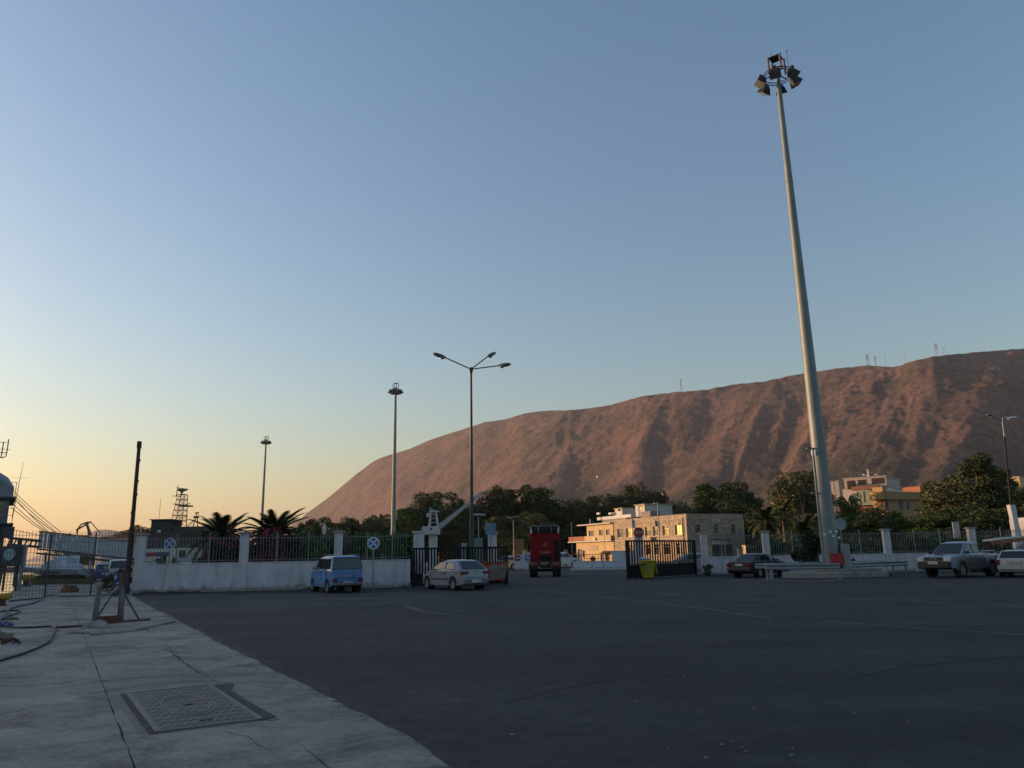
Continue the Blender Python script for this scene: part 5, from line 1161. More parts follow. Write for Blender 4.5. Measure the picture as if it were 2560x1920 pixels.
trees = [
 # px, Y, top, width, kind, mat, label
 (800, 190, 1298, 90, 'dome', D_, 'low dark tree at the foot of the mountain left of the far mast'),
 (872, 200, 1297, 80, 'dome', L_, 'low olive tree between the palm and the second mast'),
 (935, 200, 1296, 80, 'dome', L_, 'low olive tree just left of the second mast'),
 (760, 210, 1310, 60, 'dome', D_, 'small dark tree at the very foot of the mountain'),
 (1015, 198, 1275, 80, 'round', B_, 'green tree just right of the second mast'),
 (1060, 205, 1255, 60, 'tall', L_, 'tall olive tree behind the white crane'),
 (1100, 208, 1232, 110, 'round', D_, 'broad dark pine rising behind the white crane'),
 (1150, 200, 1290, 70, 'tall', L_, 'feathery olive tree under the crane boom'),
 (1215, 206, 1240, 80, 'tall', L_, 'feathery olive tree right of the green lamp post'),
 (1255, 210, 1222, 90, 'round', L_, 'tall olive tree behind the square blue sign'),
 (1310, 205, 1220, 110, 'round', D_, 'tallest dark eucalyptus behind the red lorry'),
 (1350, 208, 1228, 80, 'tall', L_, 'tall olive eucalyptus right of the red lorry roof'),
 (1260, 120, 1290, 80, 'round', L_, 'dense olive tree beside the square blue sign'),
 (1330, 130, 1285, 90, 'round', L_, 'dense olive tree right behind the red lorry'),
 (1400, 206, 1262, 80, 'tall', L_, 'narrow olive eucalyptus between lorry and yellow house'),
 (1440, 210, 1250, 80, 'tall', L_, 'olive eucalyptus above the roof of the yellow house'),
 (1395, 196, 1310, 90, 'round', D_, 'dark bushy tree beside the yellow house wall'),
 (1500, 215, 1240, 80, 'tall', L_, 'olive eucalyptus behind the rooftop rooms'),
 (1545, 225, 1236, 80, 'round', L_, 'olive tree with a pale trunk behind the rooftop rooms'),
 (1590, 230, 1212, 70, 'tall', L_, 'tall brown eucalyptus behind the white rooftop room'),
 (1630, 240, 1225, 70, 'round', L_, 'brownish tree left of the bright green tree'),
 (1690, 210, 1262, 70, 'round', L_, 'brown tree above the corner of the stone building'),
 (1757, 175, 1210, 64, 'cone', B_, 'bright green pointed tree above the stone building'),
 (1815, 175, 1213, 110, 'round', D_, 'broad green tree above the right wing of the stone building'),
 (1870, 185, 1245, 60, 'round', D_, 'dark tree at the right end of the stone building roof'),
 (1900, 165, 1280, 90, 'round', D_, 'dark tree right of the stone building'),
 (1985, 150, 1172, 95, 'tall', L_, 'tall leaning eucalyptus just left of the tall mast'),
 (1960, 155, 1200, 60, 'tall', B_, 'lit feathery branch tree left of the tall mast'),
 (2030, 160, 1225, 70, 'tall', L_, 'olive eucalyptus tucked behind the tall mast'),
 (1940, 130, 1300, 90, 'round', D_, 'dark low tree behind the oleander'),
 (2020, 110, 1310, 110, 'round', D_, 'dark tree left behind the tall mast foot'),
 (2120, 150, 1240, 55, 'round', B_, 'small green tree below the white house'),
 (2150, 90, 1290, 110, 'round', D_, 'dense dark tree right of the tall mast'),
 (2200, 100, 1275, 90, 'round', D_, 'dense dark tree below the yellow house on the hill'),
 (2240, 90, 1300, 70, 'round', B_, 'fresh green tree behind the right railing'),
 (2320, 95, 1290, 90, 'round', B_, 'fresh green tree behind the pickup'),
 (2345, 120, 1235, 70, 'cone', D_, 'dark feathery conifer beside the yellow house on the hill'),
 (2370, 110, 1195, 110, 'round', L_, 'large olive tree right of the yellow house on the hill'),
 (2440, 105, 1142, 110, 'cone', D_, 'tallest dark conifer at the right edge'),
 (2490, 115, 1175, 90, 'cone', D_, 'tall dark conifer beside the right lamp post'),
 (2400, 95, 1270, 110, 'round', D_, 'dense dark tree behind the pickup cab'),
 (2470, 90, 1275, 120, 'round', D_, 'dense dark tree behind the white tower sign'),
 (2550, 110, 1215, 80, 'round', D_, 'dark tree cut by the right edge'),
 (2560, 90, 1265, 90, 'round', D_, 'dark tree behind the white car at the right edge'),
]
for px, Y, top, w, kind, mat, lab in trees: tree('tree', lab, px, Y, top, w*1.25, kind, mat, cz=.12)
for px, Y, top, w, kind, mat, lab in [(352, 300, 1318, 110, 'dome', D_, 'low dark clump of trees behind the rusty pole'), (210, 320, 1340, 40, 'dome', L_, 'small brown tree on the far quay under the portal crane'), (165, 300, 1333, 36, 'dome', L_, 'small dark tree above the ship gangway'), (425, 260, 1340, 90, 'dome', L_, 'olive tree beside the dark ship bridge')]:
    tree('tree', lab, px, Y, top, w*1.2, kind, mat, 'trees on the far quay', cz=.05)
# a wooded belt that closes the gaps between the single trees
def belt(name, label, px0, px1, Y0, Y1, topf, n, mat, seed, leaf=.38):
    rr = random.Random(seed); vs = []; fs = []
    for i in range(n):
        px = rr.uniform(px0, px1); Y = rr.uniform(Y0, Y1); top = interp(topf, px); H = Z(top, Y, px); zz = H*(rr.random()**.8)*(.85+.3*noise.noise(Vector((px*.03, Y*.05, 0))))
        p = Vector((X(px, Y), Y, zz)); s = leaf*rr.uniform(.6, 1.5); a = Vector((rr.gauss(0, 1), rr.gauss(0, 1), rr.gauss(0, .6))).normalized(); b = a.cross(Vector((rr.gauss(0, 1), rr.gauss(0, 1), rr.gauss(0, 1)))).normalized()
        k = len(vs); vs += [p-a*s, p+b*s*.6, p+a*s, p-b*s*.6]; fs.append((k, k+1, k+2, k+3))
    me = bpy.data.meshes.new(name); me.from_pydata(vs, [], fs); me.materials.append(mat); props(put(name, me), label, 'wood', kind='stuff')
belt('woodland', 'belt of mixed trees beyond the compound at the foot of the mountain', 735, 1470, 222, 262, [(735, 1325), (800, 1302), (900, 1294), (1000, 1285), (1080, 1262), (1200, 1250), (1300, 1240), (1470, 1258)], 46000, lf_olive, 4, .5)
belt('woodland', 'belt of dark trees behind the stone building and the right railing', 1460, 2640, 255, 290, [(1460, 1262), (1560, 1250), (1750, 1250), (1900, 1268), (2100, 1290), (2200, 1300), (2350, 1250), (2640, 1240)], 46000, lf_dark, 5, .55)
belt('hedge', 'dark hedge growing low behind the right railing', 1870, 2640, 62, 68, [(1870, 1345), (2000, 1338), (2100, 1340), (2640, 1325)], 26000, lf_dark, 6, .16)
leafmat('hedge_leaves', (.035, .05, .02), (.014, .02, .01)); leafmat('garden_leaves', (.085, .12, .04), (.03, .045, .016))
belt('hedge', 'dark hedge and bougainvillea leaves under the two palms behind the left railing', 500, 745, 47, 54, [(500, 1365), (520, 1345), (600, 1335), (700, 1330), (745, 1336)], 20000, MATS['hedge_leaves'], 7, .13)
belt('hedge', 'green garden shrubs filling the railing between the palms and the gate', 735, 1045, 47, 56, [(735, 1340), (760, 1326), (800, 1330), (860, 1322), (920, 1318), (980, 1316), (1010, 1330), (1045, 1350)], 32000, MATS['garden_leaves'], 8, .12)
# palms
pfm = leafmat('palm_fronds', (.075, .085, .028), (.03, .04, .014), .1); ptm = M('palm_trunk', (.10, .07, .045), rough=.95, scale=5, var=.4, bump=.8)
def frond(length, arch, seed):
    rr = random.Random(seed); mb = MB(); N_ = 26; pts = []
    for i in range(N_+1):
        t_ = i/N_; pts.append(Vector((length*(t_-.12*arch*t_*t_), 0, length*(.62*t_-arch*.62*t_*t_))))
    mb.tube(pts[::3], [.035*(1-i/9.5)+.006 for i in range(len(pts[::3]))], 4)
    for i in range(2, N_+1):
        t_ = i/N_; p = pts[i]; d = (pts[i]-pts[i-1]).normalized(); ll = length*.24*math.sin(math.pi*min(1, t_*.85+.12))**.6
        for s in (-1, 1):
            for j in (0, .5):
                q = p-d*(length/N_*j); tip = q+d*ll*.75+Vector((0, s*ll*.62, -ll*.18+rr.uniform(-.05, .05)*length*.3)); w = d*length*.017
                mb.quad(q-w, q+w, tip)
    return mb.mesh('frond', pfm)
FR = [frond(1.0, a, i) for i, a in enumerate((.75, 1.05, 1.3, 1.55))]
def palm(label, px, Y, crown_py, spread_px, n=34, up=1.0, h=None, tw=.28):
    x = X(px, Y, crown_py); zc = Z(crown_py, Y, px); Ln = spread_px/F*Y
    t = thing('palm_tree', label, 'palm tree', (x, Y, 0), 0, 'palm trees'); rr = random.Random(int(px))
    mb = MB(); mb.tube([(0, 0, 0), (0, 0, zc*.5), (0, 0, zc*.92), (0, 0, zc)], [tw*1.1, tw*.9, tw, tw*1.25], 12); mb.obj('trunk', ptm, t, smooth=60)
    for i in range(n):
        el = (i/n); a = i*2.399+rr.uniform(-.2, .2); k = min(3, int(el*4.2)); tilt = R(-38+92*el+rr.uniform(-8, 8))*up
        put('frond', FR[k], t, (0, 0, zc-.02*el), (0, tilt, a), (lambda k_: (k_, k_, k_*.8))(Ln*rr.uniform(.85, 1.1)))
    return t
palm('palm with arching fronds behind the left railing, left of the two', 553, 52, 1349, 100, 62)
palm('palm with arching fronds behind the left railing, right of the two', 684, 52, 1344, 104, 74)
palm('low young palm behind the railing right of the van', 800, 58, 1358, 42, 26, tw=.15)
palm('low young palm behind the railing near the no stopping sign', 885, 60, 1345, 45, 26, tw=.15)
palm('palm with hanging dry fronds left of the tall mast', 1915, 95, 1305, 62, 34)
palm('broad palm behind the oleander near the tall mast', 2010, 88, 1328, 75, 34)
palm('thin palm between stone building and tall mast', 1958, 105, 1285, 55, 26)
# shrubs, oleanders, weeds
def shrub(name, label, cat, px, Y, top, w, mat, n=4500, leaf=.045, seed=1, flower=None, nf=0, fs_=.06, group=None, z0=0, depth=1.0):
    x = X(px, Y, 1400); H = Z(top, Y, px)-z0; wd = w/F*Y; rr = random.Random(seed)
    t = thing(name, label, cat, (x, Y, z0), 0, group)
    def cl(nn, l, shell, sd):
        r2 = random.Random(sd); vs = []; f_ = []; cs = [(r2.uniform(-.42, .42), r2.uniform(-.4, .4)*depth, r2.uniform(.12, .88), r2.uniform(.10, .2)) for _ in range(18)]
        for i in range(nn):
            c = cs[r2.randrange(18)]; lim = math.sqrt(max(.02, 1-(c[2]-.35)**2*2)); d = Vector((r2.gauss(0, 1), r2.gauss(0, 1), r2.gauss(0, 1))).normalized()*(c[3]*(1 if shell else r2.random()**.5))
            p = Vector(((c[0]*lim+d.x)*wd, (c[1]*lim+d.y)*wd, (c[2]+d.z)*H)); p.z = max(.03, p.z)
            s = l*r2.uniform(.6, 1.4); a = Vector((r2.gauss(0, 1), r2.gauss(0, 1), r2.gauss(0, 1))).normalized(); b = a.cross(Vector((r2.gauss(0, 1), r2.gauss(0, 1), r2.gauss(0, 1)))).normalized()
            k = len(vs); vs += [p-a*s, p+b*s*.45, p+a*s, p-b*s*.45]; f_.append((k, k+1, k+2, k+3))
        me = bpy.data.meshes.new('m'); me.from_pydata(vs, [], f_); return me
    me = cl(n, leaf, False, seed); me.name = 'foliage'; me.materials.append(mat); put('foliage', me, t)
    mb = MB()
    for i in range(7):
        a = rr.uniform(0, 6.28); mb.tube([(0, 0, 0), (math.cos(a)*wd*.12, math.sin(a)*wd*.12, H*.35), (math.cos(a)*wd*.3, math.sin(a)*wd*.3, H*.75)], [.02, .015, .006], 4)
    o = mb.obj('stems', barkm, t); o['kind'] = 'stuff'
    if flower:
        me = cl(nf, fs_, True, seed); me.name = 'blossom'; me.materials.append(flower); o = put('blossom', me, t, (0, -.05, .03)); o['kind'] = 'stuff'
    return t
magenta = M('bougainvillea_magenta', (.50, .018, .10), rough=.7, var=.3); whitef = M('blossom_white', (.6, .6, .55), rough=.7); palepink = M('blossom_pale', (.45, .33, .30), rough=.7)
hl = MATS['hedge_leaves']
for i, (px, top, w, Y, nf) in enumerate([(548, 1345, 70, 46.2, 260), (520, 1320, 60, 46.8, 380), (640, 1312, 110, 46.5, 1200), (690, 1320, 80, 46.2, 700), (590, 1318, 70, 46.6, 420), (585, 1362, 50, 45.8, 120), (745, 1352, 60, 46.3, 30)]):
    shrub('bougainvillea', ['red flowering bougainvillea low behind the railing left of the pillar', 'bougainvillea hanging under the left palm', 'large magenta bougainvillea in front of the right palm', 'bougainvillea spilling right of the right palm', 'dark bougainvillea between the two palms', 'small bougainvillea just left of the second pillar', 'dark bougainvillea thinning out above the van'][i], 'shrub', px, Y, top, w, hl, 3000, .06, 40+i, magenta, nf, .055, 'bougainvilleas behind the left railing')
shrub('oleander', 'rounded oleander with white flowers left of the tall mast foot', 'shrub', 2030, 49.5, 1328, 92, leafmat('oleander_leaves', (.03, .045, .018), (.012, .018, .008)), 9000, .07, 3, whitef, 26, .055)
shrub('oleander', 'pale flowering shrub behind the grey cabinet right of the mast', 'shrub', 2118, 50.0, 1350, 40, MATS['oleander_leaves'], 1500, .06, 5, palepink, 30, .05)
shrub('oleander', 'pink flowering shrub showing over the wall left of the oleander', 'shrub', 1995, 56, 1362, 60, MATS['oleander_leaves'], 1800, .06, 6, palepink, 40, .05)
shrub('weed', 'grey green weed growing against the wall right of the gate', 'plant', 1768, 51.5, 1408, 26, leafmat('weed_leaves', (.10, .11, .06), (.045, .05, .03)), 1300, .05, 7)
for i, (px, Y, top, w, lab) in enumerate([(300, 47, 1412, 34, 'leafy weed by the foot of the rusty pole'), (275, 45, 1440, 44, 'spreading weed left of the blue drum'), (400, 44, 1382, 42, 'bright green shrub behind the railing beside the no stopping sign'), (440, 44.5, 1388, 30, 'darker shrub behind the railing right of the no stopping sign')]):
    shrub('weed', lab, 'plant', px, Y, top, w, leafmat('weed_green', (.075, .10, .03), (.03, .042, .015)), 1500, .06, 50+i)
for i, (px, top, w, lab) in enumerate([(2450, 1388, 60, 'flowering shrub behind the pickup bed'), (2520, 1352, 90, 'tangle of flowering creepers above the white car'), (2280, 1330, 50, 'green shrub climbing the railing left of the pickup')]):
    shrub('flowering_shrub', lab, 'shrub', px, 50.6 if i < 2 else 53.5, top, w, leafmat('creeper_leaves', (.075, .085, .03), (.03, .035, .015)), 3500, .06, 60+i, whitef if i < 2 else None, 30, .05)
for i, px in enumerate((985, 930, 810, 760, 705)):
    shrub('garden_bush', ['pale speckled bush left of the gate pillar', 'green bush behind the second no stopping sign', 'green bush right of the van roof', 'bush behind the van roof', 'green bush right of the second pillar'][i], 'shrub', px, 45.5+i*.4, 1362+i*4, 70, [lf_bright, lf_dark][i % 2], 2600, .07, 80+i, whitef if i in (0, 4) else None, 40, .05)
# ================================================================== buildings
CAMP = Vector((0, 0, EYE))
def onplane(P0, d, px, py):
    n_ = Vector((-d.y, d.x, 0)); r = ray(px, py); k = (P0-CAMP).dot(n_)/r.dot(n_); w = CAMP+r*k
    return (w-P0).dot(d), w.z
stonew = M('warm_rubble_stone', (.31, .25, .185), rough=.95, scale=1.3, var=.15, bump=1, bscale=4)
def tune_stone():
    nt = stonew.node_tree; N = nt.nodes; L = nt.links; b = N['Principled BSDF']; tc = N['Texture Coordinate']; ramp = N['Color Ramp']
    mp = N.new('ShaderNodeMapping'); mp.inputs['Scale'].default_value = (1, 1, 1.6); L.new(tc.outputs['Object'], mp.inputs[0])
    v = N.new('ShaderNodeTexVoronoi'); v.inputs['Scale'].default_value = 2.2; L.new(mp.outputs[0], v.inputs['Vector'])
    hs = N.new('ShaderNodeSeparateColor'); L.new(v.outputs['Color'], hs.inputs[0])
    mr = N.new('ShaderNodeMapRange'); mr.inputs[3].default_value = .72; mr.inputs[4].default_value = 1.18; L.new(hs.outputs[0], mr.inputs[0])
    m1 = N.new('ShaderNodeMix'); m1.data_type = 'RGBA'; m1.blend_type = 'MULTIPLY'; m1.inputs[0].default_value = 1; cb = N.new('ShaderNodeCombineColor')
    for i in range(3): L.new(mr.outputs[0], cb.inputs[i])
    L.new(ramp.outputs[0], m1.inputs[6]); L.new(cb.outputs[0], m1.inputs[7]); L.new(m1.outputs[2], b.inputs['Base Color'])
tune_stone()
cream = M('cream_render', (.46, .35, .19), rough=.9, scale=.8, var=.12); trimst = M('pale_stone_trim', (.36, .30, .23), rough=.9); wrend = M('white_render', (.50, .49, .47), rough=.9, scale=.7, var=.1)
bshut = M('blue_shutter', (.05, .06, .12), rough=.7); wglass = M('window_glass', (.02, .022, .02), rough=.03, var=.05, spec=1.0); wframe = M('window_frame_white', (.5, .48, .42), rough=.6); terra = M('terracotta', (.28, .12, .07), rough=.9)
conc2 = M('raw_concrete', (.22, .20, .175), rough=.95, scale=1, var=.2)
wgl2 = M('glow_mirror_pane', (.80, .76, .60), rough=.06, metal=.9, var=.04)  # yellow-tinted mirror metal: the evening glow on the panes is set in its colour
def wall_holes(mb, L0, L1, z0, z1, holes, put_):
    """a wall as blocks between its openings; put_(s0, s1, z0, z1) adds one block"""
    ss = sorted({L0, L1, *[h[0] for h in holes], *[h[1] for h in holes]}); 
    for a, b in zip(ss, ss[1:]):
        col = sorted([(h[2], h[3]) for h in holes if h[0] <= a+1e-4 and h[1] >= b-1e-4]); z = z0
        for c, d in col:
            if c > z+1e-4: put_(a, b, z, c)
            z = d
        if z < z1-1e-4: put_(a, b, z, z1)
class Facade:
    """axis 'L': plane x=0 of the building, looking -x, running along +y; axis 'R': plane y=0, looking -y, running along +x"""
    def __init__(s, t, P0, ang, axis, off=0.0):
        s.t, s.axis, s.off = t, axis, off; s.P0 = Vector(P0); s.d = Vector((-math.sin(ang), math.cos(ang), 0)) if axis == 'L' else Vector((math.cos(ang), math.sin(ang), 0))
        s.nrm = Vector((-math.cos(ang), -math.sin(ang), 0)) if axis == 'L' else Vector((math.sin(ang), -math.cos(ang), 0))
    def sz(s, px, py): return onplane(s.P0+s.nrm*s.off, s.d, px, py)
    def rect(s, x0, y0, x1, y1):
        (a, z1), (b, _) = s.sz(x0, y0), s.sz(x1, y0); _, z0 = s.sz((x0+x1)/2, y1); _, z1 = s.sz((x0+x1)/2, y0)
        return min(a, b), max(a, b), z0, z1
    def p(s, a, e, z): return (-s.off-e, a, z) if s.axis == 'L' else (a, -s.off-e, z)
    def block(s, mb, a, b, z0, z1, e0, e1):     # e: how far out of the plane
        c = s.p((a+b)/2, (e0+e1)/2, (z0+z1)/2); d = (e1-e0, b-a, z1-z0) if s.axis == 'L' else (b-a, e1-e0, z1-z0)
        mb.box(c, d)
    def wall(s, L0, L1, z0, z1, holes, mat, th=.45, name='wall'):
        mb = MB(); wall_holes(mb, L0, L1, z0, z1, holes, lambda a, b, c, d: s.block(mb, a, b, c, d, -th, 0)); return mb.obj(name, mat, s.t)
    def window(s, h, glassm_=None, frame=True, surround=None, bars=1, depth=.22, shutter=None, name='window'):
        a, b, z0, z1 = h; mb = MB(); s.block(mb, a, b, z0, z1, -depth-.06, -depth); o = mb.obj(name, glassm_ or wglass, s.t)
        if frame:
            m = MB(); f = .07
            s.block(m, a, a+f, z0, z1, -depth, -depth+.04); s.block(m, b-f, b, z0, z1, -depth, -depth+.04); s.block(m, a+f, b-f, z0, z0+f, -depth, -depth+.04); s.block(m, a+f, b-f, z1-f, z1, -depth, -depth+.04)
            for i in range(bars): c = a+(b-a)*(i+1)/(bars+1); s.block(m, c-.03, c+.03, z0+f, z1-f, -depth, -depth+.045)
            s.block(m, a+f, b-f, z0+(z1-z0)*.72, z0+(z1-z0)*.72+.05, -depth+.001, -depth+.041)
            m.obj('frame', wframe, o)
        if surround:
            m = MB(); w = .18; s.block(m, a-w, a, z0-w, z1+w, 0.003, .05); s.block(m, b, b+w, z0-w, z1+w, .003, .05); s.block(m, a, b, z1, z1+w, .003, .05); s.block(m, a, b, z0-w, z0, .003, .09); m.obj('surround', surround, o)
        if shutter:
            m = MB(); s.block(m, a+.02, b-.02, z0+.02, z1-.02, -depth+.05, -depth+.09); m.obj('shutter', shutter, o)
        return o
    def strip(s, name, a, b, z0, z1, e1, mat, e0=.002):
        mb = MB(); s.block(mb, a, b, z0, z1, e0, e1); return mb.obj(name, mat, s.t)
BANG = R(23)
# --- stone building
P0 = Vector((X(1718, 131, 1330), 131, 0)); Hs = Z(1284, 131, 1718)
sb = thing('stone_building', 'two storey rubble stone building with its left side lit orange behind the gate', 'building', P0, BANG)
FL, FR_ = Facade(sb, P0, BANG, 'L'), Facade(sb, P0, BANG, 'R')
sL = FL.sz(1535, 1330)[0]; sR = FR_.sz(1860, 1330)[0]
wl_ = [FL.rect(*q) for q in ((1543, 1323, 1556, 1345), (1565, 1321, 1580, 1343), (1588, 1319, 1604, 1344), (1612, 1317, 1625, 1340), (1632, 1316, 1645, 1339), (1656, 1314, 1671, 1338), (1687, 1311, 1704, 1337))]
zt0 = sum(h[2] for h in wl_)/7; zt1 = sum(h[3] for h in wl_)/7; wl_ = [(a, b, zt0, zt1) for a, b, _, _ in wl_]
lowL = [(a, b, 1.0, 2.9) for a, b, _, _ in wl_[1:]]
FL.wall(0.45, sL, -.1, Hs, wl_+lowL, stonew)
for h in wl_: FL.window(h, wgl2, surround=trimst)
for h in lowL: FL.window(h, wglass, surround=trimst)
wr_ = [FR_.rect(*q) for q in ((1737, 1311, 1751, 1334), (1783, 1311, 1795, 1334), (1826, 1311, 1838, 1334))]
zr0 = sum(h[2] for h in wr_)/3; zr1 = sum(h[3] for h in wr_)/3; wr_ = [(a, b, zr0, zr1) for a, b, _, _ in wr_]
dr_ = [(FR_.sz(1778, 1380)[0], FR_.sz(1803, 1380)[0], .1, FR_.sz(1790, 1361)[1]), (FR_.sz(1807, 1380)[0], FR_.sz(1834, 1380)[0], .1, FR_.sz(1790, 1361)[1])]
FR_.wall(0, sR, -.1, Hs, wr_+dr_, stonew)
for h, mt in zip(wr_, (wglass, M('brown_blind', (.07, .035, .03), rough=.7), M('olive_pane', (.045, .05, .025), rough=.3))): FR_.window(h, mt, surround=trimst)
for h in dr_:
    o = FR_.window(h, M('dark_blue_door', (.02, .025, .045), rough=.5), frame=False, name='door'); m = MB()
    for i in range(7): c = h[0]+(h[1]-h[0])*(i+.5)/7; FR_.block(m, c-.04, c+.04, h[2], h[3], -.18, -.14)
    m.obj('door_slats', M('slat_grey_blue', (.07, .08, .11), rough=.6), o)
mb = MB(); mb.box((sR/2, sL/2, Hs-.45), (sR-.9, sL-.9, .2)); mb.obj('roof', conc2, sb)
mb = MB(); mb.box((sR-.2, sL/2, Hs/2-.05), (.4, sL-1.0, Hs)); mb.obj('wall', stonew, sb)
mb = MB(); mb.box((sR/2, sL-.2, Hs/2-.05), (sR-.9, .4, Hs)); mb.obj('wall', stonew, sb)
for F_, s1_ in ((FL, sL), (FR_, sR)):
    F_.strip('cornice', .0 if F_ is FR_ else .02, s1_, Hs-.85, Hs-.70, .12, trimst); F_.strip('string_course', .0 if F_ is FR_ else .02, s1_, 3.65, 3.85, .10, trimst)
FL.strip('quoin', .02, .45, 0, Hs-.9, .05, trimst, .0015); FR_.strip('quoin', sR-.45, sR, 0, Hs-.9, .05, trimst)
mb = MB(); c_ = FL.p(.9, .15, Hs/2); mb.cyl((c_[0], c_[1], .2), (c_[0], c_[1], Hs-.6), .07, n=8); mb.obj('downpipe', M('dark_pipe', (.06, .04, .03), rough=.7), sb)
# balcony on the shaded side and name boards
a, b, z0, z1 = FR_.rect(1779, 1334, 1826, 1345); FR_.strip('balcony_slab', a, b, z0-.12, z0, .95, trimst)
mb = MB(); FR_.block(mb, a, b, z1-.05, z1, .88, .93)
mb.obj('balcony_rail', railm, sb)
n = int((b-a)/.16); bm2 = MB(); bm2.box((0, 0, (z1-z0)/2), (.03, .03, z1-z0)); me = bm2.mesh('baluster', railm)
for i in range(n): c_ = FR_.p(a+(b-a)*(i+.5)/n, .9, z0); put('baluster', me, sb, c_)
def board(F_, q, txt, size, name='name_board', col=wrend, tcol=None):
    a, b, z0, z1 = F_.rect(*q); o = F_.strip(name, a, b, z0, z1, .10, col)
    if txt: c_ = F_.p((a+b)/2, .112, (z0+z1)/2); text(txt, size, tcol or bshut, o, c_, (math.pi/2, 0, 0), ax=.9)
    return o
board(FR_, (1778, 1298, 1798, 1305), None, .3); a, b, z0, z1 = FR_.rect(1780, 1299.5, 1796, 1303.5); FR_.strip('board_print', a, b, z0, z1, .115, M('print_blue_grey', (.12, .14, .22), rough=.6, scale=4, col2=(.35, .36, .38), thr=(.45, .55)), .101)
board(FR_, (1779, 1351, 1802, 1361), None, .3); board(FR_, (1804, 1352, 1817, 1361), None, .3)
# balcony on the lit side
a, b, z0, z1 = FL.rect(1580, 1342, 1637, 1352); FL.strip('balcony_slab', a, b, z0, z0+.14, .9, trimst); FL.strip('balcony_wall', a, b, z0+.14, z1, .9, stonew, .80)
# flags
def flag(px, py0, py1, Y, label, greek):
    o = AT(px, py1, Y); t = thing('flag', label, 'flag', (o.x, o.y, o.z), 0); h = Z(py0, Y, px)-o.z
    mb = MB(); mb.cyl((.35, .2, -.3), (-.25, -.2, h+.4), .03, n=6); mb.obj('staff', trimst, t)
    n = 9 if greek else 1
    for i in range(n):
        mb = MB(); w = .62
        for (x0, x1_, y0, y1_) in ((0, w*.33, 0, .10), (w*.33, w*.66, .10, -.05), (w*.66, w, -.05, .08)):
            z0_ = h*(1-i/n); z1__ = h*(1-(i+1)/n); sl = -.35
            mb.quad((x0-.2, y0, z0_+x0*sl), (x1_-.2, y1_, z0_+x1_*sl), (x1_-.2, y1_, z1__+x1_*sl), (x0-.2, y0, z1__+x0*sl))
        mb.obj('stripe' if greek else 'cloth', (M('flag_blue', (.03, .10, .35), rough=.8) if i % 2 == 0 else signwhite) if greek else M('flag_pale_blue', (.15, .25, .33), rough=.8), t)
flag(1583, 1297, 1318, 140, 'blue and white striped flag hanging on the stone building', True)
flag(1641, 1300, 1315, 134, 'pale blue flag hanging on the stone building right of the striped one', False)
# --- cream building beside it
cb_ = thing('cream_building', 'cream rendered building with terrace and overhanging roof slabs left of the stone building', 'building', P0, BANG)
FC = Facade(cb_, P0, BANG, 'L', .02); s0_ = sL+.3; s1_ = FC.sz(1467, 1330)[0]; s2_ = FC.sz(1441, 1370)[0]; zr = Z(1311, 158, 1500); zf = Z(1352, 163, 1480)
up = [FC.rect(*q) for q in ((1472, 1327, 1484, 1341), (1498, 1325, 1506, 1341), (1515, 1324, 1523, 1340))]
FC.wall(s0_, s1_, zf, zr, up, cream)
for h in up: FC.window(h, wglass, shutter=bshut, surround=cream)
lo = [FC.rect(1444, 1373, 1455, 1394), FC.rect(1456, 1376, 1463, 1394), FC.rect(1501, 1385, 1509, 1402), FC.rect(1513, 1385, 1522, 1402)]
FC.wall(s0_, s2_, -.1, zf-.25, lo, cream)
for h, mt in zip(lo, (bshut, M('brown_door', (.09, .04, .035), rough=.7), bshut, under)): FC.window(h, mt, frame=False, name='door')
a, b, z0, z1 = FC.rect(1473, 1363, 1494, 1380); FC.strip('grey_panel', a, b, z0, z1, .06, M('panel_grey_cream', (.36, .30, .22), rough=.9))
for nm, z, a, b in (('roof_slab', zr, s0_-.1, FC.sz(1450, 1316)[0]), ('terrace_slab', zf-.25, s0_-.1, FC.sz(1427, 1354)[0])):
    mb = MB(); FC.block(mb, a, b, z, z+.22, -9, .75); mb.obj(nm, wrend, cb_)
mb = MB(); mb.box((5, s1_-.2, (zf+zr)/2), (9, .4, zr-zf)); mb.obj('wall', cream, cb_); mb = MB(); mb.box((5, s2_-.2, zf/2-.2), (9, .4, zf-.3)); mb.obj('wall', cream, cb_)
a, b = s1_, FC.sz(1428, 1350)[0]; FC.strip('parapet', a, b, zf, zf+.95, .6, terra, .45); FC.strip('parapet', s0_, s1_, zf, zf+.95, .6, cream, .45)
a, b, z0, z1 = FC.rect(1497, 1377, 1530, 1381); FC.strip('porch_roof', a, b, z0, z1, 2.2, cream)
mb = MB(); c_ = FC.p(FC.sz(1465, 1310)[0], -1, zr); mb.cyl((c_[0], c_[1], zr), (c_[0], c_[1], zr+1.3), .10, n=8); mb.obj('chimney_pipe', wrend, cb_)
mb = MB(); c_ = FC.p(FC.sz(1495, 1348)[0], .8, zf+.3); mb.box(c_, (.3, .8, .5)); mb.obj('air_conditioner', wframe, cb_)
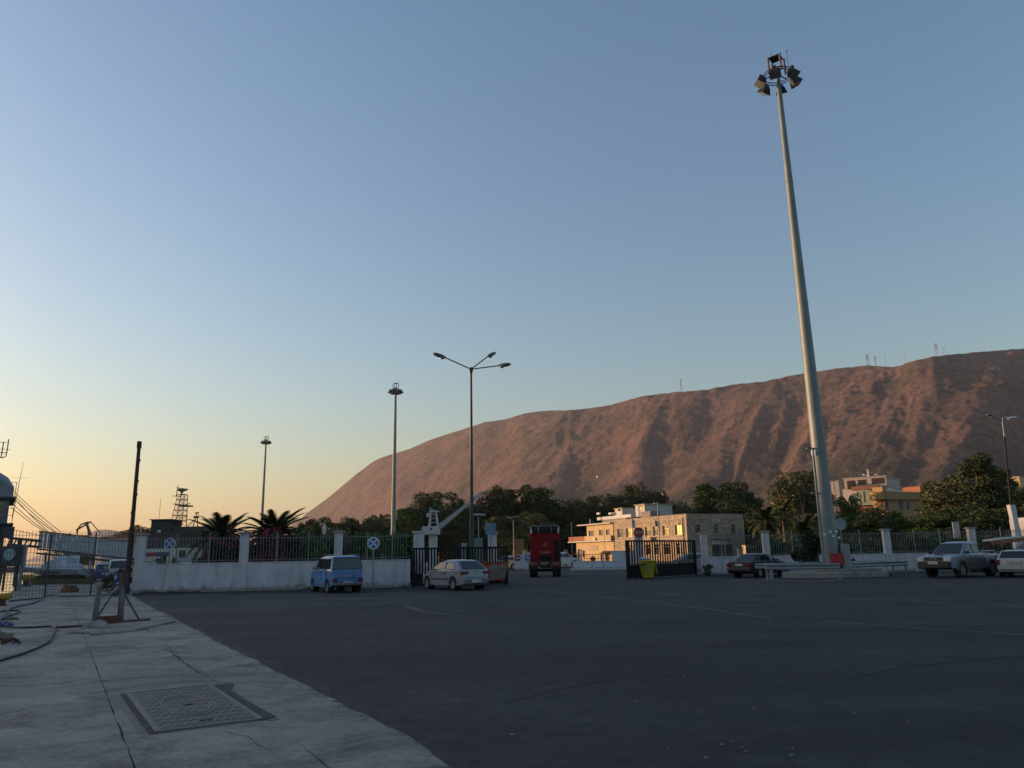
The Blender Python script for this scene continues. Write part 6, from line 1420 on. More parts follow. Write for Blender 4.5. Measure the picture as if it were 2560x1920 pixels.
# --- white house with roof rooms behind
P2 = Vector((X(1620, 172, 1280), 172, 0)); hb2 = thing('white_house', 'white house with two roof rooms and a terrace behind the stone building', 'house', P2, BANG)
def roomblock(t, F1, F2, q, mat, name='roof_room', win=None, base=None, depth_px=None):
    """q = (px of left end, px of near corner, px of right end, top, bottom)"""
    xl, xc, xr, yt, yb = q; a = F1.sz(xl, yt)[0]; c = F1.sz(xc, yt)[0]; return a, c
def boxroom(parent_p, t, name, pxl, pxc, pxr, yt, yb, Yc, mat, ang=BANG, win=(), roof=None):
    """a box whose near vertical edge stands at pxc, Yc metres off; its left side runs to pxl, its right side to pxr"""
    c = AT(pxc, yt, Yc); zt_ = c.z; zb_ = Z(yb, Yc, pxc); Pc = Vector((c.x, c.y, 0)); dL = Vector((-math.sin(ang), math.cos(ang), 0)); dR = Vector((math.cos(ang), math.sin(ang), 0))
    a = abs(onplane(Pc, dL, pxl, yt)[0]); b = abs(onplane(Pc, dR, pxr, yt)[0]); a = min(a, 30); b = min(b, 30)
    cen = Pc+dL*a/2+dR*b/2-parent_p; Mi = Matrix.Rotation(-ang, 3, 'Z'); cl = Mi @ cen
    mb = MB(); mb.box((cl.x, cl.y, (zt_+zb_)/2), (b, a, zt_-zb_)); o = mb.obj(name, mat, t)
    if roof:
        mb = MB(); mb.box((cl.x, cl.y, zt_+.08), (b+.5, a+.5, .16)); mb.obj('roof_slab', roof, o)
    e = Mi @ (Pc-parent_p)
    for side, x0, y0, x1, y1, mt in win:
        if side == 'L':
            s_a, z1_ = onplane(Pc, dL, x0, y0); s_b, _ = onplane(Pc, dL, x1, y0); _, z0_ = onplane(Pc, dL, x0, y1); mb = MB(); mb.box((e.x-.01, e.y+(s_a+s_b)/2, (z0_+z1_)/2), (.06, abs(s_b-s_a), abs(z1_-z0_)))
        else:
            s_a, z1_ = onplane(Pc, dR, x0, y0); s_b, _ = onplane(Pc, dR, x1, y0); _, z0_ = onplane(Pc, dR, x0, y1); mb = MB(); mb.box((e.x+(s_a+s_b)/2, e.y-.01, (z0_+z1_)/2), (abs(s_b-s_a), .06, abs(z1_-z0_)))
        w_ = mb.obj('window', mt, o)
    return o
boxroom(P2, hb2, 'roof_room', 1588, 1611, 1680, 1261, 1290, 172, wrend, win=[('L', 1599, 1264, 1607, 1277, wgl2)], roof=cream)
boxroom(P2, hb2, 'roof_room', 1537, 1555, 1590, 1271, 1300, 180, wrend, win=[('L', 1545, 1272, 1552, 1278, wgl2)], roof=cream)
boxroom(P2, hb2, 'parapet', 1492, 1577, 1590, 1285, 1293, 165, wrend); boxroom(P2, hb2, 'lower_storey', 1505, 1565, 1590, 1294, 1400, 167, conc2)
boxroom(P2, hb2, 'stair_block', 1602, 1625, 1650, 1277, 1292, 150, conc2)
for px in (1492, 1522, 1532): boxroom(P2, hb2, 'parapet_block', px-1, px+6, px+9, 1281, 1286, 164.6, wrend)
# --- houses on the slope
pal = M('pale_pink_render', (.40, .33, .30), rough=.9); yel2 = M('ochre_render', (.30, .20, .09), rough=.9, scale=.6, var=.15); grn = M('pale_green_render', (.28, .33, .22), rough=.9); olv = M('olive_render', (.22, .20, .12), rough=.9)
darkw = M('dark_opening', (.03, .022, .02), rough=.8)
HA = R(52)
def house(label, Yc, parts, pc, ang=HA):
    Pp = Vector((X(pc, Yc, 1250), Yc, 0)); t = thing('hill_house', label, 'house', Pp, ang, 'houses on the slope')
    for nm, pxl, pxc, pxr, yt, yb, dY, mat, win, roof in parts: boxroom(Pp, t, nm, pxl, pxc, pxr, yt, yb, Yc+dY, mat, ang, win, roof)
    return t
hh1 = house('white two level house with roof tanks high on the slope right of the mast', 230, [
    ('upper_storey', 2108, 2214, 2248, 1190, 1216, 0, pal, [('L', 2178, 1196, 2211, 1211, darkw), ('L', 2144, 1200, 2166, 1212, darkw), ('L', 2117, 1202, 2138, 1222, darkw)], wrend),
    ('lower_storey', 2100, 2218, 2262, 1217, 1262, 1, wrend, [('R', 2230, 1205, 2237, 1211, darkw)], None),
    ('side_wing', 2072, 2096, 2104, 1203, 1250, 3, pal, [], wrend)], 2214)
for px in (2160, 2190):
    o = AT(px, 1187, 236); Mi = Matrix.Rotation(-HA, 3, 'Z'); l = Mi @ (Vector((o.x, o.y, 0))-hh1.location)
    mb = MB(); mb.cyl((l.x-.9, l.y, o.z), (l.x+.9, l.y, o.z), .3, n=10); mb.box((l.x, l.y-.8, o.z-.3), (1.8, 1.4, .08), M=Matrix.Rotation(R(25), 3, 'X')); mb.obj('solar_tank', wrend, hh1)
o = AT(2171, 1190, 234); l = Matrix.Rotation(-HA, 3, 'Z') @ (Vector((o.x, o.y, 0))-hh1.location); mb = MB(); mb.box((l.x, l.y, o.z+.8), (.5, .5, 2.4)); mb.obj('chimney', wrend, hh1)
house('green and pink house with sloping awning under the white hill house', 190, [
    ('storey', 2140, 2178, 2182, 1226, 1262, 0, grn, [('L', 2158, 1228, 2161, 1256, darkw)], None), ('awning', 2128, 2195, 2200, 1213, 1222, -1, terra, [], None), ('plinth_wall', 2138, 2178, 2184, 1260, 1280, 1, terra, [], None)], 2178)
house('ochre house with long parapet and shutters half hidden by trees', 150, [
    ('parapet', 2172, 2208, 2302, 1228, 1248, 0, yel2, [], None), ('storey', 2180, 2215, 2320, 1245, 1320, 1.0, yel2, [('R', 2247, 1252, 2256, 1274, bshut), ('R', 2266, 1256, 2272, 1274, bshut), ('L', 2212, 1250, 2219, 1278, bshut)], None),
    ('roof_block', 2180, 2205, 2214, 1217, 1232, 3, yel2, [], None), ('roof_block', 2255, 2300, 2338, 1215, 1230, 6, terra, [], None)], 2210, R(25))
house('small orange lit house behind the mast left side', 170, [('storey', 2030, 2052, 2056, 1220, 1262, 0, terra, [], None)], 2052, R(40))
house('tiny cottage with red roof below the eucalyptus', 230, [('storey', 1928, 1948, 1958, 1256, 1275, 0, cream, [], terra)], 1948, R(40))
house('pale apartment house far right beyond the lamp post', 260, [('storey', 2510, 2548, 2600, 1192, 1230, 0, cream, [('L', 2515, 1197, 2540, 1200, darkw), ('L', 2515, 1204, 2540, 1207, darkw)], wrend), ('lower_block', 2480, 2505, 2530, 1202, 1230, 4, yel2, [], None)], 2548, R(45))
# low rise that carries those houses
hb = MB(); vs = []; NX, NY = 40, 24
for i in range(NX+1):
    for j in range(NY+1):
        x = 45+260*i/NX; y = 165+330*j/NY; s_ = min(1, max(0, (x-45)/60)); f = min(1, (y-165)/70.0); g_ = 1 if y < 250 else max(0, 1-(y-250)/245.0)
        vs.append((x, y, -.5+(14+.03*(x-60))*s_*f*g_*(1+.12*noise.noise(Vector((x*.03, y*.03, 0))))))
hb.add(vs, [(i*(NY+1)+j, (i+1)*(NY+1)+j, (i+1)*(NY+1)+j+1, i*(NY+1)+j+1) for i in range(NX) for j in range(NY)]); struct('hillside', hb, M('dry_slope', (.10, .075, .05), rough=1, scale=.05, var=.4), smooth=60)
# ------------------------------------------------------------------ compound walls and small things inside the gate
def simple_wall(label, pxa, pxb, Y, top, mat=white, th=.3, group='low white walls of the inner compound', rz=None, z0=0):
    a_, b_ = X(pxa, Y, 1410), X(pxb, Y, 1410); h = Z(top, Y, (pxa+pxb)/2); t = thing('compound_wall', label, 'wall', (a_, Y, 0), 0, group)
    mb = MB(); mb.box(((b_-a_)/2, th/2, h/2), (b_-a_, th, h)); mb.obj('wall', mat, t, bevel=.01); mb = MB(); mb.box(((b_-a_)/2, th/2, h+.03), (b_-a_+.1, th+.1, .06)); mb.obj('coping', mat, t); return t
w1 = simple_wall('white kiosk wall with two round signs left of the red lorry', 1285, 1345, 79, 1388, th=5)
for px, col in ((1294, signred), (1320, signblue)):
    c_ = AT(px, 1395, 78.9); mb = MB(); mb.cyl((c_.x-w1.location.x, -.06, c_.z), (c_.x-w1.location.x, -.10, c_.z), .29, n=20); o = mb.obj('round_sign', col, w1)
    mb = MB(); mb.box((c_.x-w1.location.x, -.112, c_.z), (.36, .01, .09), M=Matrix.Rotation(0 if px < 1300 else R(40), 3, 'Y')); mb.obj('sign_bar', signwhite, o)
simple_wall('low grey white wall beyond the gate opening', 1432, 1600, 76, 1404)
simple_wall('higher block of white wall behind the left end of the right gate', 1531, 1606, 76.6, 1378)
for nm, px0, px1, Y, t0, b0, mat, lab, cat in [
    ('kiosk', 1309, 1328, 96, 1379, 1400, wrend, 'small white kiosk showing over the wall left of the lorry', 'kiosk'),
    ('container', 1283, 1309, 118, 1349, 1380, M('orange_container', (.30, .14, .06), rough=.8, scale=2, var=.2), 'orange brown container lit by the sun left of the lorry', 'container'),
    ('container', 1305, 1330, 135, 1369, 1385, M('brown_container', (.22, .11, .06), rough=.8), 'brown container lying lower behind the orange one', 'container'),
    ('container', 1182, 1205, 90, 1347, 1372, M('grey_green_container', (.17, .23, .24), rough=.8), 'grey green container seen above the black gate', 'container'),
    ('container', 1152, 1166, 96, 1359, 1375, M('pale_container', (.25, .30, .33), rough=.8), 'small pale container above the black gate', 'container')]:
    a_, b_ = X(px0, Y, 1390), X(px1, Y, 1390); h = Z(t0, Y, (px0+px1)/2); t = thing(nm, lab, cat, ((a_+b_)/2, Y+1, 0), R(4)); w = b_-a_
    mb = MB(); mb.box((0, 0, h/2), (w, 2.2, h)); mb.obj('shell', mat, t, bevel=.02)
    mb = MB(); mb.box((0, 0, h+.03), (w+.12, 2.3, .08)); mb.obj('roof', mat, t)
    for i in range(5):
        mb = MB(); mb.box((-w/2+w*(i+.5)/5, -1.12, h/2), (w*.09, .05, h*.9)); mb.obj('rib', mat, t)
kb = [(X(1430, 74.5, 1423), 74.3), (X(1575, 74.5, 1421), 74.3), (X(1575, 74.5, 1421), 76), (X(1430, 74.5, 1423), 76)]
mb = MB(); mb.prism(kb, .004, .14); struct('pavement_kerb', mb, M('kerb_white', (.42, .42, .42), rough=.8), bevel=.01)
# brown railing with posts in front of the cream building
t = thing('brown_railing', 'thin brown railing in front of the cream building', 'railing', (X(1440, 84, 1400), 84, 0)); w = X(1538, 84, 1400)-t.location.x; zt_ = Z(1386, 84, 1480)
for z in (zt_, zt_-.45):
    mb = MB(); mb.bar((0, 0, z), (w, 0, z), .05); mb.obj('rail', rust, t)
for i in range(15):
    mb = MB(); mb.bar((w*i/14, 0, 0), (w*i/14, 0, zt_), .05); mb.obj('post', rust, t)
c_ = AT(1545, 1395, 83); t = thing('round_sign', 'round red brown sign on the brown railing', 'road sign', (X(1482, 82, 1395), 82, 0)); z_ = Z(1397, 82, 1482)
mb = MB(); mb.cyl((0, 0, z_), (0, -.05, z_), .27, n=18); mb.obj('disc', M('dull_red', (.22, .04, .03), rough=.6), t); mb = MB(); mb.cyl((0, .03, 0), (0, .03, z_), .03, n=6); mb.obj('post', rust, t)
# lamp posts and poles inside
def lamp(label, px, Y, top, base, heads, head_px=None, r_=.07):
    x = X(px, Y, 1390); zt_ = Z(top, Y, px); t = thing('street_lamp', label, 'street lamp', (x, Y, 0), 0, 'street lamps beyond the gate')
    mb = MB(); mb.cyl((0, 0, 0), (0, 0, zt_), r_, r_*.6, n=8); mb.obj('pole', galv, t, smooth=40)
    for hx, hy, mat in heads:
        e = AT(hx, hy, Y)-Vector((x, Y, 0)); s_ = Vector((0, 0, zt_-.1)); mb = MB(); mb.bar(s_, e, .05); mb.obj('arm', galv, t)
        mb = MB(); mb.loft([[Vector((e.x+dx, k*w_, e.z+h_)) for k, h_ in ((-1, 0), (1, 0), (.7, .14), (-.7, .14))] for dx, w_ in ((-.38, .08), (-.2, .17), (.25, .17), (.38, .08))]); mb.obj('lamp_head', mat, t, bevel=.02)
    return t
lamp('lamp post with three pale heads left of the green lamp pole', 1197, 100, 1291, 1360, [(1187, 1288, wrend), (1197, 1287, wrend), (1207, 1288, wrend)])
lamp('lamp post with one arm left of the lorry', 1285, 110, 1300, 1340, [(1277, 1295, galv)], r_=.08)
lamp('tall lamp post with a sunlit head before the stone building', 1651, 118, 1256, 1365, [(1639, 1260, wrend)], r_=.10)
lamp('thin pole standing before the cream building', 1513, 110, 1318, 1390, [], r_=.05)
lamp('thin pole right of the lorry', 1431, 120, 1305, 1360, [], r_=.05)
lamp('thin pole below the hill houses left', 2105, 150, 1201, 1280, [], r_=.10)
lamp('thin pole behind the dark tree left of the mast', 1978, 140, 1250, 1300, [], r_=.09)
# sun-lit gate kiosk and posts right of the stone building
for nm, px, Y, t0, wd, mat, lab, cat in [('kiosk', 1869, 124, 1364, 1.0, cream, 'small sunlit cream kiosk right of the stone building', 'kiosk'), ('gate_post', 1851, 122, 1374, .7, trimst, 'sunlit stone gate post right of the stone building', 'post'), ('gate_post', 1958, 122, 1368, .35, cream, 'sunlit post left of the oleander', 'post'), ('kiosk', 1773, 122, 1365, .85, cream, 'sunlit window kiosk at the foot of the stone building', 'kiosk'), ('stone_pillar', 1413, 96, 1376, .45, trimst, 'narrow sunlit pillar right of the lorry', 'pillar'), ('gate_post', 1316, 92, 1376, .5, cream, 'short sunlit post left of the lorry', 'post')]:
    h = Z(t0, Y, px); t = thing(nm, lab, cat, (X(px, Y, 1390), Y, 0), R(10)); mb = MB(); mb.box((0, 0, h/2), (wd, wd, h)); mb.obj('shaft', mat, t, bevel=.03); mb = MB(); mb.box((0, 0, h+.05), (wd*1.2, wd*1.2, .1)); mb.obj('cap', mat, t)
t = thing('round_sign', 'small round sign glowing in the sun left of the oleander', 'road sign', (X(1942, 122, 1361), 122, 0)); z_ = Z(1361, 122, 1942)
mb = MB(); mb.cyl((0, 0, 0), (0, 0, z_), .06, n=6); mb.obj('post', galv, t); mb = MB(); mb.cyl((0, -.08, z_), (-.04, -.12, z_), .42, n=18); mb.obj('disc', signred, t); mb = MB(); mb.cyl((-.02, -.12, z_), (-.05, -.16, z_), .26, n=16); mb.obj('sign_face', signwhite, t)
# white signs at the right
zt_ = Z(1304, 51, 2388); t = thing('info_pylon', 'narrow white information pylon before the right railing', 'sign', (X(2394, 50.6, 1350), 50.6, 0), R(-6))
mb = MB(); mb.box((0, 0, zt_*.83), (.38, .16, zt_*.32)); mb.obj('panel', M('pylon_white', (.45, .44, .43), rough=.6, scale=3, col2=(.32, .28, .27), thr=(.35, .6)), t, bevel=.02); mb = MB(); mb.box((0, 0, zt_*.62), (.42, .18, .08)); mb.obj('band', plast, t); mb = MB(); mb.box((0, 0, zt_*.3), (.38, .14, zt_*.6)); mb.obj('stem', wrend, t)
zt_ = Z(1262, 56, 2538); t = thing('sail_tower', 'white curved tower sign at the right edge', 'sign', (X(2540, 56, 1330), 56, 0))
mb = MB(); mb.loft([[Vector((x*w/2+o_, y*d/2, z)) for x, y in ((-1, -1), (1, -1), (1, 1), (-1, 1))] for z, w, d, o_ in ((0, .85, .5, .1), (zt_*.35, .6, .45, .03), (zt_*.7, .34, .4, .0), (zt_, .40, .42, -.06))]); mb.obj('shaft', M('tower_white', (.48, .50, .54), rough=.6, scale=2, var=.12), t, smooth=60)
mb = MB(); mb.bar((.42, -.24, .1), (.30, -.24, zt_*.45), .05); mb.obj('red_edge', signred, t)
zt_ = Z(1294, 62, 2570); t = thing('white_cabin', 'white cabin cut by the right edge beside the curved tower', 'cabin', (X(2585, 62, 1330), 62, 0)); mb = MB(); mb.box((0, 0, zt_/2), (2.4, 2.2, zt_)); mb.obj('shell', wrend, t, bevel=.15, seg=2); mb = MB(); mb.box((-.7, -1.11, zt_*.75), (.5, .02, .6)); mb.obj('window', wglass, t)
mb = MB(); tp = [AT(px, py, 51.3) for px, py in ((2470, 1349), (2500, 1345), (2560, 1339), (2620, 1336))]; rings = [[p+Vector((0, dy, dz)) for dy, dz in ((-.4, 0), (.6, 0), (.6, -.10), (-.4, -.10))] for p in tp]; mb.loft(rings)
t = thing('canopy', 'long reddish canopy edge under the creepers above the white car', 'canopy', (0, 0, 0)); mb.obj('roof', wrend, t); mb = MB(); mb.loft([[p+Vector((0, dy, dz)) for dy, dz in ((-.38, -.10), (-.30, -.10), (-.30, -.34), (-.38, -.34))] for p in tp]); mb.obj('fascia', terra, t)
for p in (tp[0], tp[2]):
    mb = MB(); mb.bar((p.x+.1, p.y, 0), (p.x+.1, p.y, p.z-.1), .1); mb.obj('post', rust, t)
# ------------------------------------------------------------------ white harbour crane
Yc = 98; cx_ = X(1083, Yc, 1330); t = thing('harbour_crane', 'white harbour crane with slanting boom behind the gate pillar', 'crane', (cx_, Yc, 0)); crm = M('crane_white', (.42, .44, .44), rough=.6, var=.12)
def cz(py): return Z(py, Yc, 1083)
def cx2(px, py=1330): return X(px, Yc, py)-cx_
mb = MB(); mb.box((0, 0, cz(1338)/2), (1.0, 1.0, cz(1338))); mb.obj('pedestal', crm, t)
mb = MB(); mb.box((cx2(1078), 0, (cz(1337)+cz(1316))/2), (cx2(1100)-cx2(1058), 2.0, cz(1316)-cz(1337))); mb.obj('machinery_house', crm, t, bevel=.05)
mb = MB(); mb.box((cx2(1080), -1.01, cz(1323)), (.3, .02, .3)); mb.obj('window', wglass, t)
for a_, b_, y in ((1074, 1078, -.6), (1095, 1089, -.6), (1074, 1078, .6), (1095, 1089, .6)):
    mb = MB(); mb.bar((cx2(a_), y, cz(1316)), (cx2(b_), y*.6, cz(1276)), .16); mb.obj('frame_leg', crm, t)
for z_ in (1306, 1296, 1286):
    mb = MB(); mb.box((cx2(1084), 0, cz(z_)), (.85, .95, .08)); mb.obj('frame_platform', crm, t)
mb = MB(); mb.box((cx2(1085), 0, cz(1279)), (1.25, 1.1, .14)); mb.obj('head_platform', crm, t); mb = MB(); mb.bar((cx2(1073), 0, cz(1270)), (cx2(1083), 0, cz(1276)), .25, .12); mb.obj('sheave_arm', crm, t)
mb = MB(); mb.box((cx2(1072), -.3, cz(1288)), (.5, .5, .5)); mb.obj('winch', crm, t)
b0, b1_ = Vector((cx2(1096, 1318), 0, cz(1320))), Vector((cx2(1205, 1232), 0, cz(1233)))
for y, w in ((-.4, 0), (.4, 0)):
    for dz in (-.22, .22):
        mb = MB(); mb.bar(b0+Vector((0, y, dz*1.4)), b1_+Vector((0, y*.4, dz*.5)), .10); mb.obj('boom_chord', crm, t)
for i in range(22):
    f = i/22; p = b0.lerp(b1_, f); q = b0.lerp(b1_, f+1/22); s_ = .22*(1.4-.9*f); mb = MB(); mb.bar(p+Vector((0, -.4*(1-.6*f), -s_ if i % 2 else s_)), q+Vector((0, -.4*(1-.6*f), s_ if i % 2 else -s_)), .07); mb.obj('boom_lattice', crm, t)
mb = MB(); mb.box(b0.lerp(b1_, .5), (.3, .5, .3)); mb.bar(b0, b1_, .30, .34); mb.obj('boom_core', crm, t)
# small white boat sails / cones glimpsed through the green
for px, py0, py1, Y, lab in ((810, 1303, 1335, 70, 'narrow white folded sail poking above the bushes'),):
    p = AT(px, py1, Y); t = thing('folded_sail', lab, 'sail', (p.x, Y, 0)); zt_ = Z(py0, Y, px); mb = MB(); mb.cyl((0, 0, 0), (0, 0, zt_), .04, n=6); mb.obj('mast', galv, t); mb = MB(); mb.loft([[Vector((x*w, y*w*.5, z)) for x, y in ((-1, 0), (0, -1), (1, 0), (0, 1))] for z, w in ((p.z, .16), (p.z+.6, .2), (zt_-.1, .03))]); mb.obj('cloth', wrend, t)
# ------------------------------------------------------------------ radio masts along the ridge
rw = M('mast_red_white', (.35, .20, .18), rough=.7, scale=.05, var=.3)
def radio(px, top, w, label, n=6):
    py = interp(ridge, px); Rr = ridge_R(px)*1.0; r = ray(px, py); az = math.atan2(r.x, r.y); h0 = EYE+Rr*r.z/math.hypot(r.x, r.y); rt = ray(px, top); H = EYE+Rr*rt.z/math.hypot(rt.x, rt.y)-h0
    t = thing('radio_mast', label, 'radio mast', (math.sin(az)*Rr, math.cos(az)*Rr, h0-3), 0, 'radio masts on the ridge'); H += 3; ww = w*Rr/F/2
    for sx, sy in ((-1, -1), (1, -1), (0, 1)):
        mb = MB(); mb.bar((sx*ww, sy*ww, 0), (sx*ww*.45, sy*ww*.45, H), .55 if w > 2 else .35); mb.obj('leg', rw, t)
    if w > 2:
        for i in range(n):
            f0, f1 = i/n, (i+1)/n; s0_, s1_ = (1-.55*f0)*ww, (1-.55*f1)*ww; mb = MB(); mb.bar((-s0_, -s0_, H*f0), (s1_, -s1_, H*f1), .4); mb.bar((s0_, -s0_, H*f0), (-s1_, -s1_, H*f1), .4); mb.obj('bracing', rw, t)
        for i in range(3):
            mb = MB(); mb.box((0, -ww*.7, H*(.55+.15*i)), (ww*2.0, 1.2, 1.8)); mb.obj('aerial_drum', rw, t)
for px, top, w, lab in [(1703, 946, 4, 'latticed radio mast on the ridge left of the tall floodlight mast'), (1676, 968, 2, 'short thin mast left of the left ridge mast'), (2156, 890, 1.6, 'hair thin mast just left of the latticed pair'), (2169, 885, 7, 'broad latticed radio mast right of the tall floodlight mast'), (2189, 889, 3, 'slender mast right of the broad latticed one'), (2215, 890, 1.5, 'faint thin mast above the saddle of the ridge'), (2263, 872, 1.6, 'thin mast at the notch of the ridge'), (2316, 862, 1.8, 'thin mast left of the tallest latticed mast'), (2341, 857, 7, 'tallest latticed radio mast on the right ridge'), (2358, 866, 1.5, 'first thin mast right of the tallest latticed mast'), (2366, 861, 1.6, 'second thin mast right of the tallest latticed mast')]: radio(px, top, w, lab)
bpy.context.view_layer.update(); dg = bpy.context.evaluated_depsgraph_get()
def on_mountain(px, py):
    hit, loc, *_ = mo.ray_cast(CAMP, ray(px, py).normalized()); return loc if hit else None
for px, py, s, lab in ((1496, 1193, 6, 'tiny white cottage alone on the mountain slope above the lorry'), (1380, 1245, 6, 'tiny pink cottage low on the slope above the lorry'), (1628, 1236, 5, 'pale speck of a house low on the slope'), (1660, 1238, 6, 'second pale speck of a house low on the slope')):
    l = on_mountain(px, py)
    if l is None: continue
    t = thing('cottage', lab, 'cottage', l, R(30)); mb = MB(); mb.box((0, 0, s*.2), (s*1.6, s, s*.9)); mb.obj('wall', wrend, t); mb = MB(); mb.box((0, 0, s*.7), (s*1.7, s*1.1, s*.12)); mb.obj('roof', terra, t)
# ================================================================== ship, gangway, boats at the left
shipg = M('ship_grey', (.13, .15, .19), rough=.55, scale=.8, var=.18); shipd = M('ship_dark', (.035, .04, .05), rough=.6); hullm = M('hull_navy', (.012, .018, .03), rough=.4); seamdark = M('deck_edge', (.03, .03, .035), rough=.7)
SS = 1.49; YS = 75.0
SA = R(33.5); e_ = AT(41, 1230, YS)
t = thing('ship', 'grey ship with railings and round topped bridge moored at the left edge', 'ship', Vector((e_.x-math.cos(SA)*1.7*SS, YS-math.sin(SA)*1.7*SS, -1.75)), SA); t.scale = (SS, SS, SS)
# own axes: x along the quay (forward, away from the camera), y to the water side, z up
zb_ = 1.75
mb = MB(); rings = []
for x, w, s_ in ((-26, 3.6, 0), (-10, 4.2, 0), (.6, 4.0, 0), (1.1, 3.4, .1), (1.4, 2.6, .2)):
    rings.append([Vector((x, 4.2-w, -0.4)), Vector((x+s_, 4.2-w-.0, zb_+1.0)), Vector((x+s_, 4.2+w, zb_+1.0)), Vector((x, 4.2+w, -.4))])
mb.loft(rings); mb.obj('hull', hullm, t)
def shipbox(name, x0, x1, y0, y1, z0, z1, mat, bevel=None, seg=1):
    mb = MB(); mb.box(((x0+x1)/2, (y0+y1)/2, (z0+z1)/2+zb_), (x1-x0, y1-y0, z1-z0)); return mb.obj(name, mat, t, bevel=bevel, seg=seg)
shipbox('lower_deckhouse', -20, 1.35, .3, 7.6, 1.0, 2.9, shipd); shipbox('deck_edge', -20, 1.75, .1, 7.8, 2.9, 3.05, seamdark)
shipbox('middle_deckhouse', -20, 1.4, .5, 7.4, 3.05, 4.6, shipg); shipbox('deck_edge', -20, 1.7, .2, 7.6, 4.6, 4.75, seamdark)
mb = MB(); rings = []
for x, h in ((-20, 2.3), (.1, 2.0), (1.15, 1.35), (1.55, .75), (1.5, 0)): rings.append([Vector((x, y, zb_+4.75+z)) for y, z in ((.7, 0), (.7, h*.75), (1.3, h), (6.6, h), (7.2, h*.75), (7.2, 0))])
mb.loft(rings); mb.obj('bridge', M('bridge_grey', (.20, .22, .27), rough=.5), t, smooth=40)
mb = MB(); mb.box((.75, .68, zb_+5.75), (.5, .03, .22)); mb.obj('green_emblem', M('emblem_green', (.08, .25, .10), rough=.5), t)
for z in (3.55, 3.95, 4.3):
    mb = MB(); mb.box((.85, .485, zb_+z), (.6, .02, .22)); mb.obj('window', wglass, t)
for z0_, y in ((3.05, .25), (4.75, .25)):
    for x in [1.65-i*.8 for i in range(5)]:
        mb = MB(); mb.cyl((x, y, zb_+z0_), (x, y, zb_+z0_+.95), .02, n=5); mb.obj('rail_post', galv, t)
    for z in (.5, .95):
        mb = MB(); mb.bar((1.7, y, zb_+z0_+z), (-3, y, zb_+z0_+z), .03); mb.obj('rail', galv, t)
shipbox('bridge_wing', 1.2, 1.85, -.1, .9, 2.1, 2.8, shipd); shipbox('wing_post', 1.7, 1.85, -.1, .0, 1.0, 2.1, shipd)
mb = MB(); mb.tube([(1.65, .1, zb_+3.3), (1.8, .1, zb_+5.8), (1.9, .1, zb_+7.0)], [.03, .02, .01], 5); mb.bar((1.35, .1, zb_+6.0), (2.3, .1, zb_+6.0), .012); mb.obj('whip_aerial', galv, t)
mb = MB()
a_ = [AT(px, py, YS) for px, py in ((22, 1098), (18, 1125), (15, 1140), (8, 1144), (-14, 1144), (-30, 1144))]; Mi = Matrix.Rotation(-t.rotation_euler.z, 3, 'Z')
def ws(p): return (Mi @ (p-t.location))/SS
mb.tube([ws(p) for p in a_], .035, 6); mb.bar(ws(AT(-10, 1131, YS)), ws(AT(17, 1132, YS)), .05); mb.bar(ws(AT(9, 1104, YS)), ws(AT(3, 1143, YS)), .05); mb.obj('radar_frame', galv, t)
mb = MB()
for y_ in (1106, 1123):
    mb.bar(ws(AT(-18, y_-2, YS-.2)), ws(AT(24 if y_ < 1110 else 28, y_+2, YS+.2)), .018)
    for k in range(5): p = AT(-12+k*8, y_, YS); mb.bar(ws(p+Vector((0, -.25, .06))), ws(p+Vector((0, .25, -.06))), .014)
o = mb.obj('yagi_aerials', galv, t); o['kind'] = 'stuff'
mb = MB(); mb.cyl(ws(AT(-25, 1144, YS)), ws(AT(-25, 1200, YS)), .08, n=8); mb.obj('mast', galv, t)
# fenders / quayside machinery beside the ship
c_ = AT(36, 1386, 47); t2 = thing('dock_machine', 'grey dockside box with a round white drum beside the ship', 'machine', (c_.x, 47, 0)); 
mb = MB(); mb.box((0, 0, c_.z-.1), (1.0, .8, 1.2)); mb.obj('housing', shipd, t2, bevel=.03); mb = MB(); mb.cyl((0, -.42, c_.z), (0, -.5, c_.z), .34, n=20); mb.obj('drum', M('drum_pale', (.25, .35, .38), rough=.5), t2); mb = MB(); mb.bar((.5, 0, 0), (.62, 0, c_.z+.55), .16); mb.obj('post', M('post_grey', (.2, .22, .24), rough=.6), t2)
for x in (-.45, .3):
    mb = MB(); mb.bar((x, 0, 0), (x, 0, c_.z-.6), .1); mb.obj('leg', shipd, t2)
# ------------------------------------------------------------------ mooring lines
for i, (p, q) in enumerate([((34, 1228), (152, 1330)), ((34, 1236), (140, 1330)), ((34, 1248), (135, 1330)), ((30, 1258), (118, 1330)), ((28, 1268), (112, 1329)), ((33, 1240), (122, 1330))]):
    a_, b_ = AT(p[0], p[1], YS+1), AT(q[0], q[1], 70); mb = MB(); mb.tube([a_.lerp(b_, k/10)-Vector((0, 0, .12*math.sin(math.pi*k/10))) for k in range(11)], .03, 5)
    props(mb.obj('mooring_rope', M('rope_tan', (.16, .12, .08), rough=.9)), ['uppermost rope running from the ship down to the ramp', 'second rope from the top between ship and ramp', 'third rope from the top between ship and ramp', 'second lowest rope between ship and ramp', 'lowest rope reaching the left end of the ramp', 'middle rope crossing the others between ship and ramp'][i], 'rope', 'ropes from the ship to the gangway')
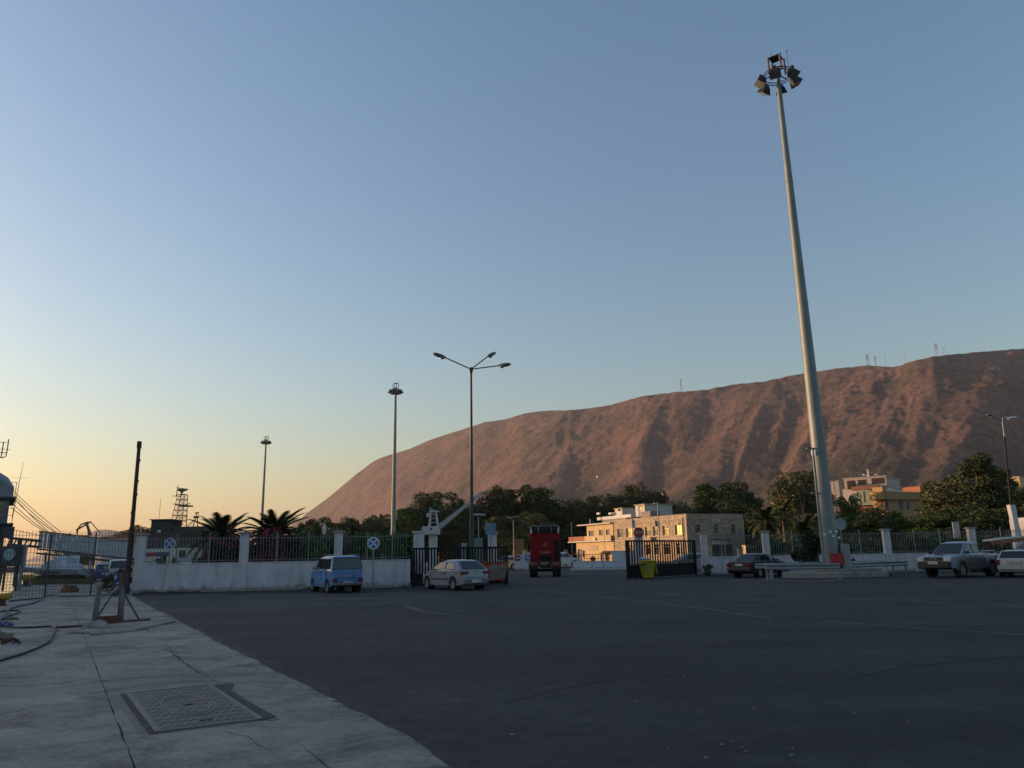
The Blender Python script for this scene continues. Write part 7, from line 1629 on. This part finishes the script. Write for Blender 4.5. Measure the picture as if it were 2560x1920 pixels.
# ------------------------------------------------------------------ gangway with white side panels
Yg = 70.0; p0_, p1_ = AT(100, 1329, Yg), AT(345, 1357, Yg+3); q0_ = AT(97, 1370, Yg); hP = p0_.z-q0_.z
t = thing('gangway', 'long sloping ramp with white panelled side behind the mesh fence', 'gangway', p0_-Vector((0, 0, hP)), math.atan2(p1_.y-p0_.y, p1_.x-p0_.x)); d_ = p1_-p0_; Lg = math.hypot(d_.x, d_.y); sl = d_.z/Lg
pw = M('panel_white_grey', (.34, .37, .42), rough=.6, scale=1, var=.1); NP = 24; wP = Lg/NP
mb = MB(); mb.add([(0, -.03, 0), (wP-.03, -.03, sl*wP), (wP-.03, -.03, hP+sl*wP), (0, -.03, hP), (0, .03, 0), (wP-.03, .03, sl*wP), (wP-.03, .03, hP+sl*wP), (0, .03, hP)], [(0, 1, 2, 3), (7, 6, 5, 4), (0, 4, 5, 1), (3, 2, 6, 7), (0, 3, 7, 4), (1, 5, 6, 2)])
me = mb.mesh('panel', pw)
for i in range(NP): put('panel', me, t, (i*wP, random.uniform(-.01, .01), sl*i*wP))
for nm, z, hh, mt in (('top_rail', hP+.05, .10, terra), ('bottom_beam', -.08, .14, shipd), ('lower_beam', -.45, .16, shipd)):
    mb = MB(); mb.bar((-.1, 0, z), (Lg+.05, 0, z+sl*(Lg+.1)), .14, hh); mb.obj(nm, mt, t)
mb = MB(); mb.add([(-.1, 0, -.2), (Lg, 0, sl*Lg-.2), (Lg, 1.6, sl*Lg-.2), (-.1, 1.6, -.2)], [(0, 1, 2, 3)]); mb.obj('deck', shipd, t)
for x in (.6, 4.2, 7.4):
    mb = MB(); mb.bar((x, .3, -.3+sl*x), (x+.1, .3, -(p0_.z-hP)), .16); mb.obj('support', pw if x > 4 else shipd, t)
t3 = thing('ramp_truss', 'dark steel truss joining the ship to the white ramp', 'truss', AT(22, 1345, 66)); e_ = AT(100, 1352, Yg)-t3.location; 
for dz in (0, -.55):
    mb = MB(); mb.bar((0, 0, dz), e_+Vector((0, 0, dz)), .22, .2); mb.obj('chord', shipd, t3)
for i in range(6):
    mb = MB(); mb.bar(e_*(i/6)+Vector((0, 0, -.55)), e_*((i+.5)/6), .10); mb.obj('strut', shipd, t3)
mb = MB(); mb.bar((0, 0, .75), e_+Vector((0, 0, .45)), .04); mb.obj('handrail', rust, t3)
mb = MB(); mb.bar(e_*.35, e_*.35+Vector((0, 0, -4.0)), .25); mb.obj('leg', shipd, t3)
# ------------------------------------------------------------------ white speedboat on the bank
Yb_ = 72; a_, b_ = AT(62, 1404, Yb_), AT(228, 1408, Yb_-6); t = thing('speedboat', 'long white speedboat lying on the bank behind the mesh fence', 'boat', Vector((a_.x, a_.y, 0)), math.atan2(b_.y-a_.y, b_.x-a_.x)); Lb = math.hypot(b_.x-a_.x, b_.y-a_.y)
bwm = M('boat_white', (.42, .48, .52), rough=.35, var=.08); mb = MB(); rings = []
for f, w, zt_, zk in ((0, .05, 1.25, 1.05), (.12, .6, 1.22, .7), (.35, 1.1, 1.15, .45), (.7, 1.25, 1.05, .40), (1.0, 1.15, 1.0, .45)): rings.append([Vector((f*Lb, y*w, z)) for y, z in ((0, zk), (-.75, zk+.15), (-1, zt_), (-.6, zt_+.06), (.6, zt_+.06), (1, zt_), (.75, zk+.15))])
mb.loft(rings); mb.obj('hull', bwm, t, smooth=30)
mb = MB(); mb.loft([[Vector((f*Lb, y*w, z)) for y, z in ((-1, 1.1), (-.8, zt_), (.8, zt_), (1, 1.1))] for f, w, zt_ in ((.30, .4, 1.15), (.48, .8, 1.75), (.66, .85, 1.85), (.78, .85, 1.25))]); mb.obj('deckhouse', bwm, t, bevel=.03)
for f in (.55, .74):
    mb = MB(); mb.loft([[Vector((f*Lb+x, y, z)) for x, y in ((-.15, -.5), (.25, -.5), (.25, .5), (-.15, .5))] for z in (1.6, 2.15)]); mb.obj('seat', bwm, t, bevel=.08)
mb = MB(); mb.box((Lb*.62, -1.19, .78), (Lb*.28, .06, .12)); mb.obj('window_stripe', shipd, t)
mb = MB(); mb.box((Lb*.5, 0, .22), (Lb*.8, .5, .44)); mb.obj('cradle', M('old_timber', (.07, .05, .035), rough=.9), t)
# weedy bank
rr = random.Random(77); vs = []; fs = []
for i in range(9000):
    px = rr.uniform(60, 240); Y_ = rr.uniform(58, 74); p = Vector((X(px, Y_, 1420), Y_, 0)); 
    if toQ(p)[1] < .6: continue
    h = rr.uniform(.08, .35); a = rr.uniform(0, 3.14); k = len(vs); vs += [p+Vector((-.03*math.cos(a), -.03*math.sin(a), 0)), p+Vector((.03*math.cos(a), .03*math.sin(a), 0)), p+Vector((rr.uniform(-.1, .1), rr.uniform(-.1, .1), h))]; fs.append((k, k+1, k+2))
me = bpy.data.meshes.new('dry_grass'); me.from_pydata(vs, [], fs); me.materials.append(M('dry_grass', (.16, .13, .04), rough=.9, scale=.6, col2=(.07, .065, .03))); props(put('dry_grass', me), 'dry yellow grass under the speedboat', 'grass', kind='stuff')
# motorbike
c_ = G(238, 1441); t = thing('motorcycle', 'dark motorcycle parked on the quay behind the mesh fence', 'motorcycle', (c_.x, c_.y, 0), R(70))
wm = MB(); wm.loft([[Vector((r_*math.cos(2*math.pi*i/20), y, r_*math.sin(2*math.pi*i/20))) for i in range(20)] for r_, y in ((.23, -.05), (.31, -.04), (.31, .04), (.23, .05))], cap=False); wm = wm.mesh('wheel', tyre, 40)
for x in (-.66, .66):
    o = put('wheel', wm, t, (x, 0, .31)); mb = MB(); mb.cyl((0, -.04, 0), (0, .04, 0), .07, n=10)
    for k in range(5): mb.bar((0, 0, 0), (.24*math.cos(k*1.257), 0, .24*math.sin(k*1.257)), .02)
    mb.obj('rim', alloy, o)
for nm, pts, r_, mt in (('fork', [(.66, 0, .31), (.42, 0, 1.0)], .04, chrome), ('frame', [(-.66, 0, .31), (-.1, 0, .42), (.3, 0, .5), (.42, 0, .9)], .04, plast), ('handlebar', [(.3, -.36, 1.05), (.42, -.1, 1.0), (.42, .1, 1.0), (.3, .36, 1.05)], .02, plast)):
    mb = MB(); mb.tube(pts, r_, 6); mb.obj(nm, mt, t)
for nm, c, d, mt in (('fuel_tank', (.15, 0, .82), (.5, .28, .24), paint('green_black', (.01, .02, .015))), ('seat', (-.35, 0, .80), (.6, .26, .12), plast), ('engine', (.0, 0, .46), (.4, .3, .32), under), ('headlamp', (.55, 0, .92), (.14, .2, .2), clear)):
    mb = MB(); mb.box(c, d); mb.obj(nm, mt, t, bevel=.04)
# ------------------------------------------------------------------ dark ship with lattice mast behind the left railing
Yd = 120.0; x0_ = X(414, Yd, 1340); t = thing('dark_ship', 'dark ship bridge with tall lattice radar mast beyond the left railing', 'ship', (x0_, Yd, 0)); mm_ = M('mast_ochre', (.14, .11, .08), rough=.7)
def dz_(py): return Z(py, Yd, 414)
def dx_(px): return X(px, Yd, 1340)-x0_
mb = MB(); mb.box((0, 0, (dz_(1302)+dz_(1345))/2), (dx_(437)-dx_(390), 4, dz_(1302)-dz_(1345))); mb.obj('bridge', M('dark_grey_bridge', (.05, .05, .055), rough=.7), t); mb = MB(); mb.box((0, 0, dz_(1300.5)), (dx_(440)-dx_(387), 4.6, .14)); mb.obj('bridge_roof', shipd, t)
mb = MB(); mb.box((dx_(455), 1, dz_(1360)), (dx_(560)-dx_(372), 7, dz_(1335)-dz_(1390))); mb.obj('hull', M('brown_grey_hull', (.075, .055, .05), rough=.8, scale=.5, var=.3), t)
mb = MB(); mb.box((dx_(470), 1, dz_(1328)), (dx_(520)-dx_(420), 5, 1.2)); mb.obj('deckhouse', M('brown_grey_house', (.08, .06, .055), rough=.8), t)
mb = MB(); mb.box((dx_(412), -2.05, dz_(1330)), (.5, .05, .5)); mb.obj('window', wrend, t)
ztop, zbot = dz_(1237), dz_(1316); cm_ = dx_(444); hw0, hw1 = (dx_(458)-dx_(429))/2, (dx_(455)-dx_(438))/2
for sx in (-1, 1):
    for sy in (-1, 1):
        mb = MB(); mb.bar((cm_+sx*hw0, sy*hw0, zbot), (cm_+.3+sx*hw1, sy*hw1, ztop), .09); mb.obj('mast_leg', mm_, t)
for i in range(6):
    f0, f1 = i/6, (i+1)/6; w0, w1 = hw0+(hw1-hw0)*f0, hw0+(hw1-hw0)*f1; za, zb2 = zbot+(ztop-zbot)*f0, zbot+(ztop-zbot)*f1; c0_, c1_ = cm_+.3*f0, cm_+.3*f1
    for sy in (-1, 1):
        mb = MB(); mb.bar((c0_-w0, sy*w0, za), (c1_+w1, sy*w1, zb2), .05); mb.bar((c0_+w0, sy*w0, za), (c1_-w1, sy*w1, zb2), .05); mb.obj('cross_brace', mm_, t)
    mb = MB(); mb.box((c1_, 0, zb2), (w1*2.1, w1*2.1, .06)); mb.obj('mast_platform', mm_, t)
mb = MB(); mb.box((dx_(460), 0, dz_(1266)), (1.6, 1.4, .2)); mb.bar((dx_(455), 0, dz_(1264)), (dx_(470), 0, dz_(1259)), .10); mb.obj('searchlight_platform', mm_, t)
for xx, py in ((425, 1262), (466, 1295), (422, 1242)):
    mb = MB(); mb.bar((cm_, 0, dz_(py)), (dx_(xx), 0, dz_(py-2)), .09); mb.obj('yard_arm', mm_, t)
mb = MB(); mb.cyl((dx_(433), 0, dz_(1240)), (dx_(435), 0, dz_(1212)), .08, .03, n=6); mb.box((dx_(435), 0, dz_(1220)), (.6, .1, .08)); mb.obj('top_mast', mm_, t)
mb = MB(); mb.lathe([(.1, dz_(1236)), (.25, dz_(1230)), (.9, dz_(1226)), (.9, dz_(1223)), (.15, dz_(1221))], (dx_(446), 0, 0), 12); mb.obj('radar_dome', M('radar_pale', (.3, .28, .25), rough=.6), t)
mb = MB(); mb.cyl((dx_(394), 0, dz_(1302)), (dx_(394), 0, dz_(1246)), .03, n=4); mb.obj('whip_aerial', mm_, t)
zc0, zc1 = dz_(1318), dz_(1294)
for a_, b_ in ((481, 486), (493, 489)):
    mb = MB(); mb.bar((dx_(a_), 0, zc0), (dx_(b_), 0, zc1), .12); mb.obj('aft_mast_leg', mm_, t)
mb = MB(); mb.box((dx_(487.5), 0, zc1), (.7, .6, .3)); mb.bar((dx_(484), 0, zc1+.6), (dx_(493), 0, zc1+.7), .18); mb.cyl((dx_(488), 0, zc1), (dx_(488), 0, zc1+.6), .08, n=6); mb.obj('aft_radar', mm_, t)
for a_ in (463, 468):
    mb = MB(); mb.bar((dx_(a_), 0, zc0), (dx_(484), 0, zc0+(zc1-zc0)*.75), .06); mb.obj('stay', mm_, t)
# portal crane far across the water
Yp = 330; xp = X(222, Yp, 1320); t = thing('portal_crane', 'thin portal crane far across the water left of the rusty pole', 'crane', (xp, Yp, 0)); pcm = M('far_crane_brown', (.15, .11, .08), rough=.8)
def fp(px, py): p = AT(px, py, Yp); return Vector((p.x-xp, 0, p.z))
for nm, a_, b_, w in (('jib', (190, 1326), (227, 1304), .55), ('jib', (203, 1311), (220, 1305), .5), ('jib', (203, 1311), (192, 1325), .4), ('leg', (217, 1311), (227, 1338), .8), ('stay', (227, 1305), (252, 1334), .3), ('hoist', (194, 1324), (193, 1336), .5), ('stay', (212, 1307), (217, 1312), .5), ('leg', (219, 1311), (222, 1340), .5)):
    mb = MB(); mb.bar(fp(*a_), fp(*b_), w); mb.obj(nm, pcm, t)
mb = MB(); mb.box((0, 0, 4), (6, 4, 8)); mb.obj('portal_base', pcm, t)
# low quay buildings far left
for i, (px0, px1, top, Y, mat, lab) in enumerate([(268, 300, 1345, 280, wrend, 'low white shed on the far quay'), (300, 345, 1340, 290, M('ochre_shed', (.25, .2, .12), rough=.9), 'low ochre shed on the far quay behind the rusty pole')]):
    a_, b_ = X(px0, Y, 1390), X(px1, Y, 1390); h = Z(top, Y, px0); t = thing('far_shed', lab, 'shed', ((a_+b_)/2, Y, 0)); mb = MB(); mb.box((0, 0, h/2), (b_-a_, 8, h)); mb.obj('wall', mat, t); mb = MB(); mb.box((0, 0, h+.2), (b_-a_+1, 9, .4)); mb.obj('roof', terra, t)
# ------------------------------------------------------------------ lorries behind the left railing
def lorry(label, px0, px1, Y, top, mat, stripe=None, cab_=None):
    a_, b_ = X(px0, Y, 1390), X(px1, Y, 1390); h = Z(top, Y, (px0+px1)/2); t = thing('parked_lorry', label, 'lorry', ((a_+b_)/2, Y, 0), R(3), 'lorries parked behind the left railing'); w = b_-a_
    mb = MB(); mb.box((0, 0, (h+.95)/2), (w, 2.4, h-.95)); mb.obj('box_body', mat, t, bevel=.04)
    if stripe:
        mb = MB(); mb.box((-w*.1, -1.205, h-.42), (w*.78, .012, .30)); mb.obj('stripe', stripe, t); mb = MB(); mb.box((-w*.1+w*.25, -1.208, h-.42), (w*.3, .014, .32)); mb.obj('stripe', bshut, t)
    for x in (-w*.36, w*.36):
        for s in (-1, 1):
            o = put('wheel', wheel_mesh(.45, .26, 8)[0], t, (x, s*1.05, .45)); put('rim', wheel_mesh(.45, .26, 8)[1], o)
    if cab_:
        mb = MB(); mb.loft([[Vector((w/2+x, y, z)) for y, z in ((-1.1, .6), (1.1, .6), (1.1, zt_-.2), (.95, zt_), (-.95, zt_), (-1.1, zt_-.2))] for x, zt_ in ((.1, 2.45), (1.2, 2.5), (1.7, 2.3), (1.8, 1.5))]); o = mb.obj('cab', mat, t, bevel=.05); mb = MB(); mb.box((w/2+.9, -1.105, 1.85), (1.1, .02, .6)); mb.obj('side_window', wglass, o)
    return t
lorry('white lorry trailer with red and blue stripe behind the left railing', 355, 458, 60, 1372, wrend, signred)
lorry('white coach end with dark rear window behind the left railing', 460, 482, 58, 1370, wrend); 
tt = bpy.data.objects[[o.name for o in bpy.data.objects if o.get('label') == 'white coach end with dark rear window behind the left railing'][0]]
mb = MB(); mb.box((0, -1.21, 2.05), (.5, .02, .5)); mb.obj('rear_window', wglass, tt)
lorry('small white lorry box under the left palm', 497, 514, 62, 1372, wrend)
# yellow and purple things by the lamp seen through the railing
for i, (px0, px1, Y, top, mat, lab, cat) in enumerate([(953, 965, 47, 1386, M('lime_crate', (.16, .22, .02), rough=.7), 'lime green crate behind the railing', 'crate'), (966, 1003, 47.5, 1383, M('indigo_tarp', (.03, .02, .10), rough=.8), 'indigo tarpaulin covered stack behind the railing', 'stack')]):
    a_, b_ = X(px0, Y, 1390), X(px1, Y, 1390); h = Z(top, Y, px0); mb = MB(); mb.box((0, 0, h/2), (b_-a_, .8, h), top=(.92, .9)); props(mb.obj(lab.split()[1] if i else 'crate', mat, loc=((a_+b_)/2, Y, 0), bevel=.03), lab, cat)
# ================================================================== the evening air
hz_ = MB(); hz_.box((0, 4500, 380), (19000, 16000, 770)); hm = bpy.data.materials.new('haze_air'); hm.use_nodes = True
hn = hm.node_tree; hn.nodes.clear(); ho = hn.nodes.new('ShaderNodeOutputMaterial'); pv = hn.nodes.new('ShaderNodeVolumePrincipled')
pv.inputs['Color'].default_value = (.80, .86, .97, 1); pv.inputs['Density'].default_value = 4.8e-5; pv.inputs['Anisotropy'].default_value = .2
hn.links.new(pv.outputs[0], ho.inputs['Volume'])
props(hz_.obj('haze', hm), kind='stuff')
